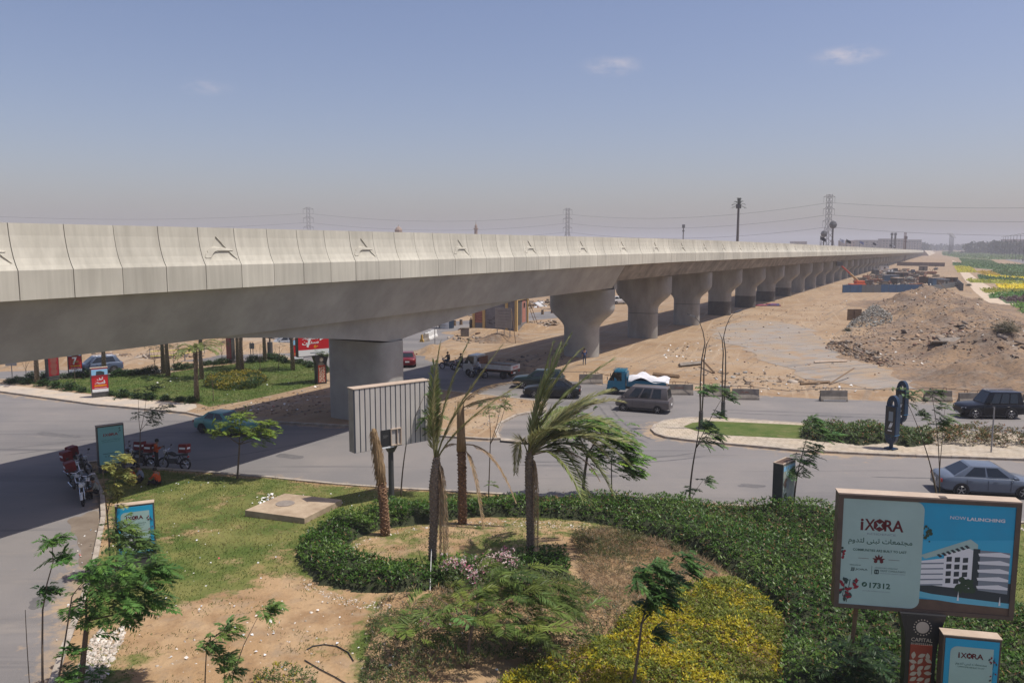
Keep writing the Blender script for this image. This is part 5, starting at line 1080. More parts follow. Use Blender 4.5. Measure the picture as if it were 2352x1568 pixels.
text('NOW', .36, .085, pm_whit, ps, U(.675), W_(.125), Y0 - .008); text('LAUNCHING', .86, .09, pm_whit, ps, U(.835), W_(.13), Y0 - .008, .03)
capital_column(t, zb + .02, .72)
MB().tube([(-1.5, .2, zb), (-1.56, .25, zb * .5), (-1.75, .3, 0)], [.06, .05, .05], 6).build('stay_pole', m_wood, t)

# billboard seen from behind
bb_ = G(906, 1158); t = thing('billboard', 'pale ribbed metal back of a billboard on a black post', 'billboard', (bb_[0], bb_[1], .14), A38)
bw, bh, zb = 3.95, 2.9, 2.62
core = MB().box((0, .26, zb + bh / 2), (bw, .5, bh)).build('casing', mat('painted sheet side', (.30, .29, .285), .6, c2=(.24, .225, .215), scale=2), t)
m_sheet = mat('ribbed sheet', (.52, .49, .45), .55, c2=(.43, .40, .375), scale=1.3, stretch=(1, 1, .3))
m_groove = mat('sheet seam', (.10, .125, .17), .6)
MB().box((0, -.002, zb + bh / 2), (bw - .02, .012, bh - .02)).build('seam_backing', m_groove, t)
for k in range(15):
    w = (bw - .04) / 15; MB().box((-bw / 2 + .02 + w * (k + .5), -.028 + .003 * (k % 2), zb + bh / 2), (w * .80, .04, bh - .03)).build('rib_sheet', m_sheet, t, bevel=.012)
MB().box((0, .24, zb + bh + .02), (bw + .06, .62, .035)).build('cap', m_tan, t)
hx = -.42; MB().box((hx, -.056, zb + .47), (.52, .02, .78)).build('hatch_opening', m_black, t)
for (cx, cz, sx, sz) in ((hx + .52, zb + .85, .56, .035), (hx + .52, zb + .10, .56, .035), (hx + .26, zb + .47, .035, .8), (hx + .78, zb + .47, .035, .8), (hx + .58, zb + .47, .025, .74)): MB().box((cx, -.085, cz), (sx, .07, sz)).build('hatch_frame', m_tan, t)
text('SP', .26, .14, mat('chalk', (.12, .12, .12), .9), t, hx - .02, zb + .55, -.070, .01); MB().box((hx + .1, -.075, zb + .035), (.62, .03, .06)).build('hatch_sill', pm_whit, t)
MB().cyl((0, .26, -.1), (0, .26, zb - .22), .135, .125, 16).build('post', m_dgrey, t, smooth='angle')
MB().loft([[(x * k, .26 + y * k, z) for x, y in ((-1, -1), (1, -1), (1, 1), (-1, 1))] for k, z in ((.12, zb - .3), (.24, zb + .0))]).build('post_head', m_dgrey, t)
MB().box((0, .26, .03), (.5, .5, .06)).build('foot_plate', m_dgrey, t)

# red billboard beyond the tall pier
rb = G(737, 884); t = thing('billboard', 'red billboard with a white seven half hidden behind the pier', 'billboard', (rb[0], rb[1], .13), A38)
bw, bh, zb = 4.0, 2.85, 2.45
MB().box((0, .25, zb + bh / 2), (bw, .5, bh)).build('casing', m_black, t); MB().box((0, .25, zb + bh + .02), (bw + .04, .52, .03)).build('cap', m_tan, t)
ps = MB().box((0, -.006, zb + bh / 2), (bw - .12, .012, bh - .12)).build('poster', pm_red, t)
text('7', .62, 1.15, pm_whit, ps, -.95, zb + 1.35, -.02, .03)
for k, (wd, cx, cz, m_) in enumerate(((arabic('تقسيط'), -.85, 1.55, pm_whit), (arabic('سنين'), -.85, 1.15, pm_whit))): text(wd, 1.5, .3, m_, ps, cx, zb + cz, -.022 - .002 * k, .03)
text('٥٠', .4, .24, pm_yel, ps, -.35, zb + .83, -.02, .03)
flat(ps, 'printed_shape', [(0, zb + 1.3), (.9, zb + 1.7), (.7, zb + 2.3), (.1, zb + 2.3)], -.018, pm_whit); flat(ps, 'printed_footer', rect(-bw / 2 + .06, zb + .06, bw / 2 - .06, zb + .58), -.018, pm_whit); flat(ps, 'printed_line', rect(-.9, zb + .25, .3, zb + .33), -.02, pm_shade); flat(ps, 'printed_logo', leafshape(1.0, zb + .32, .5, .22, .3), -.02, pm_blue)
capital_column(t, zb, .9, .5)

# blue double-faced advertising pylons on the median
m_bluep = mat('blue enamel', (.007, .026, .06), .4, c2=(.012, .038, .08), scale=2)
def pylon_sign(bp, h, label):
    b = G(*bp); t = thing('pylon_sign', label, 'sign', (b[0], b[1], .14), -R(60), 'blue pylon signs on the median'); w, d = .72, .40
    MB().box((0, 0, .04), (.6, .5, .08)).build('foot_plate', m_bluep, t); MB().cyl((0, 0, .05), (0, 0, .36), .11, .11, 12).build('stub', m_bluep, t)
    z0, z1 = .82, h - .62
    body = MB().box((0, 0, (z0 + z1) / 2), (w, d, z1 - z0)).build('casing', m_bluep, t, bevel=.04)
    f = MB().box((0, -d / 2 - .006, (z0 + z1) / 2), (w - .12, .012, z1 - z0 - .1)).build('poster', m_black, t)
    flat(f, 'printed_panel', rect(-.12, z0 + (z1 - z0) * .5, .16, z0 + (z1 - z0) * .82), -d / 2 - .014, pm_shade)
    for k in range(3): flat(f, 'printed_arc', leafshape(-.02 + .06 * k, z0 + (z1 - z0) * .36, .45, .05, 1.2), -d / 2 - .014 - .001 * k, pm_whit)
    flat(f, 'printed_line', rect(-.14, z0 + .28, .14, z0 + .34), -d / 2 - .014, pm_whit)
    def arch(zc, hh, sg, nm):
        ro, ri = [], []
        for k in range(13):
            a = math.pi * k / 12; ro.append((w / 2 * math.cos(a), zc + sg * hh * math.sin(a))); ri.append(((w / 2 - .23) * math.cos(a), zc + sg * (hh - .26) * math.sin(a)))
        mb = MB()
        for k in range(12):
            q = [ro[k], ro[k + 1], ri[k + 1], ri[k]]; mb.hexa([(x, -.12, z) for x, z in q], [(x, .12, z) for x, z in q])
        mb.build(nm, m_bluep, t)
    arch(z1, .62, 1, 'arch'); arch(z0, .52, -1, 'lower_arch'); MB().box((0, 0, z0 + .06), (w + .02, d + .02, .03)).build('trim', mat('light blue trim', (.05, .2, .38), .4), t)
pylon_sign((2046, 1036), 3.2, 'nearer blue pylon sign with looped ends on the median'); pylon_sign((2068, 985), 3.1, 'further blue pylon sign with looped ends on the median')

# street lamps with two bowed stems
m_pole = mat('bronze pole', (.075, .062, .05), .5)
def lamp(bp, label, flip):
    b = G(*bp); s = -1 if flip else 1; t = thing('street_lamp', label, 'street lamp', (b[0], b[1], .14), 0, 'bowed street lamps')
    MB().cyl((0, 0, -.05), (0, 0, 1.15), .15, .14, 14).build('base', m_dgrey, t, smooth='angle'); MB().box((0, 0, .02), (.5, .5, .04)).build('base_plate', m_dgrey, t)
    MB().tube([(-.05 * s, 0, 1.1), (-.10 * s, 0, 3.0), (-.05 * s, 0, 4.6), (.12 * s, 0, 5.6), (.08 * s, 0, 5.9)], [.05, .045, .04, .035, .03], 8).build('stem', m_pole, t, smooth=True)
    MB().tube([(.06 * s, 0, 1.1), (.13 * s, .03, 3.0), (.10 * s, .03, 4.5), (.22 * s, 0, 5.5), (.48 * s, 0, 6.05)], [.05, .045, .04, .03, .008], 8).build('stem', m_pole, t, smooth=True)
    arm = MB().tube([(.08 * s, 0, 5.85), (-.02 * s, 0, 6.35), (-.25 * s, 0, 6.95), (-.52 * s, 0, 7.3)], [.032, .028, .024, .02], 8).build('arm', m_pole, t, smooth=True)
    hd = MB().loft([[(-.52 * s - s * x, y, 7.3 + .35 * x + z) for y, z in ((-wd, -.03), (wd, -.03), (wd * .8, .05), (-wd * .8, .05))] for x, wd in ((0, .06), (.12, .15), (.4, .17), (.55, .1))]).build('lamp_head', m_dgrey, t)
    MB().loft([[(-.52 * s - s * x, y, 7.26 + .35 * x + z) for y, z in ((-wd, -.012), (wd, -.012), (wd, .004), (-wd, .004))] for x, wd in ((.14, .10), (.42, .12))]).build('lens', m_lamp, hd)
lamp((1609, 989), 'bowed street lamp leaning left over the median nose', False); lamp((1660, 964), 'bowed street lamp whose head leans right beside the sand', True)
def stake(name, label, bp, h, r=.04, board=None, cat='post'):
    b = G(*bp); t = thing(name, label, cat, (b[0], b[1], .13)); MB().cyl((0, 0, -.05), (0, 0, h), r, r * .9, 8).build('post', m_steel, t)
    if board: MB().box((0, -.05, h - board[1] / 2), (board[0], .03, board[1])).build('board', m_steel, t)
stake('sign_post', 'thin steel post standing on the median bushes', (2276, 1043), 2.6, .045); stake('road_sign', 'small grey back of a road sign at the far left', (29, 876), 2.1, .04, (1.0, .8), 'road sign')
b = G(621, 822); t = thing('street_lamp', 'lamp pole with thick dark base at the far lawn tip', 'street lamp', (b[0], b[1], .13)); MB().cyl((0, 0, 0), (0, 0, 1.6), .28, .28, 14).build('base', m_dgrey, t); MB().cyl((0, 0, 1.6), (0, 0, 7.5), .09, .06, 10).build('pole', m_pole, t)
b = G(582, 830); t = thing('notice_sign', 'small empty notice sign at the far road edge', 'sign', (b[0], b[1], .13)); [MB().cyl((x, 0, 0), (x, 0, 1.9), .04, .04, 6).build('post', m_steel, t) for x in (-.25, .0)]; MB().box((-.1, 0, 1.5), (.5, .04, .6)).build('board', m_steel, t)
# ------------------------------------------------------------------ vehicles
def paint(name, c): return mat('paint ' + name, c, .34, .1, .35, c2=tuple(q * .9 + .004 for q in c), scale=1.4, coat=.4)
def lerp_list(ts, xs, t): return float(np.interp(t, ts, xs))
def body_loft(st, W):
    """st: (x, z bottom, z shoulder, half-width factor); rounded section"""
    rings = []
    for x, zb, zt, k in st:
        h = W / 2 * k; m_ = zb + (zt - zb) * .55
        rings.append([(x, y, z) for y, z in ((-h * .80, zb), (-h * .96, zb + .07), (-h, m_), (-h * .985, zt - .10), (-h * .93, zt - .02), (-h * .80, zt + .015), (0, zt + .035), (h * .80, zt + .015), (h * .93, zt - .02), (h * .985, zt - .10), (h, m_), (h * .96, zb + .07), (h * .80, zb))])
    return MB().loft(rings)
def quad_on(p, inset_u, inset_v, off):
    """inset copy of a quad p (4 Vectors, in order) pushed out along its normal"""
    n = (p[1] - p[0]).cross(p[3] - p[0]).normalized()
    def at(u, v): return (p[0].lerp(p[1], u)).lerp(p[3].lerp(p[2], u), v) + n * off
    (u0, u1), (v0, v1) = inset_u, inset_v
    return [at(u0, v0), at(u1, v0), at(u1, v1), at(u0, v1)], n
def pane(parent, name, p, iu, iv, m, off=.006, th=.006):
    q, n = quad_on(p, iu, iv, off); return MB().hexa(q, [v + n * th for v in q]).build(name, m, parent)
m_alloy = mat('alloy', (.34, .34, .35), .38, .8)
def wheel(parent, x, y, r, w, rim=None):
    s = 1 if y > 0 else -1
    wl = MB().loft([[(x + rr_ * math.cos(2 * math.pi * k / 18), y + dy, r + rr_ * math.sin(2 * math.pi * k / 18)) for k in range(18)] for rr_, dy in ((r * .62, -w / 2), (r * .95, -w / 2), (r, -w * .3), (r, w * .3), (r * .95, w / 2), (r * .62, w / 2))]).build('wheel', m_rubber, parent, smooth='angle')
    ri = MB().loft([[(x + rr_ * math.cos(2 * math.pi * k / 15), y + s * dy, r + rr_ * math.sin(2 * math.pi * k / 15)) for k in range(15)] for rr_, dy in ((r * .66, w / 2 - .01), (r * .62, w / 2 + .008), (r * .55, w / 2 - .03), (r * .16, w / 2 - .02), (r * .12, w / 2 + .012))])
    for k in range(5):
        a = 2 * math.pi * k / 5 + .3; ri.box((x + r * .34 * math.cos(a), y + s * (w / 2 - .004), r + r * .34 * math.sin(a)), (r * .55, .02, r * .14), ry=-a)
    ri.build('rim', rim or m_alloy, wl, smooth=False)
    return wl
SEDAN = [(-.50, .42, .66, .72), (-.492, .33, .80, .84), (-.46, .26, .90, .95), (-.38, .22, .945, .99), (-.2, .20, .95, 1), (0, .20, .93, 1), (.17, .20, .94, 1), (.28, .21, .88, .99), (.40, .22, .80, .97), (.465, .25, .72, .90), (.49, .31, .62, .80), (.50, .40, .54, .70)]
SUVB = [(-.50, .48, .80, .80), (-.49, .36, .96, .90), (-.46, .30, 1.03, .96), (-.36, .28, 1.06, 1), (0, .27, 1.04, 1), (.18, .27, 1.04, 1), (.30, .28, .99, .99), (.42, .29, .93, .97), (.47, .33, .86, .93), (.495, .42, .72, .84), (.50, .5, .62, .76)]
VANB = [(-.50, .42, .90, .90), (-.49, .34, 1.0, .97), (-.45, .30, 1.02, 1), (0, .28, 1.0, 1), (.25, .28, .98, 1), (.40, .29, .95, .98), (.47, .33, .86, .93), (.495, .40, .66, .84), (.50, .46, .56, .78)]
def car(name, label, cat, bp, head, m, L=4.4, W=1.74, H=1.44, st=SEDAN, cabin=(-.36, -.19, .06, .23), nwin=2, wheels=(.295, -.30), wr=.31, rails=False, spare=False, rim=None, group=None, seam=True, z0=.013, loc=None, rack=False):
    b = G(*bp) if loc is None else loc
    t = thing(name, label, cat, (b[0], b[1], z0), head, group)
    belt = lerp_list([s[0] for s in st], [s[2] for s in st], -.1)
    body = body_loft([(x * L, zb, zt, k) for x, zb, zt, k in st], W).build('body', m, t, smooth='angle')
    xr, xrr, xfr, xf = [q * L for q in cabin]; hb, ht = W / 2 * .90, W / 2 * .70; z1 = belt - .01
    B = [Vector(p) for p in ((xr, -hb, z1), (xf, -hb, z1), (xf, hb, z1), (xr, hb, z1))]; T = [Vector(p) for p in ((xrr, -ht, H), (xfr, -ht, H), (xfr, ht, H), (xrr, ht, H))]
    MB().hexa(B, T).build('cabin', m, t, bevel=.055, smooth='angle')
    pane(t, 'windshield', [B[1], B[2], T[2], T[1]], (.06, .94), (.08, .90), m_glass); pane(t, 'rear_window', [B[3], B[0], T[0], T[3]], (.08, .92), (.12, .88), m_glass)
    for side in (0, 1):
        P = [B[0], B[1], T[1], T[0]] if side == 0 else [B[2], B[3], T[3], T[2]]
        for k in range(nwin):
            a0 = .13 + .74 * k / nwin + .02; a1 = .13 + .74 * (k + 1) / nwin - .02
            pane(t, 'side_window', P, (a0, a1), (.10, .88), m_glass)
    ax = [q * L for q in wheels]
    for x in ax:
        for s in (-1, 1):
            MB().loft([[(x + wr * 1.17 * math.cos(math.pi * k / 10), s * (W / 2 * .90), wr + wr * 1.17 * math.sin(math.pi * k / 10)) for k in range(11)] + [(x - wr * 1.17, s * W / 2 * .90, .2), (x + wr * 1.17, s * W / 2 * .90, .2)], [(x + wr * 1.17 * math.cos(math.pi * k / 10), s * (W / 2 + .004), wr + wr * 1.17 * math.sin(math.pi * k / 10)) for k in range(11)] + [(x - wr * 1.17, s * (W / 2 + .004), .2), (x + wr * 1.17, s * (W / 2 + .004), .2)]]).build('wheel_arch', m_black, t)
            wheel(t, x, s * (W / 2 - .085), wr, .19, rim)
    zt_f = lerp_list([s[0] for s in st], [s[2] for s in st], .465); zt_r = lerp_list([s[0] for s in st], [s[2] for s in st], -.47)
    for s in (-1, 1):
        MB().hexa([(.455 * L, s * W * .445, zt_f - .17), (.489 * L, s * W * .26, zt_f - .20), (.496 * L, s * W * .26, zt_f - .10), (.455 * L, s * W * .46, zt_f - .04)], [(.475 * L, s * W * .45, zt_f - .17), (.50 * L, s * W * .26, zt_f - .20), (.497 * L, s * W * .26, zt_f - .085), (.47 * L, s * W * .45, zt_f - .035)]).build('headlight', m_lamp, t)
        MB().box((-.488 * L, s * W * .36, zt_r - .15), (.06, W * .18, .16)).build('taillight', m_red, t, bevel=.015)
        MB().box((xf - .12 * L * .6, s * (W / 2 + .06), belt + .06), (.12, .18, .11)).build('mirror', m, t, bevel=.03)
        for k in range(2): MB().box(((.02 - .24 * k) * L + .02, s * (W / 2 * .985 + .008), belt - .15), (.17, .025, .03)).build('door_handle', m_chrome if rails else m, t)
        MB().box((0, s * W / 2 * .975, .24), (L * .42, .03, .09)).build('sill', m_black, t)
        if seam:
            for xs in (.17, -.045, -.25): MB().box((xs * L, s * (W / 2 * .998), belt * .5 + .13), (.012, .01, belt - .42)).build('door_gap', m_black, t)
    MB().box((.492 * L, 0, .40), (.05, W * .62, .14)).build('grille', m_black, t, bevel=.01); MB().box((-.497 * L, 0, .36), (.05, W * .74, .12)).build('bumper', m_black if st is SUVB else m, t, bevel=.02)
    MB().box((-.505 * L, 0, .62), (.015, .42, .14)).build('licence_plate', m_white, t); MB().box((.508 * L, 0, .34), (.015, .42, .12)).build('licence_plate', m_white, t)
    if rails:
        for s in (-1, 1): MB().tube([(xrr - .1, s * (ht - .05), H - .01), (xrr + .05, s * (ht - .05), H + .05), (xfr - .15, s * (ht - .05), H + .05), (xfr, s * (ht - .05), H - .01)], .018, 6).build('roof_rail', m_chrome, t)
    if spare:
        MB().loft([[(-.50 * L - dx, rr_ * math.cos(2 * math.pi * k / 18), .93 + rr_ * math.sin(2 * math.pi * k / 18)) for k in range(18)] for rr_, dx in ((.30, .02), (.33, .06), (.33, .18), (.22, .22))]).build('spare_wheel', m_black, t)
    return t
def hd(p, q):
    a, b = G(*p), G(*q); return math.atan2(b[1] - a[1], b[0] - a[0])
car('sedan', 'teal saloon car crossing in the viaduct shadow', 'car', (520, 993), R(-24), paint('teal', (.10, .30, .265)), L=4.25, W=1.66, H=1.38, cabin=(-.37, -.22, .04, .22), rim=m_dgrey)
car('sedan', 'dark red saloon car driving away past the tall pier', 'car', (936, 838), R(97), paint('red', (.16, .008, .014)), L=4.3, W=1.72, H=1.40)
car('sedan', 'blue-grey saloon car behind the big white billboard', 'car', (2262, 1131), hd((2184, 1130), (2321, 1137)), paint('blue grey', (.12, .145, .19)), L=4.6, W=1.8, H=1.46, cabin=(-.38, -.20, .07, .27))
car('suv', 'black off-roader with side steps by the concrete barriers', 'car', (2268, 957), hd((2319, 958), (2221, 957)), mat('black body', (.006, .007, .011), .3, 0, .25, coat=.15), L=4.2, W=1.8, H=1.86, st=SUVB, cabin=(-.475, -.44, .05, .17), nwin=3, wr=.37, wheels=(.31, -.27), rails=True, spare=True)
car('suv', 'blue-grey SUV with roof rails on the far left road', 'car', (222, 857), hd((249, 854), (193, 859)), paint('steel blue', (.085, .115, .18)), L=4.45, W=1.82, H=1.62, st=SUVB, cabin=(-.45, -.36, .06, .22), nwin=2, wr=.34, rails=True)
car('minivan', 'grey-brown passenger minivan on the far carriageway', 'van', (1479, 943), hd((1505, 950), (1432, 944)), paint('taupe', (.13, .115, .115)), L=4.0, W=1.62, H=1.86, st=VANB, cabin=(-.475, -.44, .20, .40), nwin=3, wr=.28, wheels=(.34, -.29))
car('hatchback', 'dark green estate car behind the palm fronds', 'car', (1238, 890), R(170), paint('dark green', (.012, .028, .03)), L=4.4, W=1.76, H=1.56, st=SUVB, cabin=(-.46, -.40, .05, .22), nwin=3, wr=.32)
car('sedan', 'black saloon car hidden behind the green palm', 'car', (1268, 911), R(172), paint('jet black', (.01, .012, .014)), L=4.6, W=1.8, H=1.45)
car('pickup_car', 'dark car glimpsed under the girder on the far road', 'car', (587, 786), R(185), paint('dark', (.015, .018, .02)), L=4.4, W=1.76, H=1.5, st=SUVB, cabin=(-.46, -.40, .05, .22), group=None)
car('sedan', 'light grey car under the girder near the far lamp base', 'car', (656, 798), R(200), paint('silver', (.33, .34, .36)), L=4.3, W=1.7, H=1.42)
car('suv', 'white car parked in the sand between two piers', 'car', (1424, 698), R(20), paint('white', (.62, .62, .62)), L=4.4, W=1.76, H=1.6, st=SUVB, cabin=(-.46, -.38, .05, .22))

def lorry(name, label, bp, head, cab_m, bed_m, L=4.7, W=1.75, cabL=1.5, cabH=1.95, bedz=.78, wallh=.42, tail_text=None, tarp=False, rack=False, load=False, z0=.013):
    b = G(*bp); t = thing(name, label, 'truck', (b[0], b[1], z0), head)
    MB().box((0, 0, .55), (L * .94, .75, .16)).build('chassis', m_black, t)
    x1 = L / 2; x0 = x1 - cabL; hw = W / 2 * .95
    cab = MB().loft([[(x, y, z) for y, z in ((-hw, .42), (-hw, cz * .62), (-hw * .92, cz), (hw * .92, cz), (hw, cz * .62), (hw, .42))] for x, cz in ((x0, cabH), (x0 + cabL * .62, cabH + .02))]).build('cab', cab_m, t, bevel=.03)
    xa, xb = x0 + cabL * .62, x1
    nose = MB().hexa([(xa, -hw, .42), (xb, -hw * .96, .42), (xb, hw * .96, .42), (xa, hw, .42)], [(xa, -hw, 1.18), (xb - .06, -hw * .96, 1.12), (xb - .06, hw * .96, 1.12), (xa, hw, 1.18)]).build('cab_front', cab_m, t, bevel=.03)
    ws = [Vector(p) for p in ((xb - .10, -hw * .93, 1.13), (xb - .10, hw * .93, 1.13), (xa + .03, hw * .86, cabH), (xa + .03, -hw * .86, cabH))]; MB().hexa(ws, [v + Vector((-.05, 0, -.02)) for v in ws]).build('windshield', m_glass, t)
    for s in (-1, 1):
        q = [Vector(p) for p in ((xa - .62, s * (hw + .001), 1.16), (xb - .22, s * (hw * .97), 1.16), (xa + .05, s * hw * .93, cabH - .12), (xa - .60, s * hw * .94, cabH - .12))]; MB().hexa(q, [v + Vector((0, s * .012, 0)) for v in q]).build('side_window', m_glass, t)
        MB().box((xb + .0, s * hw * .72, .74), (.05, .22, .16)).build('headlight', m_lamp, t, bevel=.01); MB().box((xb - .05, s * (hw + .14), 1.35), (.05, .12, .25)).build('mirror', m_black, t); MB().box((-L / 2 + .02, s * W * .40, .62), (.05, .2, .1)).build('taillight', m_red, t)
    MB().box((xb + .005, 0, .50), (.06, W * .9, .14)).build('bumper', m_dgrey, t); MB().box((xb - .02, 0, .92), (.03, W * .62, .16)).build('grille', m_black, t)
    bx0, bx1 = -L / 2, x0 - .08; bc = (bx0 + bx1) / 2; bl = bx1 - bx0
    MB().box((bc, 0, bedz), (bl, W, .08)).build('bed_floor', m_rust if load else bed_m, t)
    for s in (-1, 1): MB().box((bc, s * (W / 2 - .02), bedz + .04 + wallh / 2), (bl, .04, wallh)).build('side_board', bed_m, t, bevel=.008)
    tg = MB().box((bx0 + .02, 0, bedz + .04 + wallh / 2), (.04, W - .09, wallh)).build('tailgate', bed_m, t, bevel=.008); MB().box((bx1 - .02, 0, bedz + .04 + wallh / 2 + .1), (.04, W - .09, wallh + .2)).build('headboard', bed_m, t)
    if tail_text:
        o = text(tail_text, .95, .20, pm_red, tg, 0, 0, 0, .03); o.rotation_euler = (0, 0, -R(90)); o.location = (bx0 - .008, 0, bedz + .04 + wallh / 2)
    for x, n in ((x1 - .62, 1), (-L / 2 + .85, 1)):
        for s in (-1, 1): wheel(t, x, s * (W / 2 - .14), .34, .20, m_dgrey)
    MB().box((-L / 2 - .01, 0, .5), (.06, W * .92, .1)).build('rear_bumper', m_dgrey, t); MB().box((-L / 2 - .045, .3, .56), (.015, .4, .14)).build('licence_plate', m_white, t)
    if tarp:
        n = 14; V = []; F = []
        for i in range(n):
            for j in range(9):
                x = bx0 - .25 + (bl + .1) * i / (n - 1); y = -W / 2 * 1.04 + W * 1.04 * j / 8; z = bedz + wallh + .10 + .16 * math.sin(i * .9) * math.sin(j * .8 + .5) + .30 * math.exp(-((i - 9) / 4) ** 2) - (.22 if j in (0, 8) else 0) + .05 * rnd.random(); V.append((x, y, z))
        for i in range(n - 1):
            for j in range(8): F.append((i * 9 + j, (i + 1) * 9 + j, (i + 1) * 9 + j + 1, i * 9 + j + 1))
        MB().add(V, F).build('tarpaulin', mat('white tarp', (.66, .66, .67), .7, c2=(.52, .52, .55), scale=2), t, smooth=True)
        for k in range(4): MB().box((x0 + .1 + .3 * k, 0, cabH + .05), (.03, W * .8, .03)).build('roof_rack_bar', cab_m, t)
        MB().box((x0 + .5, -W * .38, cabH + .07), (1.1, .03, .03)).build('roof_rack_rail', cab_m, t); MB().box((x0 + .5, W * .38, cabH + .07), (1.1, .03, .03)).build('roof_rack_rail', cab_m, t)
        MB().box((bx1 + .02, 0, bedz + .75), (.05, W, .5)).build('load_guard', bed_m, t)
    if load:
        MB().box((bx1 - .12, .0, bedz + .62), (.10, W * .9, .8)).build('load_guard', m_rust, t); MB().box((bc + .3, 0, bedz + .2), (bl * .7, W * .75, .25)).build('load', m_wood, t, bevel=.05)
    return t
lorry('light_truck', 'blue light truck with a white tarpaulin behind the minivan', (1463, 905), hd((1505, 910), (1421, 906)), paint('truck blue', (.012, .16, .26)), paint('truck blue bed', (.012, .13, .22)), L=4.7, tarp=True)
lorry('pickup_truck', 'white flatbed pickup waiting in the viaduct shadow', (1128, 864), R(152), paint('dirty white', (.50, .49, .46)), mat('white board', (.58, .57, .54), .6, c2=(.46, .44, .41), scale=3), L=5.1, W=1.8, tail_text='ISUZU', load=True)

# ------------------------------------------------------------------ motorbikes
m_frame_b = mat('bike frame', (.02, .02, .022), .4, .4)
def bike(label, bp, head, box=None, tank=(.03, .03, .032), z0=.013, box2=False, loc=None, lean=.12):
    b = G(*bp) if loc is None else loc; t = thing('motorbike', label, 'motorbike', (b[0], b[1], z0), head, 'delivery motorbikes' if box else None); t.rotation_euler = (lean, 0, head)
    for x in (-.64, .64):
        w = MB().loft([[(x + (.29 + .045 * math.cos(a)) * math.cos(2 * math.pi * k / 20), .05 * math.sin(a), .30 + (.255 + .045 * math.cos(a)) * math.sin(2 * math.pi * k / 20) * 1.12) for k in range(20)] for a in [i * math.pi / 4 for i in range(9)]], caps=False).build('wheel', m_rubber, t, smooth=True)
        r = MB(); [r.cyl((x, 0, .30), (x + .25 * math.cos(k * .7854), 0, .30 + .25 * math.sin(k * .7854)), .010, .008, 4) for k in range(8)]; r.cyl((x, -.05, .30), (x, .05, .30), .06, .06, 10); r.build('spokes', m_chrome, w)
    MB().tube([(.60, 0, .62), (.40, 0, .88), (.0, 0, .72), (-.3, 0, .78), (-.75, 0, .82)], .025, 6).tube([(.42, 0, .85), (.30, 0, .42), (-.15, 0, .35), (-.3, 0, .76)], .022, 6).tube([(-.15, .1, .36), (-.64, .1, .30)], .02, 5).tube([(-.15, -.1, .36), (-.64, -.1, .30)], .02, 5).tube([(-.64, .12, .32), (-.38, .12, .74)], .02, 5).tube([(-.64, -.12, .32), (-.38, -.12, .74)], .02, 5).build('frame', m_frame_b, t)
    for s in (-1, 1): MB().tube([(.64, s * .09, .30), (.40, s * .09, .98)], .024, 6).build('fork', m_chrome, t)
    MB().box((.08, 0, .46), (.36, .26, .28)).build('engine', m_dgrey, t, bevel=.04); MB().cyl((.14, 0, .55), (.2, 0, .72), .10, .10, 8).build('cylinder_fins', m_steel, t)
    MB().loft([[(x, wd * math.cos(2 * math.pi * k / 10), z + h * math.sin(2 * math.pi * k / 10)) for k in range(10)] for x, wd, h, z in ((-.12, .06, .05, .80), (-.02, .12, .10, .84), (.14, .15, .13, .87), (.30, .12, .10, .88), (.40, .05, .05, .86))]).build('fuel_tank', mat('tank %.2f %.2f' % (tank[0], tank[2]), tank, .3, coat=.5), t, smooth=True)
    MB().loft([[(x, y, z) for y, z in ((-wd, .76), (wd, .76), (wd * .85, zt), (-wd * .85, zt))] for x, wd, zt in ((-.08, .10, .82), (-.3, .14, .85), (-.6, .13, .90), (-.74, .09, .91))]).build('seat', m_black, t, bevel=.015)
    MB().tube([(.36, -.36, 1.06), (.40, -.2, 1.10), (.42, 0, 1.03), (.40, .2, 1.10), (.36, .36, 1.06)], .014, 6).build('handlebar', m_chrome, t); MB().box((.55, 0, .94), (.14, .17, .17)).build('headlight', m_lamp, t, bevel=.03)
    for s in (-1, 1): MB().tube([(.40, s * .26, 1.08), (.40, s * .33, 1.24)], .008, 4).box((.40, s * .34, 1.27), (.02, .12, .08)).build('mirror', m_black, t)
    for x, a0 in ((.64, .2), (-.64, .5)): MB().loft([[(x + (.345 + d) * math.cos(a0 + 2.2 * k / 8), y, .30 + (.345 + d) * math.sin(a0 + 2.2 * k / 8)) for y, d in ((-.06, -.02), (0, .02), (.06, -.02))] for k in range(9)], close=False, caps=False).build('mudguard', mat('tank %.2f %.2f' % (tank[0], tank[2]), tank, .3), t)
    MB().tube([(.2, -.14, .40), (-.1, -.16, .26), (-.75, -.17, .34)], [.022, .03, .04], 7).build('exhaust', m_chrome, t); MB().box((-.80, 0, .72), (.04, .14, .08)).build('taillight', m_red, t)
    if box:
        bx = MB().box((-.58, 0, 1.16), (.46, .48, .46)).build('delivery_box', mat('delivery red', (.20, .014, .016), .6, c2=(.14, .014, .014), scale=4), t, bevel=.03)
        MB().box((-.58, .243, 1.18), (.34, .008, .10)).build('box_stripe', pm_whit, bx); MB().box((-.58, -.243, 1.18), (.34, .008, .10)).build('box_stripe', pm_whit, bx); MB().box((-.813, 0, 1.18), (.008, .30, .10)).build('box_stripe', pm_whit, bx); MB().box((-.58, 0, 1.395), (.40, .42, .012)).build('box_lid', m_black if box == 2 else mat('delivery red', (.3, .02, .02)), bx)
    return t
bike('parked delivery bike with red box right of the standing man', (400, 1078), R(172), 1)
bike('parked delivery bike with red box behind the bare sapling', (322, 1076), R(168), 1, lean=.1)
bike('delivery bike with a dark box nearest the mint sign', (300, 1070), R(165), 2, tank=(.05, .02, .02), lean=.1)
bike('outermost of the clustered delivery bikes with upright red box', (172, 1100), R(-38), 1, tank=(.30, .31, .32), lean=.1)
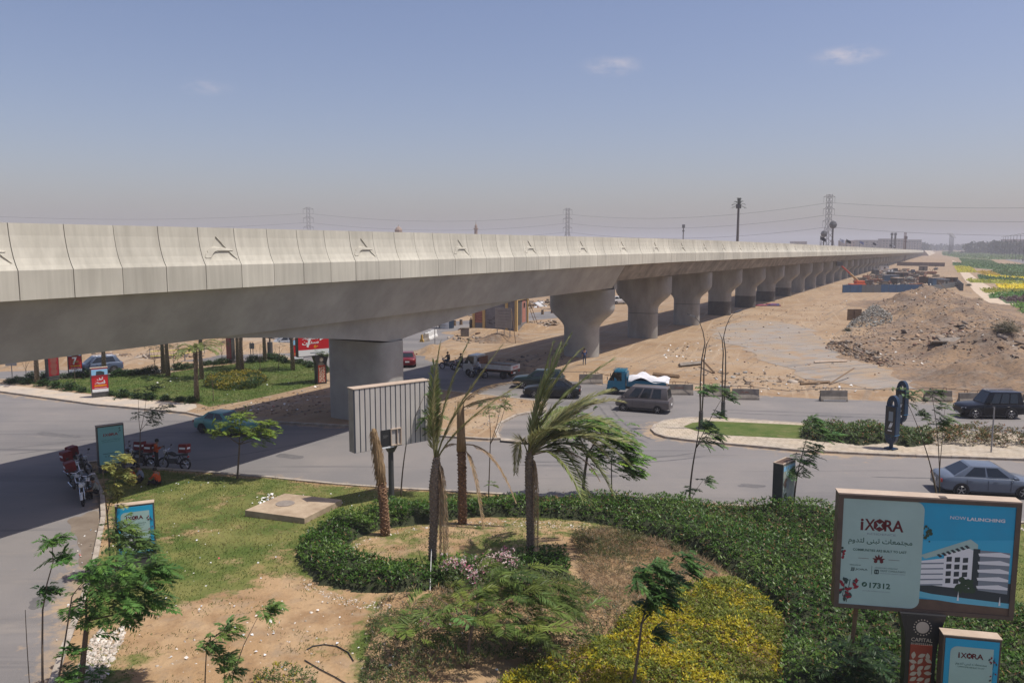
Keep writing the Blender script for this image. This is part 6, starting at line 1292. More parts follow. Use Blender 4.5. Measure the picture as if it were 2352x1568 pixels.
bike('delivery bike with sagging red box in the kerb cluster', (178, 1128), R(-48), 1, tank=(.04, .10, .10))
bike('delivery bike with red box furthest up the kerb cluster', (188, 1086), R(-30), 1, tank=(.03, .03, .035), lean=.1)
bike('dark motorbike squeezed inside the kerb cluster', (206, 1136), R(-55), None, tank=(.02, .05, .06), lean=.1)
bike('white-tanked motorbike at the front of the kerb cluster', (196, 1152), R(-68), None, tank=(.50, .51, .52), lean=.08)

# ------------------------------------------------------------------ people
SKIN = (.22, .12, .075)
def limb_mat(name, c): return mat('cloth ' + name, c, .85, c2=tuple(q * .7 for q in c), scale=9)
m_skin = mat('skin', SKIN, .6); m_hair = mat('black hair', (.012, .010, .009), .7); m_shoe = mat('dark shoes', (.03, .026, .024), .7)
def person(label, loc, head, pose, shirt, trousers, sleeves='short', robe=False, seat_z=0.0, hgt=1.72, bare=False):
    """pose: joints in metres, facing +x; pelvis is the root of one continuous skinned surface"""
    t = thing('person', label, 'person', loc, head); k = hgt / 1.72
    J = {n: Vector(p) * k for n, p in pose.items()}
    names = ['pelvis', 'belly', 'chest', 'neck', 'face', 'crown', 'shl', 'ell', 'wrl', 'hal', 'shr', 'elr', 'wrr', 'har', 'hil', 'knl', 'anl', 'tol', 'hir', 'knr', 'anr', 'tor']
    rad = dict(pelvis=.15, belly=.14, chest=.155, neck=.055, face=.092, crown=.07, shl=.068, ell=.044, wrl=.032, hal=.036, shr=.068, elr=.044, wrr=.032, har=.036, hil=.098, knl=.062, anl=.042, tol=.045, hir=.098, knr=.062, anr=.042, tor=.045)
    if robe: rad.update(hil=.15, knl=.15, anl=.14, hir=.15, knr=.15, anr=.14, belly=.17)
    ed = [('pelvis', 'belly'), ('belly', 'chest'), ('chest', 'neck'), ('neck', 'face'), ('face', 'crown')]
    for s in 'lr': ed += [('chest', 'sh' + s), ('sh' + s, 'el' + s), ('el' + s, 'wr' + s), ('wr' + s, 'ha' + s), ('pelvis', 'hi' + s), ('hi' + s, 'kn' + s), ('kn' + s, 'an' + s), ('an' + s, 'to' + s)]
    me = bpy.data.meshes.new('body'); me.from_pydata([tuple(J[n]) for n in names], [(names.index(a), names.index(b)) for a, b in ed], [])
    o = bpy.data.objects.new('body', me); COL.objects.link(o)
    sk = o.modifiers.new('s', 'SKIN'); sub = o.modifiers.new('u', 'SUBSURF'); sub.levels = 1; sub.render_levels = 1
    sv = me.skin_vertices[0].data
    for i, n in enumerate(names): sv[i].radius = (rad[n] * k, rad[n] * k)
    sv[0].use_root = True
    bpy.context.view_layer.update()
    nm = bpy.data.meshes.new_from_object(o.evaluated_get(bpy.context.evaluated_depsgraph_get())); bpy.data.objects.remove(o)
    sl = {'pelvis': 1, 'belly': 0, 'chest': 0, 'neck': 2, 'face': 2, 'crown': 2}
    sl.update({'ha': 2, 'wr': 2 if sleeves == 'short' else 0, 'el': 0, 'sh': 0, 'hi': 1, 'kn': 1, 'an': 1, 'to': 3})
    nm.materials.clear()
    for m_ in (shirt, shirt if robe else trousers, m_skin, m_shoe): nm.materials.append(m_)
    segs = [(J[a], J[b], sl.get(b, sl.get(b[:2], 0))) for a, b in ed if b not in ('shl', 'shr')]
    for p in nm.polygons:
        c = p.center; best = None
        for a, b, mi in segs:
            ab = b - a; u = max(0, min(1, (c - a).dot(ab) / max(ab.length_squared, 1e-9))); d = (c - (a + ab * u)).length
            if best is None or d < best[0]: best = (d, mi)
        p.material_index = best[1]; p.use_smooth = True
    body = put('body', nm, t)
    fd = (J['face'] - J['neck']).normalized(); cn = J['face'].lerp(J['crown'], .45) + Vector((-.025, 0, .02)) * k
    MB().loft([[(cn.x + r * math.cos(2 * math.pi * q / 10), cn.y + r * math.sin(2 * math.pi * q / 10), cn.z + z) for q in range(10)] for r, z in ((.098 * k, -.05), (.106 * k, .0), (.096 * k, .05), (.06 * k, .09), (.01, .104))]).build('hair', m_hair, t, smooth=True)
    fr = J['face'] + Vector((.085, 0, -.01)) * k; fx = Vector((1, 0, 0))
    fc = MB().hexa([(fr.x, -.012 + fr.y, fr.z - .02), (fr.x + .03, fr.y, fr.z - .02), (fr.x, .012 + fr.y, fr.z - .02), (fr.x - .01, fr.y, fr.z - .02)], [(fr.x, -.006 + fr.y, fr.z + .02), (fr.x + .008, fr.y, fr.z + .02), (fr.x, .006 + fr.y, fr.z + .02), (fr.x - .01, fr.y, fr.z + .02)]); fc.build('nose', m_skin, t)
    for s in (-1, 1): MB().box((fr.x + .0, fr.y + s * .034, fr.z + .03), (.012, .022, .010)).build('eye', m_hair, t); MB().box((J['face'].x, fr.y + s * .092 * k, fr.z + .012), (.035, .018, .05)).build('ear', m_skin, t)
    MB().box((fr.x + .0, fr.y, fr.z - .045), (.012, .045, .009)).build('mouth', mat('lips', (.14, .055, .045), .6), t)
    for s in 'lr':
        h, w = J['ha' + s], J['wr' + s]; d = (h - w).normalized(); sd = d.orthogonal().normalized(); hm = MB()
        for q in range(4):
            b0 = h + sd * (.027 - .018 * q) + d * .02; ln = (.062, .074, .07, .055)[q]; hm.tube([b0, b0 + d * ln * .55, b0 + d * ln * .9 + d.cross(sd) * .02], [.0095, .0085, .006], 5)
        tb = w.lerp(h, .5) + sd * .035; hm.tube([tb, tb + sd * .025 + d * .03, tb + sd * .028 + d * .06], [.011, .010, .007], 5); hm.build('fingers', m_skin, t)
    return t
STAND = dict(pelvis=(0, 0, .95), belly=(0, 0, 1.10), chest=(.01, 0, 1.32), neck=(0, 0, 1.47), face=(.03, 0, 1.57), crown=(.0, 0, 1.66), shl=(0, .19, 1.40), ell=(-.02, .24, 1.12), wrl=(.06, .25, .88), hal=(.09, .25, .80), shr=(0, -.19, 1.40), elr=(-.02, -.24, 1.12), wrr=(.06, -.25, .88), har=(.09, -.25, .80), hil=(0, .10, .90), knl=(.02, .11, .50), anl=(-.01, .12, .08), tol=(.14, .13, .045), hir=(0, -.10, .90), knr=(.03, -.11, .50), anr=(.0, -.12, .08), tor=(.15, -.13, .045))
PHONE = dict(STAND, face=(.09, 0, 1.545), crown=(.07, 0, 1.635), neck=(.02, 0, 1.46), ell=(.04, .24, 1.14), wrl=(.24, .10, 1.22), hal=(.31, .05, 1.25), elr=(.04, -.24, 1.14), wrr=(.24, -.10, 1.20), har=(.31, -.05, 1.23))
SITG = dict(pelvis=(0, 0, .16), belly=(.06, 0, .31), chest=(.14, 0, .52), neck=(.19, 0, .66), face=(.25, 0, .75), crown=(.24, 0, .84), shl=(.13, .19, .59), ell=(.28, .24, .38), wrl=(.44, .14, .36), hal=(.52, .10, .35), shr=(.13, -.19, .59), elr=(.28, -.24, .38), wrr=(.44, -.14, .36), har=(.52, -.10, .35), hil=(.05, .11, .14), knl=(.40, .30, .26), anl=(.38, -.05, .09), tol=(.46, -.15, .06), hir=(.05, -.11, .14), knr=(.40, -.30, .26), anr=(.52, .05, .09), tor=(.56, .16, .06))
RIDE = dict(pelvis=(-.18, 0, .98), belly=(-.14, 0, 1.13), chest=(-.08, 0, 1.35), neck=(-.05, 0, 1.49), face=(0, 0, 1.59), crown=(-.02, 0, 1.68), shl=(-.08, .19, 1.42), ell=(.08, .27, 1.20), wrl=(.30, .30, 1.12), hal=(.37, .30, 1.11), shr=(-.08, -.19, 1.42), elr=(.08, -.27, 1.20), wrr=(.30, -.30, 1.12), har=(.37, -.30, 1.11), hil=(-.12, .13, .94), knl=(.24, .22, .78), anl=(.10, .22, .40), tol=(.24, .24, .34), hir=(-.12, -.13, .94), knr=(.24, -.22, .78), anr=(.10, -.22, .40), tor=(.24, -.24, .34))
PERCH = dict(SITG, pelvis=(0, 0, .32), belly=(.04, 0, .46), chest=(.12, 0, .66), neck=(.18, 0, .80), face=(.26, 0, .88), crown=(.26, 0, .97), shl=(.11, .19, .73), ell=(.22, .25, .50), wrl=(.40, .18, .44), hal=(.48, .16, .42), shr=(.11, -.19, .73), elr=(.22, -.25, .50), wrr=(.40, -.18, .44), har=(.48, -.16, .42), hil=(.05, .11, .30), knl=(.40, .16, .46), anl=(.42, .15, .08), tol=(.55, .16, .05), hir=(.05, -.11, .30), knr=(.40, -.16, .46), anr=(.42, -.15, .08), tor=(.55, -.16, .05))
c_org = limb_mat('orange', (.52, .075, .012)); c_blk = limb_mat('black', (.02, .02, .023)); c_gry = limb_mat('grey blue', (.20, .24, .30)); c_wht = limb_mat('white', (.60, .61, .64)); c_jean = limb_mat('denim', (.055, .075, .12)); c_robe = limb_mat('brown robe', (.16, .135, .105)); c_blue = limb_mat('blue', (.04, .08, .20))
def gl(x, y, z=.15): return (*G(x, y), z)
person('man in orange and black standing by the bikes looking down', gl(361, 1079, .02), R(15), PHONE, c_org, c_blk, 'long')
person('person in an orange vest sitting on grass, left of the group', gl(296, 1118), R(8), SITG, c_org, c_blk, 'long')
person('person in a grey-blue shirt sitting between two orange vests', gl(330, 1112), R(200), SITG, c_gry, c_blk, 'long')
person('person in an orange vest sitting on grass, right of the group', gl(366, 1121), R(165), SITG, c_org, c_blk, 'long')
person('person in grey perched on the kerb beside the motorbikes', gl(228, 1150, .16), R(205), PERCH, limb_mat('khaki', (.22, .23, .21)), c_blk, 'short')
person('man in blue standing against the foot of the flared pier', gl(1342, 838, .01), R(-80), STAND, c_blue, c_jean)
person('man in a long brown robe standing by the graffiti hut', gl(1082, 757, .02), R(-120), STAND, c_robe, c_robe, 'long', robe=True)
person('person in black crouching at the corner of the hut', gl(1092, 758, .02), R(190), PERCH, c_blk, c_blk, 'long')
person('person in dark clothes sitting on the back of the blue truck', (*G(1483, 900), .82), R(160), SITG, c_blk, c_blk, 'long')
b1 = G(1098, 868); bike('motorbike ridden by the man in the white shirt', None, R(165), None, loc=b1, lean=0); person('rider in a white shirt behind the pickup', (*b1, 0), R(165), RIDE, c_wht, c_jean)
b2 = G(1028, 848); bike('motorbike furthest left in the viaduct shadow', None, R(150), None, loc=b2, lean=0); person('rider in black furthest left in the viaduct shadow', (*b2, 0), R(150), RIDE, c_blk, c_jean, 'long')
b3 = G(1058, 852); bike('three-wheeled cargo motorbike beside the pickup', None, R(150), None, loc=b3, lean=0, tank=(.06, .08, .10)); person('rider in dark clothes on the cargo motorbike', (*b3, 0), R(150), RIDE, limb_mat('slate', (.05, .06, .07)), c_blk, 'long')
# ------------------------------------------------------------------ barriers, rubble, litter
m_jersey = mat('barrier concrete', (.24, .21, .18), .9, c2=(.15, .13, .11), scale=2, bump=.2)
jb = MB().loft([[(x, y, z) for y, z in ((-.30, 0), (-.28, .14), (-.13, .40), (-.10, .84), (.10, .84), (.13, .40), (.28, .14), (.30, 0))] for x in (-1.02, 1.02)])
jb_me = jb.mesh('barrier'); jb_me.materials.append(m_jersey)
lp_me = MB().tube([(-.12, 0, .8), (-.12, 0, 1.0), (-.06, 0, 1.08), (.06, 0, 1.08), (.12, 0, 1.0), (.12, 0, .8)], .018, 5).mesh('lifting_loop'); lp_me.materials.append(m_rust)
jl = [(1357, 881, 'concrete barrier just left of the blue truck'), (1562, 906, 'concrete barrier right of the minivan'), (1646, 910, 'concrete barrier behind the wind-bent sapling'), (1712, 917, 'concrete barrier right of the street lamp with red marks'), (1914, 921, 'concrete barrier with a white base in the middle of the row'), (2153, 921, 'concrete barrier behind the blue pylon signs to the right'), (2232, 927, 'concrete barrier half hidden by the black off-roader'), (2380, 931, 'concrete barrier past the black off-roader'), (1195, 862, 'concrete barrier in shadow right of the pickup')]
for x, y, lab in jl:
    b = G(x, y); t = thing('road_barrier', lab, 'barrier', (b[0], b[1], .01), R(rnd.uniform(-5, 3)), 'concrete barriers along the sand')
    put('concrete_block', jb_me, t); [put('lifting_loop', lp_me, t, (q, 0, 0)) for q in (-.5, .5)]
    MB().box((0, -.30, .10), (1.7, .01, .10)).build('paint_band', mat('faded white', (.5, .49, .46), .8) if x == 1914 else m_jersey, t) if x == 1914 else None
    if x in (1562, 1712): text('ARABIAN' if x == 1562 else 'AR', .7, .12, mat('stencil red', (.25, .07, .04), .9), t, -.1, .58, -.135, .0)
pts = [(*G(x, y), z) for x, y, z in [(1165, 858, .9), (1195, 862, 1.05), (1280, 872, .75), (1357, 881, 1.05), (1460, 896, .8), (1562, 906, 1.05), (1640, 911, .85), (1712, 917, 1.05), (1810, 921, .82), (1914, 921, 1.05), (2030, 922, .95), (2153, 921, 1.05), (2232, 927, 1.0), (2380, 931, 1.05)]]
tag(MB().tube(pts, .022, 5).build('slack_cable', m_black), 'dark cable strung through the loops of the concrete barriers', 'cable')
def chunks(P, S, flat_=.5, ztilt=1.0):
    """random boxes: P (n,3), S (n,)"""
    n = len(P); a = rng.uniform(0, 6.28, n); b = rng.normal(0, .35 * ztilt, n); c = rng.normal(0, .35 * ztilt, n)
    ca, sa, cb, sb, cc, sc = np.cos(a), np.sin(a), np.cos(b), np.sin(b), np.cos(c), np.sin(c)
    Rm = np.stack([np.stack([ca * cb, ca * sb * sc - sa * cc, ca * sb * cc + sa * sc], -1), np.stack([sa * cb, sa * sb * sc + ca * cc, sa * sb * cc - ca * sc], -1), np.stack([-sb, cb * sc, cb * cc], -1)], 1)
    D = np.column_stack([rng.uniform(.6, 1.6, n), rng.uniform(.4, 1.0, n), rng.uniform(.15, .9, n) * flat_]) * S[:, None] * .5
    K = np.array([(-1, -1, -1), (1, -1, -1), (1, 1, -1), (-1, 1, -1), (-1, -1, 1), (1, -1, 1), (1, 1, 1), (-1, 1, 1)], float)
    L = K[None] * D[:, None] * rng.uniform(.7, 1.15, (n, 8, 3)); V = np.einsum('nij,nkj->nki', Rm, L) + P[:, None]
    Fk = np.array([(3, 2, 1, 0), (4, 5, 6, 7), (0, 1, 5, 4), (1, 2, 6, 5), (2, 3, 7, 6), (3, 0, 4, 7)]); F = (np.arange(n)[:, None, None] * 8 + Fk[None]).reshape(-1, 4)
    return V.reshape(-1, 3), F
m_rub = leaf_mat('rubble pieces', 0.0, .9, .2)
def rubble(label, poly, n, s0, s1, cols, zf=None, pile=0.0, name='rubble', cat='rubble', kind='stuff', flat_=.5, ztilt=1.0):
    P = sample_poly(poly, n); z = np.zeros(n) if zf is None else np.maximum(zf(P), 0)
    if pile: c = np.mean(np.array(poly), 0); d = poly_dist(P, poly); z = z + np.minimum(d / max(d.max(), .1), 1) * pile * rng.random(n)
    S = s0 * (s1 / s0) ** (rng.random(n) ** 2); V, F = chunks(np.column_stack([P, z + S * .12]), S, flat_, ztilt)
    col = np.repeat(np.array(cols)[rng.integers(0, len(cols), n)] * rng.uniform(.7, 1.2, (n, 1)), 8, 0)
    o = np_mesh(name, V, F, m_rub, col=col); tag(o, label, cat, kind=kind); return o
RUB = [(.22, .175, .135), (.22, .185, .155), (.33, .28, .23), (.17, .13, .10), (.33, .23, .15), (.24, .15, .11)]
heap_poly = GP([(1890, 790), (2010, 705), (2100, 668), (2200, 690), (2300, 735), (2420, 800), (2460, 900), (2300, 885), (2150, 855), (1990, 830)])
rubble('broken stones and earth clods littering the spoil heap', heap_poly, 7500, .07, .36, RUB, heap_z)
rubble('larger concrete lumps along the front of the spoil heap', GP([(2040, 790), (2200, 760), (2352, 780), (2400, 870), (2250, 850), (2080, 810)]), 260, .3, .9, RUB, heap_z)
rubble('low bank of broken paving at the old road end', GP([(1895, 800), (1905, 785), (1960, 790), (2010, 815), (2060, 838), (2040, 845), (1960, 825)]), 520, .12, .5, RUB, heap_z, pile=.5)
rubble('grey conical pile of broken concrete on the sand', GP([(1944, 752), (1970, 725), (2005, 715), (2040, 722), (2050, 742), (2000, 752)]), 1300, .16, .42, [(.30, .29, .26), (.24, .24, .22), (.36, .34, .30)], heap_z, pile=2.6)
rubble('thin scatter of stones across the open sand', GP([(1400, 860), (1560, 790), (1700, 720), (1950, 690), (2030, 690), (1900, 780), (2200, 890), (1600, 880)]), 900, .06, .3, RUB + [(.5, .5, .48)])
rubble('broken kerbs and boards behind the barriers', GP([(1590, 862), (1660, 850), (1800, 862), (1860, 872), (1980, 893), (1900, 905), (1700, 890)]), 170, .10, .55, RUB + [(.4, .38, .35)], flat_=.3)
rubble('scattered stones on the sand beside the tall pier', GP([(1000, 920), (1070, 906), (1230, 930), (1150, 960), (1140, 1000), (1000, 992)]), 380, .04, .16, RUB + [(.5, .48, .45)], lambda P: np.full(len(P), .13))
rubble('dark debris lying in the viaduct shadow', GP([(1130, 830), (1300, 800), (1300, 850), (1190, 858)]), 160, .06, .4, [(.2, .17, .14), (.12, .1, .09)])
rubble('dirt and stones at the broken kerb corner', GP([(440, 950), (480, 935), (640, 910), (740, 885), (760, 950), (600, 966)]), 500, .04, .22, RUB, lambda P: np.full(len(P), .13))
rubble('demolition scraps on the dirt beyond the far road', GP([(0, 850), (160, 843), (260, 835), (470, 818), (520, 800), (520, 775), (300, 800), (0, 835)]), 900, .1, .6, RUB + [(.5, .42, .33)])
rubble('flattened scrap sheets beyond the hut', GP([(1200, 714), (1290, 700), (1330, 690), (1260, 690), (1060, 716), (1040, 728), (1100, 726)]), 380, .3, 1.6, RUB + [(.55, .55, .55)], flat_=.25)
rubble('rubble and boards around the roadside booth and hut', GP([(1030, 778), (1060, 755), (1170, 752), (1200, 765), (1180, 785), (1080, 790)]), 300, .12, .7, RUB)
rubble('rubble strewn by the hut under the flared pier', GP([(1210, 742), (1275, 735), (1290, 745), (1240, 755)]), 120, .15, .9, RUB, flat_=.3)
def mound(name, label, bp, rx, ry, h, m=m_sand, seed=0):
    b = G(*bp); n = 22; V = []; F = []
    for i in range(n):
        for j in range(n):
            x = -1.3 + 2.6 * i / (n - 1); y = -1.3 + 2.6 * j / (n - 1); q = np.array([[x * 3, y * 3]])
            V.append((x * rx, y * ry, h * math.exp(-(x * x + y * y) * 2.2) * (1 + .25 * float(wob(q, 1.2, seed)[0])) - .02 - .06 * h * (x * x + y * y) / 3))
    for i in range(n - 1):
        for j in range(n - 1): F.append((i * n + j, (i + 1) * n + j, (i + 1) * n + j + 1, i * n + j + 1))
    o = MB().add(V, F).build(name, m, None, (b[0], b[1], 0), smooth=True); tag(o, label, 'sand heap'); return o
mound('sand_heap', 'yellowish sand heap at the road corner near the riders', (1000, 810), 3.2, 2.4, .9, seed=1); mound('sand_heap', 'brown earth heap below the sign board by the hut', (1150, 783), 3.4, 2.2, 1.2, m_spoil, 2); mound('sand_heap', 'low sand rise left of the hut', (1110, 764), 5, 3, .9, seed=3)
mound('sand_heap', 'earth heap right of the hut with a ladder on it', (1220, 757), 4, 3, 1.1, seed=4)
mound('sand_heap', 'long dirt bank beyond the far road under the girder', (430, 800), 16, 5, 2.6, seed=5); mound('sand_heap', 'dirt bank beyond the far road at the left', (90, 838), 18, 3, 1.2, seed=6)
# timber and leftover beams on the sand
def beam(label, p, q, m, s=.16, z=.12, name='timber_beam', zq=None, cat='beam'):
    a = Vector((*G(*p), z)); b = Vector((*G(*q), z if zq is None else zq)); o = MB().tube([a, b], s * .6, 4).build(name, m); tag(o, label, cat); return o
beam('long pale concrete beam lying near the rubble behind the barriers', (1560, 843), (1610, 838), m_jersey, .35, .2); beam('fallen timber leaning up beside the concrete beam', (1612, 842), (1640, 858), m_wood, .2, .7, zq=.1)
beam('dark plank lying in front of the old road', (1838, 884), (1905, 880), m_wood, .2); beam('thin pole leaning over the dark plank', (1905, 884), (1960, 868), m_wood, .12, .1, zq=.9); beam('dark ditch board along the sand behind the truck', (1500, 862), (1560, 868), m_wood, .3)
beam('plank leaning on the spoil heap crest', (2155, 672), (2195, 702), m_wood, .25, 2.6, zq=1.4); beam('pale plank lying at the old road end', (1870, 834), (1945, 831), m_tan, .2)
b = Vector((*G(2190, 790, 1.4), 1.35)); o = MB().box((0, 0, .25), (3.0, 1.6, .16), rx=.5, rz=.3).box((-1.8, -.2, .15), (1.6, 1.3, .12), rx=-.5).build('broken_slab', m_jersey, None, b); tag(o, 'dark broken slab sticking out of the spoil heap', 'slab')
b = Vector((*G(1962, 731, .3), 0)); o = MB().box((0, 0, .9), (2.2, .3, 1.8)).box((0, -.18, 1.2), (.1, .1, 1.2)).build('board_stack', m_wood, None, b); tag(o, 'brown board standing behind the grey rubble pile', 'board')
# concrete slab with manhole in the lawn
sp = GP([(563, 1192), (655, 1152), (786, 1167), (700, 1211)]); t = thing('inspection_slab', 'raised concrete slab with a round manhole in the lawn', 'slab', (0, 0, 0))
MB().prism(ccw(sp), .08, .42).build('slab', mat('old slab', (.43, .34, .24), .9, c2=(.29, .215, .145), scale=1.3, bump=.25), t, bevel=.02); c = G(655, 1157, .4); MB().cyl((c[0], c[1], .40), (c[0], c[1], .445), .42, .42, 24).build('manhole_cover', mat('manhole', (.27, .235, .20), .85, c2=(.2, .17, .15), scale=5), t, bevel=.01)
# litter
def litter(label, poly, n, z0, s=.09):
    n = max(4, int(n * .7)); P = sample_poly(poly, n); S = .8 * s * rng.uniform(.4, 1.7, n) ; a = rng.uniform(0, 6.28, n)
    V, F = leaf_quads(np.column_stack([P, (garden_h(P) if z0 is None else z0) + .03 + .02 * rng.random(n)]), np.column_stack([np.cos(a), np.sin(a), rng.normal(0, .3, n)]), np.column_stack([rng.normal(0, .5, (n, 2)), np.ones(n)]), S, S * .75, -.2)
    c = np.array([(.72, .72, .70), (.6, .62, .64), (.72, .70, .66), (.25, .42, .55), (.55, .5, .42), (.5, .12, .12)])[rng.choice(6, n, p=[.42, .25, .2, .04, .07, .02])]; o = np_mesh('litter', V, F, m_rub, col=np.repeat(c, 4, 0)); tag(o, label, 'litter', kind='stuff')
litter('scraps of paper and plastic scattered over the lawn', GP([(250, 1130), (480, 1100), (900, 1140), (700, 1230), (690, 1330), (420, 1440), (270, 1440)]), 170, None); litter('paper scraps on the bare sand and weeds', GP([(230, 1450), (560, 1390), (840, 1390), (1300, 1450), (1200, 1560), (230, 1560)]), 110, None, .10)
litter('white plastic pile beside the manhole slab', GP([(590, 1165), (620, 1142), (645, 1150), (610, 1172)]), 60, None, .2); litter('pale scraps on the far lawn', lawn_w_poly, 110, .16, .16); litter('scraps on the sand around the tall pier', GP([(500, 950), (740, 890), (760, 950)]), 45, .16, .22); litter('scraps on the damp asphalt by the kerb', GP([(180, 1240), (228, 1200), (200, 1370), (120, 1520), (90, 1500), (170, 1350)]), 34, .02, .10); litter('scraps on the sand across the barriers', GP([(1600, 880), (1950, 880), (2100, 900), (1650, 910), (1500, 800), (1700, 760)]), 130, .02, .3)
P = sample_poly(heap_poly, 110); V, F = leaf_quads(np.column_stack([P, np.maximum(heap_z(P), 0) + .1]), rng.normal(0, 1, (110, 3)), np.column_stack([rng.normal(0, .4, (110, 2)), np.ones(110)]), rng.uniform(.15, .6, 110), .3); tag(np_mesh('litter', V, F, m_rub, col=np.tile((.62, .6, .55), (440, 1))), 'torn plastic and paper on the spoil heap slopes', 'litter', kind='stuff')
# white stones along the kerb and around the ring
def pebbles(label, poly, n, s0, s1, cols=[(.55, .49, .42), (.44, .37, .30), (.62, .57, .50)]): rubble(label, poly, n, s0, s1, cols, lambda P: garden_h(P) - .02, name='gravel', cat='gravel', flat_=1.2)
pebbles('white gravel along the kerb at the bottom left', GP([(232, 1450), (250, 1468), (290, 1440), (285, 1475), (240, 1570), (190, 1640), (150, 1640), (180, 1540), (205, 1490)]), 1500, .05, .14)
pebbles('pebbles along the outer foot of the ring hedge', GP([(690, 1330), (730, 1362), (830, 1385), (900, 1395), (900, 1420), (800, 1400), (700, 1360)]), 420, .03, .08); pebbles('pebbles inside the ring hedge', GP([(800, 1265), (880, 1238), (1000, 1218), (1190, 1206), (1340, 1210), (1400, 1225), (1300, 1225), (1000, 1226), (880, 1245), (815, 1275), (812, 1300), (795, 1280)]), 520, .03, .09); pebbles('stones scattered on the bare sand', GP([(560, 1400), (860, 1390), (840, 1560), (300, 1560)]), 260, .02, .09)
pebbles('pale gravel strip along the far edge of the broad hedge', GP([(1826, 1184), (1920, 1191), (2352, 1216), (2352, 1226), (1920, 1203), (1826, 1193)]), 700, .05, .12)
# loop of cable on the sand
c = [(*G(x, y), gz(G(x, y)) + .03) for x, y in [(705, 1502), (720, 1494), (745, 1490), (775, 1494), (800, 1508), (812, 1528)]]; tag(MB().tube(curve_pts(c, 12), .018, 5).build('cable_loop', m_black), 'loop of black cable lying on the bare sand', 'cable')
c = [(*G(x, y), gz(G(x, y)) + .03) for x, y in [(700, 1527), (735, 1548), (770, 1566), (800, 1585)]]; tag(MB().tube(c, .016, 5).build('cable_end', m_black), 'loose straight end of black cable on the bare sand', 'cable')
c = [(*G(x, y), gz(G(x, y)) + .05 + h) for x, y, h in [(988, 1370, 0), (991, 1330, .6), (996, 1280, 1.3)]]; tag(MB().tube(c, .012, 5).build('guy_line', m_white), 'pale guy line running down from the thick palm', 'line')

# ------------------------------------------------------------------ hut, booth, sign board
hb = G(1150, 757); t = thing('brick_hut', 'small brick hut with yellow corner posts and graffiti', 'hut', (hb[0], hb[1], 0), R(-20)); hw, hdp, hh = 6.4, 4.6, 4.4
m_pink = mat('pink brick', (.42, .19, .15), .9, c2=(.34, .15, .12), scale=6); m_gw = mat('grey render', (.22, .215, .225), .9, c2=(.17, .165, .175), scale=2); m_yw = mat('yellow post', (.55, .38, .16), .85)
MB().box((0, 0, hh / 2), (hw, hdp, hh)).build('wall', m_gw, t); MB().box((0, 0, hh + .12), (hw + .3, hdp + .3, .24)).build('roof', m_yw, t)
MB().box((-hw / 2 + .7, -hdp / 2 - .012, hh * .62), (1.3, .024, hh * .72)).build('brick_panel', m_pink, t)
for x, y in ((-hw / 2, -hdp / 2), (-hw / 2 + 1.55, -hdp / 2), (hw / 2, -hdp / 2), (hw / 2, hdp / 2), (hw / 2 - 1.4, -hdp / 2)): MB().box((x, y, hh / 2), (.36, .36, hh - .02)).build('corner_post', m_yw, t)
for y in (-.9, .9): MB().box((hw / 2 + .015, y, hh * .58), (.03, 1.5, hh * .74)).build('brick_panel', m_pink if y > 0 else mat('block infill', (.10, .09, .085), .9, c2=(.06, .055, .05), scale=14), t)
MB().box((hw / 2 + .03, 1.0, hh * .80), (.03, .6, .7)).build('window', m_glass, t); MB().box((hw / 2 + .02, .9, .55), (.04, 2.4, 1.1)).build('render_base', m_gw, t)
_r = random.Random(4)
for k in range(16):
    x0 = -1.3 + _r.random() * 2.6; z0_ = 1.0 + _r.random() * 1.0; q = [(x0 + .12 * i, -hdp / 2 - .02, z0_ + _r.uniform(-.12, .12)) for i in range(4)]; MB().tube(q, .03, 4).build('graffiti_stroke', m_black, t)
for k in range(9):
    q = [(-hw / 2 + .2 + .28 * i, -hdp / 2 - .035, 1.4 + .16 * k + _r.uniform(-.06, .06)) for i in range(5)]; MB().tube(q, .022, 4).build('graffiti_stroke', m_black, t) if k % 2 else None
nb_ = G(1156, 785); t = thing('notice_board', 'pale notice board on steel legs in front of the hut', 'notice board', (nb_[0], nb_[1], 0), R(-14))
MB().box((0, 0, 3.0), (2.1, .08, 2.5)).build('board', mat('faded board', (.36, .33, .30), .85, c2=(.30, .27, .245), scale=2), t)
for k in range(6): MB().box((_r.uniform(-.2, .2), -.045, 3.9 - .36 * k), (1.5 - .1 * k, .008, .05)).build('faded_line', m_gw, t)
for x in (-.8, .1, .85): MB().cyl((x, .05, 0), (x, .05, 1.9), .05, .05, 6).build('leg', m_steel, t)
for x in (1.0,): MB().tube([(x, .1, 4.2), (x + .9, -1.2, 0)], .045, 6).build('stay', m_wood, t)
tw = G(1258, 757); t = thing('timber_ladder', 'tall timber ladder leaning by the hut', 'ladder', (tw[0] - 1.5, tw[1] + .5, 0))
for s in (0, .35): MB().tube([(s, 0, 0), (-2.2 + s, .8, 6.0)], .045, 5).build('rail', m_wood, t)
for k in range(9): f_ = (k + .7) / 9.5; MB().tube([(-2.2 * f_, .8 * f_, 6 * f_), (-2.2 * f_ + .35, .8 * f_, 6 * f_)], .03, 4).build('rung', m_wood, t)
bt = G(1025, 754); t = thing('roadside_booth', 'white and blue roadside booth with a window', 'booth', (bt[0], bt[1], 0), R(-25))
MB().box((0, 0, 1.35), (1.7, 1.5, 2.7)).build('wall', m_white, t); MB().box((0, 0, 2.76), (1.9, 1.7, .1)).build('roof', m_white, t); MB().box((-.1, -.77, 1.75), (.95, .04, .95)).build('window_frame', m_bluep, t); MB().box((-.1, -.80, 1.75), (.62, .03, .62)).build('window', m_glass, t); MB().box((.86, 0, 1.3), (.05, 1.4, 2.5)).build('side_panel', m_bluep, t)
MB().box((-.1, -.85, .55), (1.0, .25, .06)).build('shelf', m_steel, t)
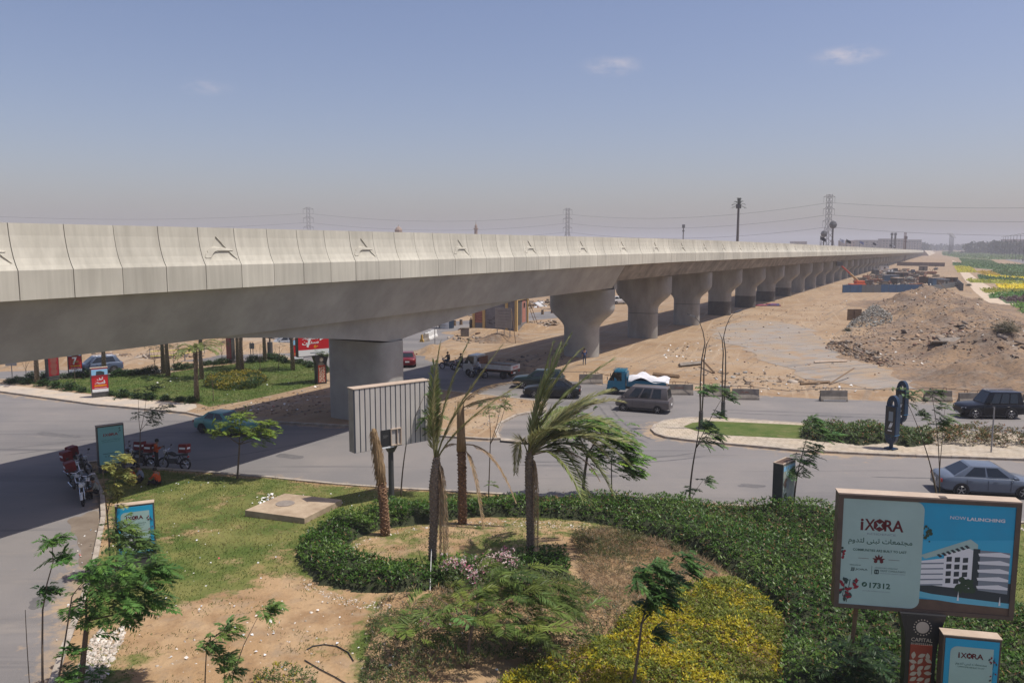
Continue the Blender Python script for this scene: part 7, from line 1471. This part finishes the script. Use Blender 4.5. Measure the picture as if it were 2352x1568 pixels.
ch = G(1006, 755); t = thing('metal_chair', 'small metal chair beside the white booth', 'chair', (ch[0], ch[1], 0)); MB().box((0, 0, .48), (.5, .5, .06)).build('seat', m_dgrey, t); MB().box((0, .22, .85), (.5, .05, .5)).build('backrest', m_dgrey, t); [MB().cyl((x, y, 0), (x, y, .46), .02, .02, 5).build('leg', m_dgrey, t) for x in (-.2, .2) for y in (-.2, .2)]
bx = G(1068, 772); o = MB().box((0, 0, .55), (1.1, .9, 1.1)).box((0, 0, 1.13), (1.2, 1.0, .08)).build('cable_box', m_jersey, None, (bx[0], bx[1], 0)); tag(o, 'square concrete box near the earth heap', 'concrete box')
for k, (x, y, lab) in enumerate([(976, 784, 'yellow-ended road barrier nearest the camera by the booth'), (983, 780, 'second white road barrier beside the booth'), (989, 777, 'third white road barrier beside the booth'), (995, 774, 'white road barrier closest to the booth wall')]):
    b = G(x, y); t = thing('road_barrier', lab, 'barrier', (b[0], b[1], .01), R(62), 'white barriers by the booth'); o = put('concrete_block', jb_me, t); o.scale = (.7, 1, 1.1); MB().loft([[(q, y_ * 1.01, z) for y_, z in ((-.30, 0), (-.28, .155), (-.13, .44), (-.10, .93), (.10, .93), (.13, .44), (.28, .155), (.30, 0))] for q in ((-.74, -.60) if k == 0 else (-.70, .70))]).build('painted_face', mat('barrier ochre', (.48, .30, .08), .8) if k == 0 else m_white, t)
stake('sign_post', 'slim post beside the white booth', (999, 793), 3.0, .05)
for k, (x, y, lab) in enumerate([(1044, 748, 'left small bollard on the road behind the booth'), (1059, 746, 'middle small bollard on the road behind the booth'), (1246, 722, 'left small bollard on the road right of the hut'), (1268, 719, 'right small bollard on the road right of the hut')]):
    b = G(x, y); t = thing('road_bollard', lab, 'bollard', (b[0], b[1], .01)); MB().cyl((0, 0, 0), (0, 0, .75), .26, .22, 10).build('drum', m_wood, t); MB().cyl((0, 0, .75), (0, 0, .8), .24, .24, 10).build('rim', m_dgrey, t)
b = G(1275, 710); feather_tree('roadside_bush', 'olive roadside tree beyond the hut', b, 0, [([(0, 0, 0), (0, 0, 1), (.1, 0, 2)], .08, .04)], [(0, 0, 1.6, 30, 1.0, .1), (.3, 0, 2.4, 24, .9, .1), (-.3, 0, 1.0, 20, .8, .1)], c=(.07, .085, .035), leafL=.7, K=6)
# excavation with yellow tape beyond the far road
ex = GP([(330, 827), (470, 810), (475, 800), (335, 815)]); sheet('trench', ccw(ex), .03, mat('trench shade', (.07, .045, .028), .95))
for k, z in enumerate((.5, 1.0)): tag(MB().tube([(*G(345, 829), z), (*G(405, 823), z - .1), (*G(470, 814), z)], .03, 4).build('barrier_tape', mat('yellow tape', (.55, .52, .06), .6)), 'yellow tape round the trench, %s strand' % ('lower', 'upper')[k], 'tape')
for k, x in enumerate((345, 410, 470)): stake('tape_post', 'yellow tape post %s the trench' % ('at the left end of', 'midway along', 'at the right end of')[k], (x, 829 - (x - 345) * .12), 1.2, .04)
for k, (x, y) in enumerate([(425, 843), (452, 838)]): stake('kerb_post', '%s short post on the far kerb' % ('left', 'right')[k], (x, y - 12), .8, .07)

# ------------------------------------------------------------------ construction compound
f0, f1 = Vector(G(1935, 672)), Vector(G(2128, 671)); n = 22; m_fb = mat('fence blue', (.03, .085, .18), .6, c2=(.045, .10, .19), scale=1); m_fg = mat('fence grey', (.13, .135, .14), .6)
t = thing('site_fence', 'blue and grey sheet fence round the works compound', 'fence', (f0.x, f0.y, 0), math.atan2(f1.y - f0.y, f1.x - f0.x)); Lf = (f1 - f0).length / n
for k in range(n): MB().box((Lf * (k + .5), .04 * (k % 2), 1.0), (Lf - .04, .05, 2.0 + rnd.uniform(-.08, .08))).build('fence_panel', m_fg if k in (5, 6, 7, 8, 9) else m_fb, t); MB().box((Lf * k, .1, 1.0), (.07, .07, 2.1)).build('fence_post', m_dgrey, t)
for (p0, p1, lab, m_, h) in (((2110, 651), (2200, 653), 'dark brown sheet fence in the middle of the compound', mat('fence brown', (.085, .06, .045), .8, c2=(.05, .04, .035), scale=.8), 2.2), ((2196, 653), (2212, 668), 'dark sheet fence at the compound corner by the track', m_fg, 1.9), ((2060, 610), (2170, 612), 'long dark wall at the far end of the compound', mat('far wall', (.17, .12, .10), .9), 2.2), ((2130, 668), (2192, 660), 'low grey wall behind the spoil heap crest', m_fg, 1.4)):
    a, b = Vector(G(*p0)), Vector(G(*p1)); n = max(3, int((b - a).length / 3)); t = thing('site_fence', lab, 'fence', (a.x, a.y, 0), math.atan2(b.y - a.y, b.x - a.x)); Lf = (b - a).length / n
    for k in range(n): MB().box((Lf * (k + .5), 0, h / 2), (Lf - .05, .08, h + rnd.uniform(-.15, .15))).build('fence_panel', m_, t)
# boom lift
bl = G(1968, 664); t = thing('boom_lift', 'orange boom lift with its arm raised to the deck', 'boom lift', (bl[0], bl[1], 0)); m_or = mat('machine orange', (.55, .10, .03), .6)
MB().box((0, 0, 1.0), (4.2, 2.2, 1.0)).build('chassis', m_or, t, bevel=.1); MB().box((.6, 0, 1.9), (2.4, 1.8, .9)).build('turntable', m_or, t, bevel=.15); [wheel(t, x, y, .55, .4, m_dgrey) for x in (-1.4, 1.4) for y in (-1.1, 1.1)]
q0 = Vector((.2, 0, 2.3)); q1 = far(1928, 606, bl[1] - 4); q1 = Vector((q1.x - bl[0], q1.y - bl[1], q1.z)); MB().tube([q0, q0.lerp(q1, .45)], .32, 4).build('boom', mat('boom tan', (.40, .26, .13), .7), t); MB().tube([q0.lerp(q1, .43), q0.lerp(q1, .95)], .24, 4).build('boom_section', mat('boom red', (.35, .06, .04), .7), t); MB().box(q1, (1.6, 1.0, 1.1)).build('basket', m_dgrey, t)
# stacks, sheds and junk: each its own thing
_r = random.Random(21)
kinds = ['stack of dark formwork boards', 'rusty scaffold pile', 'timber pallet stack', 'grey generator box', 'weathered tool shed', 'bundle of steel bars']
spots = [(1990, 655), (2010, 650), (2030, 656), (2045, 648), (2060, 655), (2075, 660), (2090, 652), (2105, 660), (2020, 640), (2050, 638), (2070, 640), (2085, 644), (2100, 640), (2120, 645), (2135, 650), (2010, 632), (2040, 630), (2065, 632), (2115, 632), (2140, 630), (2150, 640), (2030, 622), (2120, 622), (2150, 620), (2080, 624), (1990, 640), (1975, 648), (2165, 660), (2150, 655), (2180, 658)]
for i, (x, y) in enumerate(spots):
    b = G(x, y); k = i % 6; nb_s = ['nearest the blue fence', 'in the second row', 'behind the boom lift', 'near the piers', 'in the middle of the yard', 'beside the dark fence', 'at the yard centre', 'toward the spoil heap', 'close to the pier shadow', 'by the open lane', 'below the far wall', 'near the rusty heaps', 'by the brown fence', 'right of the lane', 'along the track side', 'past the boom lift', 'left of the lane', 'at the lane mouth', 'under the far wall', 'by the far corner', 'against the track', 'far down the yard', 'before the far wall', 'at the far right corner', 'in the far lane', 'beside the first pier row', 'left of the boom lift', 'behind the heap crest', 'by the grey wall', 'at the compound gate'][i]
    t = thing('site_stack', '%s %s' % (kinds[k], nb_s), 'site material', (b[0], b[1], 0), _r.uniform(-.6, .6), 'materials in the works compound'); w = _r.uniform(1.6, 4.5)
    if k in (0, 2):
        for j in range(5): MB().box((_r.uniform(-.2, .2), _r.uniform(-.1, .1), .15 + .3 * j), (w, 1.6, .2), rz=_r.uniform(-.1, .1)).build('board_layer', [m_wood, m_dgrey, m_jersey][j % 3], t)
    elif k == 1 or k == 5:
        for j in range(9): MB().tube([(-w / 2 + _r.uniform(-.3, .3), _r.uniform(-.9, .9), .15 + .12 * j), (w / 2 + _r.uniform(-.3, .3), _r.uniform(-.9, .9), .15 + .13 * j)], .10, 4).build('bar', m_rust if k == 1 else m_dgrey, t)
        for j in range(4): MB().cyl((_r.uniform(-w / 2, w / 2), _r.uniform(-1, 1), 0), (_r.uniform(-w / 2, w / 2), 0, _r.uniform(1.8, 3)), .06, .05, 4).build('upright', m_rust, t)
    else:
        MB().box((0, 0, 1.1), (w, 2.2, 2.2)).build('wall', [m_dgrey, m_white, m_jersey, mat('shed blue', (.06, .12, .2), .7), m_dgrey][i % 5], t); MB().box((0, 0, 2.3), (w + .3, 2.5, .12)).build('roof', m_steel if k == 3 else m_tan, t); MB().box((0, -1.11, .95), (.8, .03, 1.8)).build('door', m_black, t)
rubble('broken boards and scrap inside the works compound', GP([(1985, 660), (2115, 664), (2110, 645), (2140, 625), (2010, 622), (1980, 645)]), 1500, .3, 1.5, [(.24, .19, .14), (.15, .12, .10), (.32, .28, .23), (.10, .09, .09), (.20, .08, .05)], flat_=.5, pile=.8)
lt = G(2052, 600); t = thing('lattice_mast', 'red and white lattice mast beside the viaduct', 'mast', (lt[0] + 8, lt[1], 0))
def lattice(t, w0, w1, h, n, m, r=.12, r2=.07, arms=()):
    mb = MB(); lv = [(w0 + (w1 - w0) * (k / n) ** .8, h * k / n) for k in range(n + 1)]; cs = ((-1, -1), (1, -1), (1, 1), (-1, 1))
    for cx, cy in cs: mb.tube([(cx * w / 2, cy * w / 2, z) for w, z in lv], r, 4)
    for (wa, za), (wb, zb_) in zip(lv, lv[1:]):
        for i in range(4):
            a, b = cs[i], cs[(i + 1) % 4]; mb.tube([(a[0] * wa / 2, a[1] * wa / 2, za), (b[0] * wb / 2, b[1] * wb / 2, zb_)], r2, 3); mb.tube([(b[0] * wa / 2, b[1] * wa / 2, za), (a[0] * wb / 2, a[1] * wb / 2, zb_)], r2, 3)
    mb.build('lattice', m, t)
lattice(t, 1.6, 1.2, 22, 11, m_rust, .1, .06); tr_ = G(2052, 622); o = lorry('dump_truck', 'small dark truck parked in the compound lane', (2060, 630), R(90), m_dgrey, m_jersey, L=6, W=2.2, cabH=2.5); car('pickup_car', 'dark pickup at the right of the compound lane', 'car', (2096, 628), R(80), paint('dusty black', (.02, .02, .022)), st=SUVB, H=1.7, cabin=(-.2, -.15, .06, .2))
for k, (x, y, lab) in enumerate([(2103, 632, 'tiny figure in dark clothes standing in the compound lane'), (2108, 630, 'tiny figure in pale clothes standing in the compound lane')]): person(lab, gl(x, y, 0), R(90), STAND, c_blk if k == 0 else limb_mat('pale', (.4, .36, .3)), c_blk)
o = MB().box((0, 0, .12), (5.5, 2.2, .2)).box((1.5, .3, .3), (2.2, 1.5, .2), rz=.4).build('fabric_bundle', mat('red cloth', (.42, .06, .05), .8, c2=(.08, .09, .2), scale=.6), None, (*G(1758, 702), 0)); tag(o, 'red and blue cloth bundle lying at a pier foot', 'bundle')
# ------------------------------------------------------------------ flags on the deck
def on_deck(s, y=4.0): p = Vector((BO[0], 0, 0)) + Vector((BD.x, BD.y, 0)) * s + Vector((-BD.y, BD.x, 0)) * y; p.z = TOP - drop(s) - 1.7; return p
for k, (s, c, lab) in enumerate([(255, (.05, .05, .06), 'dark furled flag nearest along the deck'), (300, (.5, .52, .6), 'white and blue flag flying on the deck'), (318, (.03, .03, .035), 'black flag left of the blue one on the deck'), (365, (.20, .22, .36), 'blue flag flying on the deck'), (425, (.04, .04, .05), 'black furled flag far along the deck'), (540, (.04, .04, .045), 'dark flag beside the last white flag on the deck'), (562, (.5, .5, .52), 'last white flag far along the deck')]):
    p = on_deck(s, 3); t = thing('flag', lab, 'flag', p, 0, 'flags on the viaduct deck'); MB().cyl((0, 0, 0), (0, 0, 4.4), .06, .05, 6).build('pole', m_dgrey, t); V = []; F = []
    for i in range(7):
        for j in range(2): V.append((.06 + .27 * i, .14 * math.sin(i * 1.1), 4.3 - .95 * j - .13 * i))
    for i in range(6): F.append((2 * i, 2 * i + 2, 2 * i + 3, 2 * i + 1))
    MB().add(V, F).build('cloth', mat('flag cloth %d' % k, c, .8), t, smooth=True)
# ------------------------------------------------------------------ power line
def pylon(X, Y, label):
    t = thing('power_pylon', label, 'pylon', (X, Y, 0), R(15), 'power line pylons'); mb_m = mat('pylon steel', (.16, .15, .15), .6)
    lattice(t, 11, 3.2, 26, 6, mb_m, .22, .12)
    mb = MB()
    for z0_ in range(26, 50, 4):
        for cx, cy in ((-1, -1), (1, -1), (1, 1), (-1, 1)): mb.tube([(cx * 1.5, cy * 1.5, z0_), (cx * 1.5, cy * 1.5, z0_ + 4)], .17, 4)
        for i in range(4):
            a = ((-1, -1), (1, -1), (1, 1), (-1, 1))[i]; b = ((-1, -1), (1, -1), (1, 1), (-1, 1))[(i + 1) % 4]; mb.tube([(a[0] * 1.5, a[1] * 1.5, z0_), (b[0] * 1.5, b[1] * 1.5, z0_ + 4)], .1, 3); mb.tube([(b[0] * 1.5, b[1] * 1.5, z0_), (a[0] * 1.5, a[1] * 1.5, z0_ + 4)], .1, 3)
    mb.build('tower_top', mb_m, t)
    for z in (30, 39, 48):
        MB().tube([(-5, 0, z), (-1.5, 0, z + 1.6), (1.5, 0, z + 1.6), (5, 0, z)], .16, 4).tube([(-5, 0, z), (5, 0, z)], .16, 4).build('cross_arm', mb_m, t)
        for s in (-4.8, 4.8): MB().cyl((s, 0, z), (s, 0, z - 4.2), .1, .1, 4).build('insulator', m_dgrey, t)
pyl = [(-560, 700), (-203, 803), (57, 825), (237, 603), (470, 430)]
for k in (1, 2, 3): pylon(*pyl[k], ['power pylon furthest left above the viaduct', 'power pylon in the middle above the viaduct', 'tallest power pylon beside the round-topped mast'][k - 1])
wn_ = 0
for i in range(4):
    for z in (25.8, 34.8, 43.8):
        for s in (-1,):
            a = Vector((pyl[i][0], pyl[i][1], z)); b = Vector((pyl[i + 1][0], pyl[i + 1][1], z)); sag = 7.5
            o = MB().tube([a.lerp(b, u / 18) - Vector((0, 0, sag * 4 * (u / 18) * (1 - u / 18))) for u in range(19)], .10, 4).build('power_cable', mat('cable grey', (.12, .115, .12), .7)); tag(o, '%s power cable of the %s span' % ({25.8: 'lowest', 34.8: 'middle', 43.8: 'highest'}[z], ('leftmost', 'second', 'third', 'rightmost')[i]), 'cable')
# ------------------------------------------------------------------ masts, minarets, far buildings
def mast(x, ytop, Y, label, r=.5, top=None, m=None):
    p = far(x, ytop, Y); t = thing('mast', label, 'mast', (p.x, Y, 0)); m = m or mat('mast brown', (.10, .085, .08), .7); MB().cyl((0, 0, 0), (0, 0, p.z), r, r * .6, 10).build('pole', m, t); h = p.z
    if top == 'palm':
        sp_ = []
        for k in range(16):
            a = k * 2.4; o = np.array([math.cos(a), math.sin(a), 0]); e = (k % 4) * .8; p0 = np.array([0, 0, h - 2.5]); sp_.append((p0, p0 + o * 1.0 + np.array([0, 0, .6 + e]), p0 + o * (2.5 - .4 * e) + np.array([0, 0, -.4 + e * 1.3]), 1.0))
        V, F, cc, mb = fronds(sp_, K=12, c=(.04, .05, .035), wid=.14, leaf=.6); np_mesh('fronds', V, F, m_leaf, t, col=cc); MB().cyl((0, 0, h - 3), (0, 0, h - 1.6), .9, .9, 8).build('antenna_ring', m_dgrey, t)
    elif top == 'ball': MB().lathe([(.2, 0), (1.6, .8), (2.0, 2.2), (1.4, 3.6), (.3, 4.2)], (0, 0, h - 4), 10).build('antenna_cluster', m_dgrey, t)
    elif top == 'box': MB().box((0, 0, h - 1), (1.6, 1.6, 2.2)).build('antenna_cluster', m_dgrey, t); MB().box((0, 0, h - 4), (1.2, 1.2, 1)).build('antenna_cluster', m_dgrey, t)
mast(1697, 458, 270, 'tall mobile mast disguised as a palm tree', .55, 'palm'); mast(1914, 508, 420, 'round-topped mast right of the tallest pylon', .6, 'ball'); mast(1893, 530, 480, 'short round-topped mast below the tallest pylon', .5, 'ball'); mast(1570, 516, 520, 'slim antenna mast in the middle distance', .5, 'box'); mast(2049, 535, 700, 'left one of the twin antenna masts', .8, 'box'); mast(2057, 535, 705, 'right one of the twin antenna masts', 1.2, 'box'); mast(2081, 543, 620, 'slim mast right of the twin antenna masts', .5, 'box')
for x, yt, Y, lab, dome in ((1093, 507, 560, 'slender brown minaret above the parapet', False), (915, 516, 480, 'domed pale minaret above the parapet', True)):
    p = far(x, yt, Y); h = p.z; t = thing('minaret', lab, 'minaret', (p.x, Y, 0)); mm = mat('minaret stone', (.30, .22, .17), .85)
    MB().lathe([(1.4, 0), (1.4, h - 11), (2.2, h - 10.5), (2.2, h - 9.8), (1.1, h - 9.6), (1.1, h - 6), (1.7, h - 5.6), (1.7, h - 5.2), (.8, h - 5)] if not dome else [(2.6, 0), (2.6, h - 8), (3.2, h - 7.6), (3.2, h - 6.8), (2.2, h - 6.6), (2.2, h - 4.5)], n=10).build('shaft', mm, t); MB().lathe([(.8, h - 5), (1.0, h - 4), (.7, h - 3), (.15, h - 2), (.1, h)] if not dome else [(2.2, h - 4.5), (2.3, h - 3.2), (1.4, h - 1.8), (.2, h - 1), (.1, h)], n=10).build('cap', mm, t)
def block(x0, x1, ytop, Y, label, c=(.30, .25, .22), floors=5):
    Y *= 1.45
    a, b = far(x0, ytop, Y), far(x1, ytop, Y); w = b.x - a.x; h = a.z; t = thing('apartment_block', label, 'building', ((a.x + b.x) / 2, Y, 0), 0, 'far buildings'); MB().box((0, 0, h / 2), (w, 14, h)).build('wall', mat('far wall %.2f' % c[0], c, .9), t); MB().box((0, 0, h + .2), (w + .6, 14.6, .4)).build('roof', mat('far roof', (.24, .2, .18), .9), t)
    n = max(2, int(w / 4)); z_lo = max(0, h - 16)
    for f_ in range(4):
        wm = MB()
        for k in range(min(n, 14)): MB().box((-w / 2 + w * (k + .5) / min(n, 14), -7.03, z_lo + 2.2 + 3.6 * f_), (w / min(n, 14) * .45, .1, 1.6)).build('window', m_glass, t) if h > z_lo + 3 + 3.6 * f_ else None
for i, (x0, x1, yt, Y, c, lab) in enumerate([(1818, 1850, 555, 900, (.28, .22, .18), 'low hazy block behind the short round-topped mast'), (1930, 1960, 553, 760, (.33, .25, .2), 'brown hazy block right of the tallest pylon'), (1966, 1990, 552, 800, (.3, .26, .24), 'grey hazy block between two deck flags'), (1994, 2020, 552, 820, (.32, .28, .26), 'pale hazy block left of the twin masts'), (2022, 2070, 549, 780, (.3, .25, .24), 'widest hazy block under the twin masts'), (2070, 2112, 551, 900, (.3, .27, .26), 'faint hazy block right of the twin masts'), (2304, 2352, 550, 1000, (.26, .18, .16), 'brown apartment block among trees at the right edge'), (2264, 2290, 557, 1000, (.34, .24, .2), 'low brown villa among trees near the light poles'), (1716, 1745, 558, 1000, (.3, .27, .25), 'faint low block right of the palm mast')]): block(x0, x1, yt, Y, lab, c)
# far trees and the road with light poles on the right
for k, (x0, x1, yt, Y, lab) in enumerate([(2222, 2290, 558, 1200, 'hazy tree mass left of the brown villa'), (2280, 2420, 555, 1050, 'tree mass in front of the right-hand apartment block'), (2128, 2220, 562, 1900, 'faint far tree line at the end of the fields'), (2080, 2132, 561, 1500, 'faint tree line beyond the viaduct end')]):
    n = 900; a, b = far(x0, yt, Y), far(x1, yt, Y); w = b.x - a.x; X = rng.uniform(a.x, b.x, n); hh_ = a.z * (.75 + .25 * np.abs(np.sin((X - a.x) / w * 17 + k))); P = np.column_stack([X, Y + rng.normal(0, 5, n), rng.random(n) ** .8 * hh_]); V, F = leaf_quads(P, rng.normal(0, 1, (n, 3)), rng.normal(0, 1, (n, 3)), rng.uniform(3, 7, n), 4.0); tag(np_mesh('far_trees', V, F, m_leaf, col=tint(n, 4, (.045, .055, .035), .25, .1)), lab, 'trees', kind='stuff')
sheet('far_road', ccw(GP([(2600, 660), (2352, 606), (2260, 586), (2200, 574), (2206, 573), (2290, 582), (2352, 594), (2600, 620)])), .035, m_asph)
for k in range(16):
    Y = 330 + 34 * k; X = G(2352, 606)[0] + (Y - 540) * .545 + 12; p0 = (X, Y)
    t = thing('road_light', '%s tall road light in the hazy right-hand row' % ('first second third fourth fifth sixth seventh eighth ninth tenth eleventh twelfth thirteenth fourteenth fifteenth sixteenth'.split()[k]), 'street light', (X, Y, 0), 0, 'road lights at the far right'); MB().cyl((0, 0, 0), (0, 0, 21), .22, .14, 6).build('pole', m_dgrey, t); MB().tube([(-2.6, 0, 21.2), (0, 0, 20.9), (2.6, 0, 21.2)], .12, 4).build('arm', m_dgrey, t)
for k in range(9):
    Y = 1000 + 70 * k; X = 545 + (Y - 1000) * .56; t = thing('road_light', '%s faint light pole of the farthest hazy row' % ('first second third fourth fifth sixth seventh eighth ninth'.split()[k]), 'street light', (X, Y, 0), 0, 'faint far light poles'); MB().cyl((0, 0, 0), (0, 0, 27), .35, .2, 5).build('pole', m_dgrey, t); MB().tube([(-4, 0, 27), (4, 0, 27)], .25, 4).build('arm', m_dgrey, t)
for k in range(14):
    Y = 260 + 30 * k; X = Y * .545 + 62 + rnd.uniform(-4, 4); t = thing('far_car', 'small %s car on the far right road, %s in the queue' % (('white', 'dark', 'silver', 'blue', 'grey')[k % 5], 'first second third fourth fifth sixth seventh eighth ninth tenth eleventh twelfth thirteenth fourteenth'.split()[k]), 'car', (X, Y, .05), R(60), 'cars on the far right road'); MB().hexa([(-2.1, -.85, .3), (2.1, -.85, .3), (2.1, .85, .3), (-2.1, .85, .3)], [(-2.1, -.85, .9), (2.1, -.8, .8), (2.1, .8, .8), (-2.1, .85, .9)]).build('body', paint('far%d' % (k % 5), [(.6, .6, .6), (.03, .03, .03), (.4, .4, .42), (.06, .1, .2), (.2, .2, .21)][k % 5]), t, bevel=.08); MB().hexa([(-1.6, -.75, .88), (1.0, -.75, .88), (1.0, .75, .88), (-1.6, .75, .88)], [(-1.1, -.6, 1.45), (.4, -.6, 1.45), (.4, .6, 1.45), (-1.1, .6, 1.45)]).build('cabin', m_glass, t)
# ------------------------------------------------------------------ haze
_me = MB().box((0, 2400, 33.5), (9000, 5200, 69)).mesh('haze')
_hm = bpy.data.materials.new('haze air'); _hm.use_nodes = True; _nt = _hm.node_tree; _nt.nodes.clear()
_ho = _nt.nodes.new('ShaderNodeOutputMaterial'); _hv = _nt.nodes.new('ShaderNodeVolumePrincipled')
_hv.inputs['Color'].default_value = (.93, .91, .95, 1); _hv.inputs['Density'].default_value = .0004; _hv.inputs['Anisotropy'].default_value = 0.0
_nt.links.new(_hv.outputs[0], _ho.inputs['Volume']); _me.materials.append(_hm)
haze = put('haze', _me); tag(haze, 'pale dusty haze hanging over the far plain', 'haze', kind='stuff')
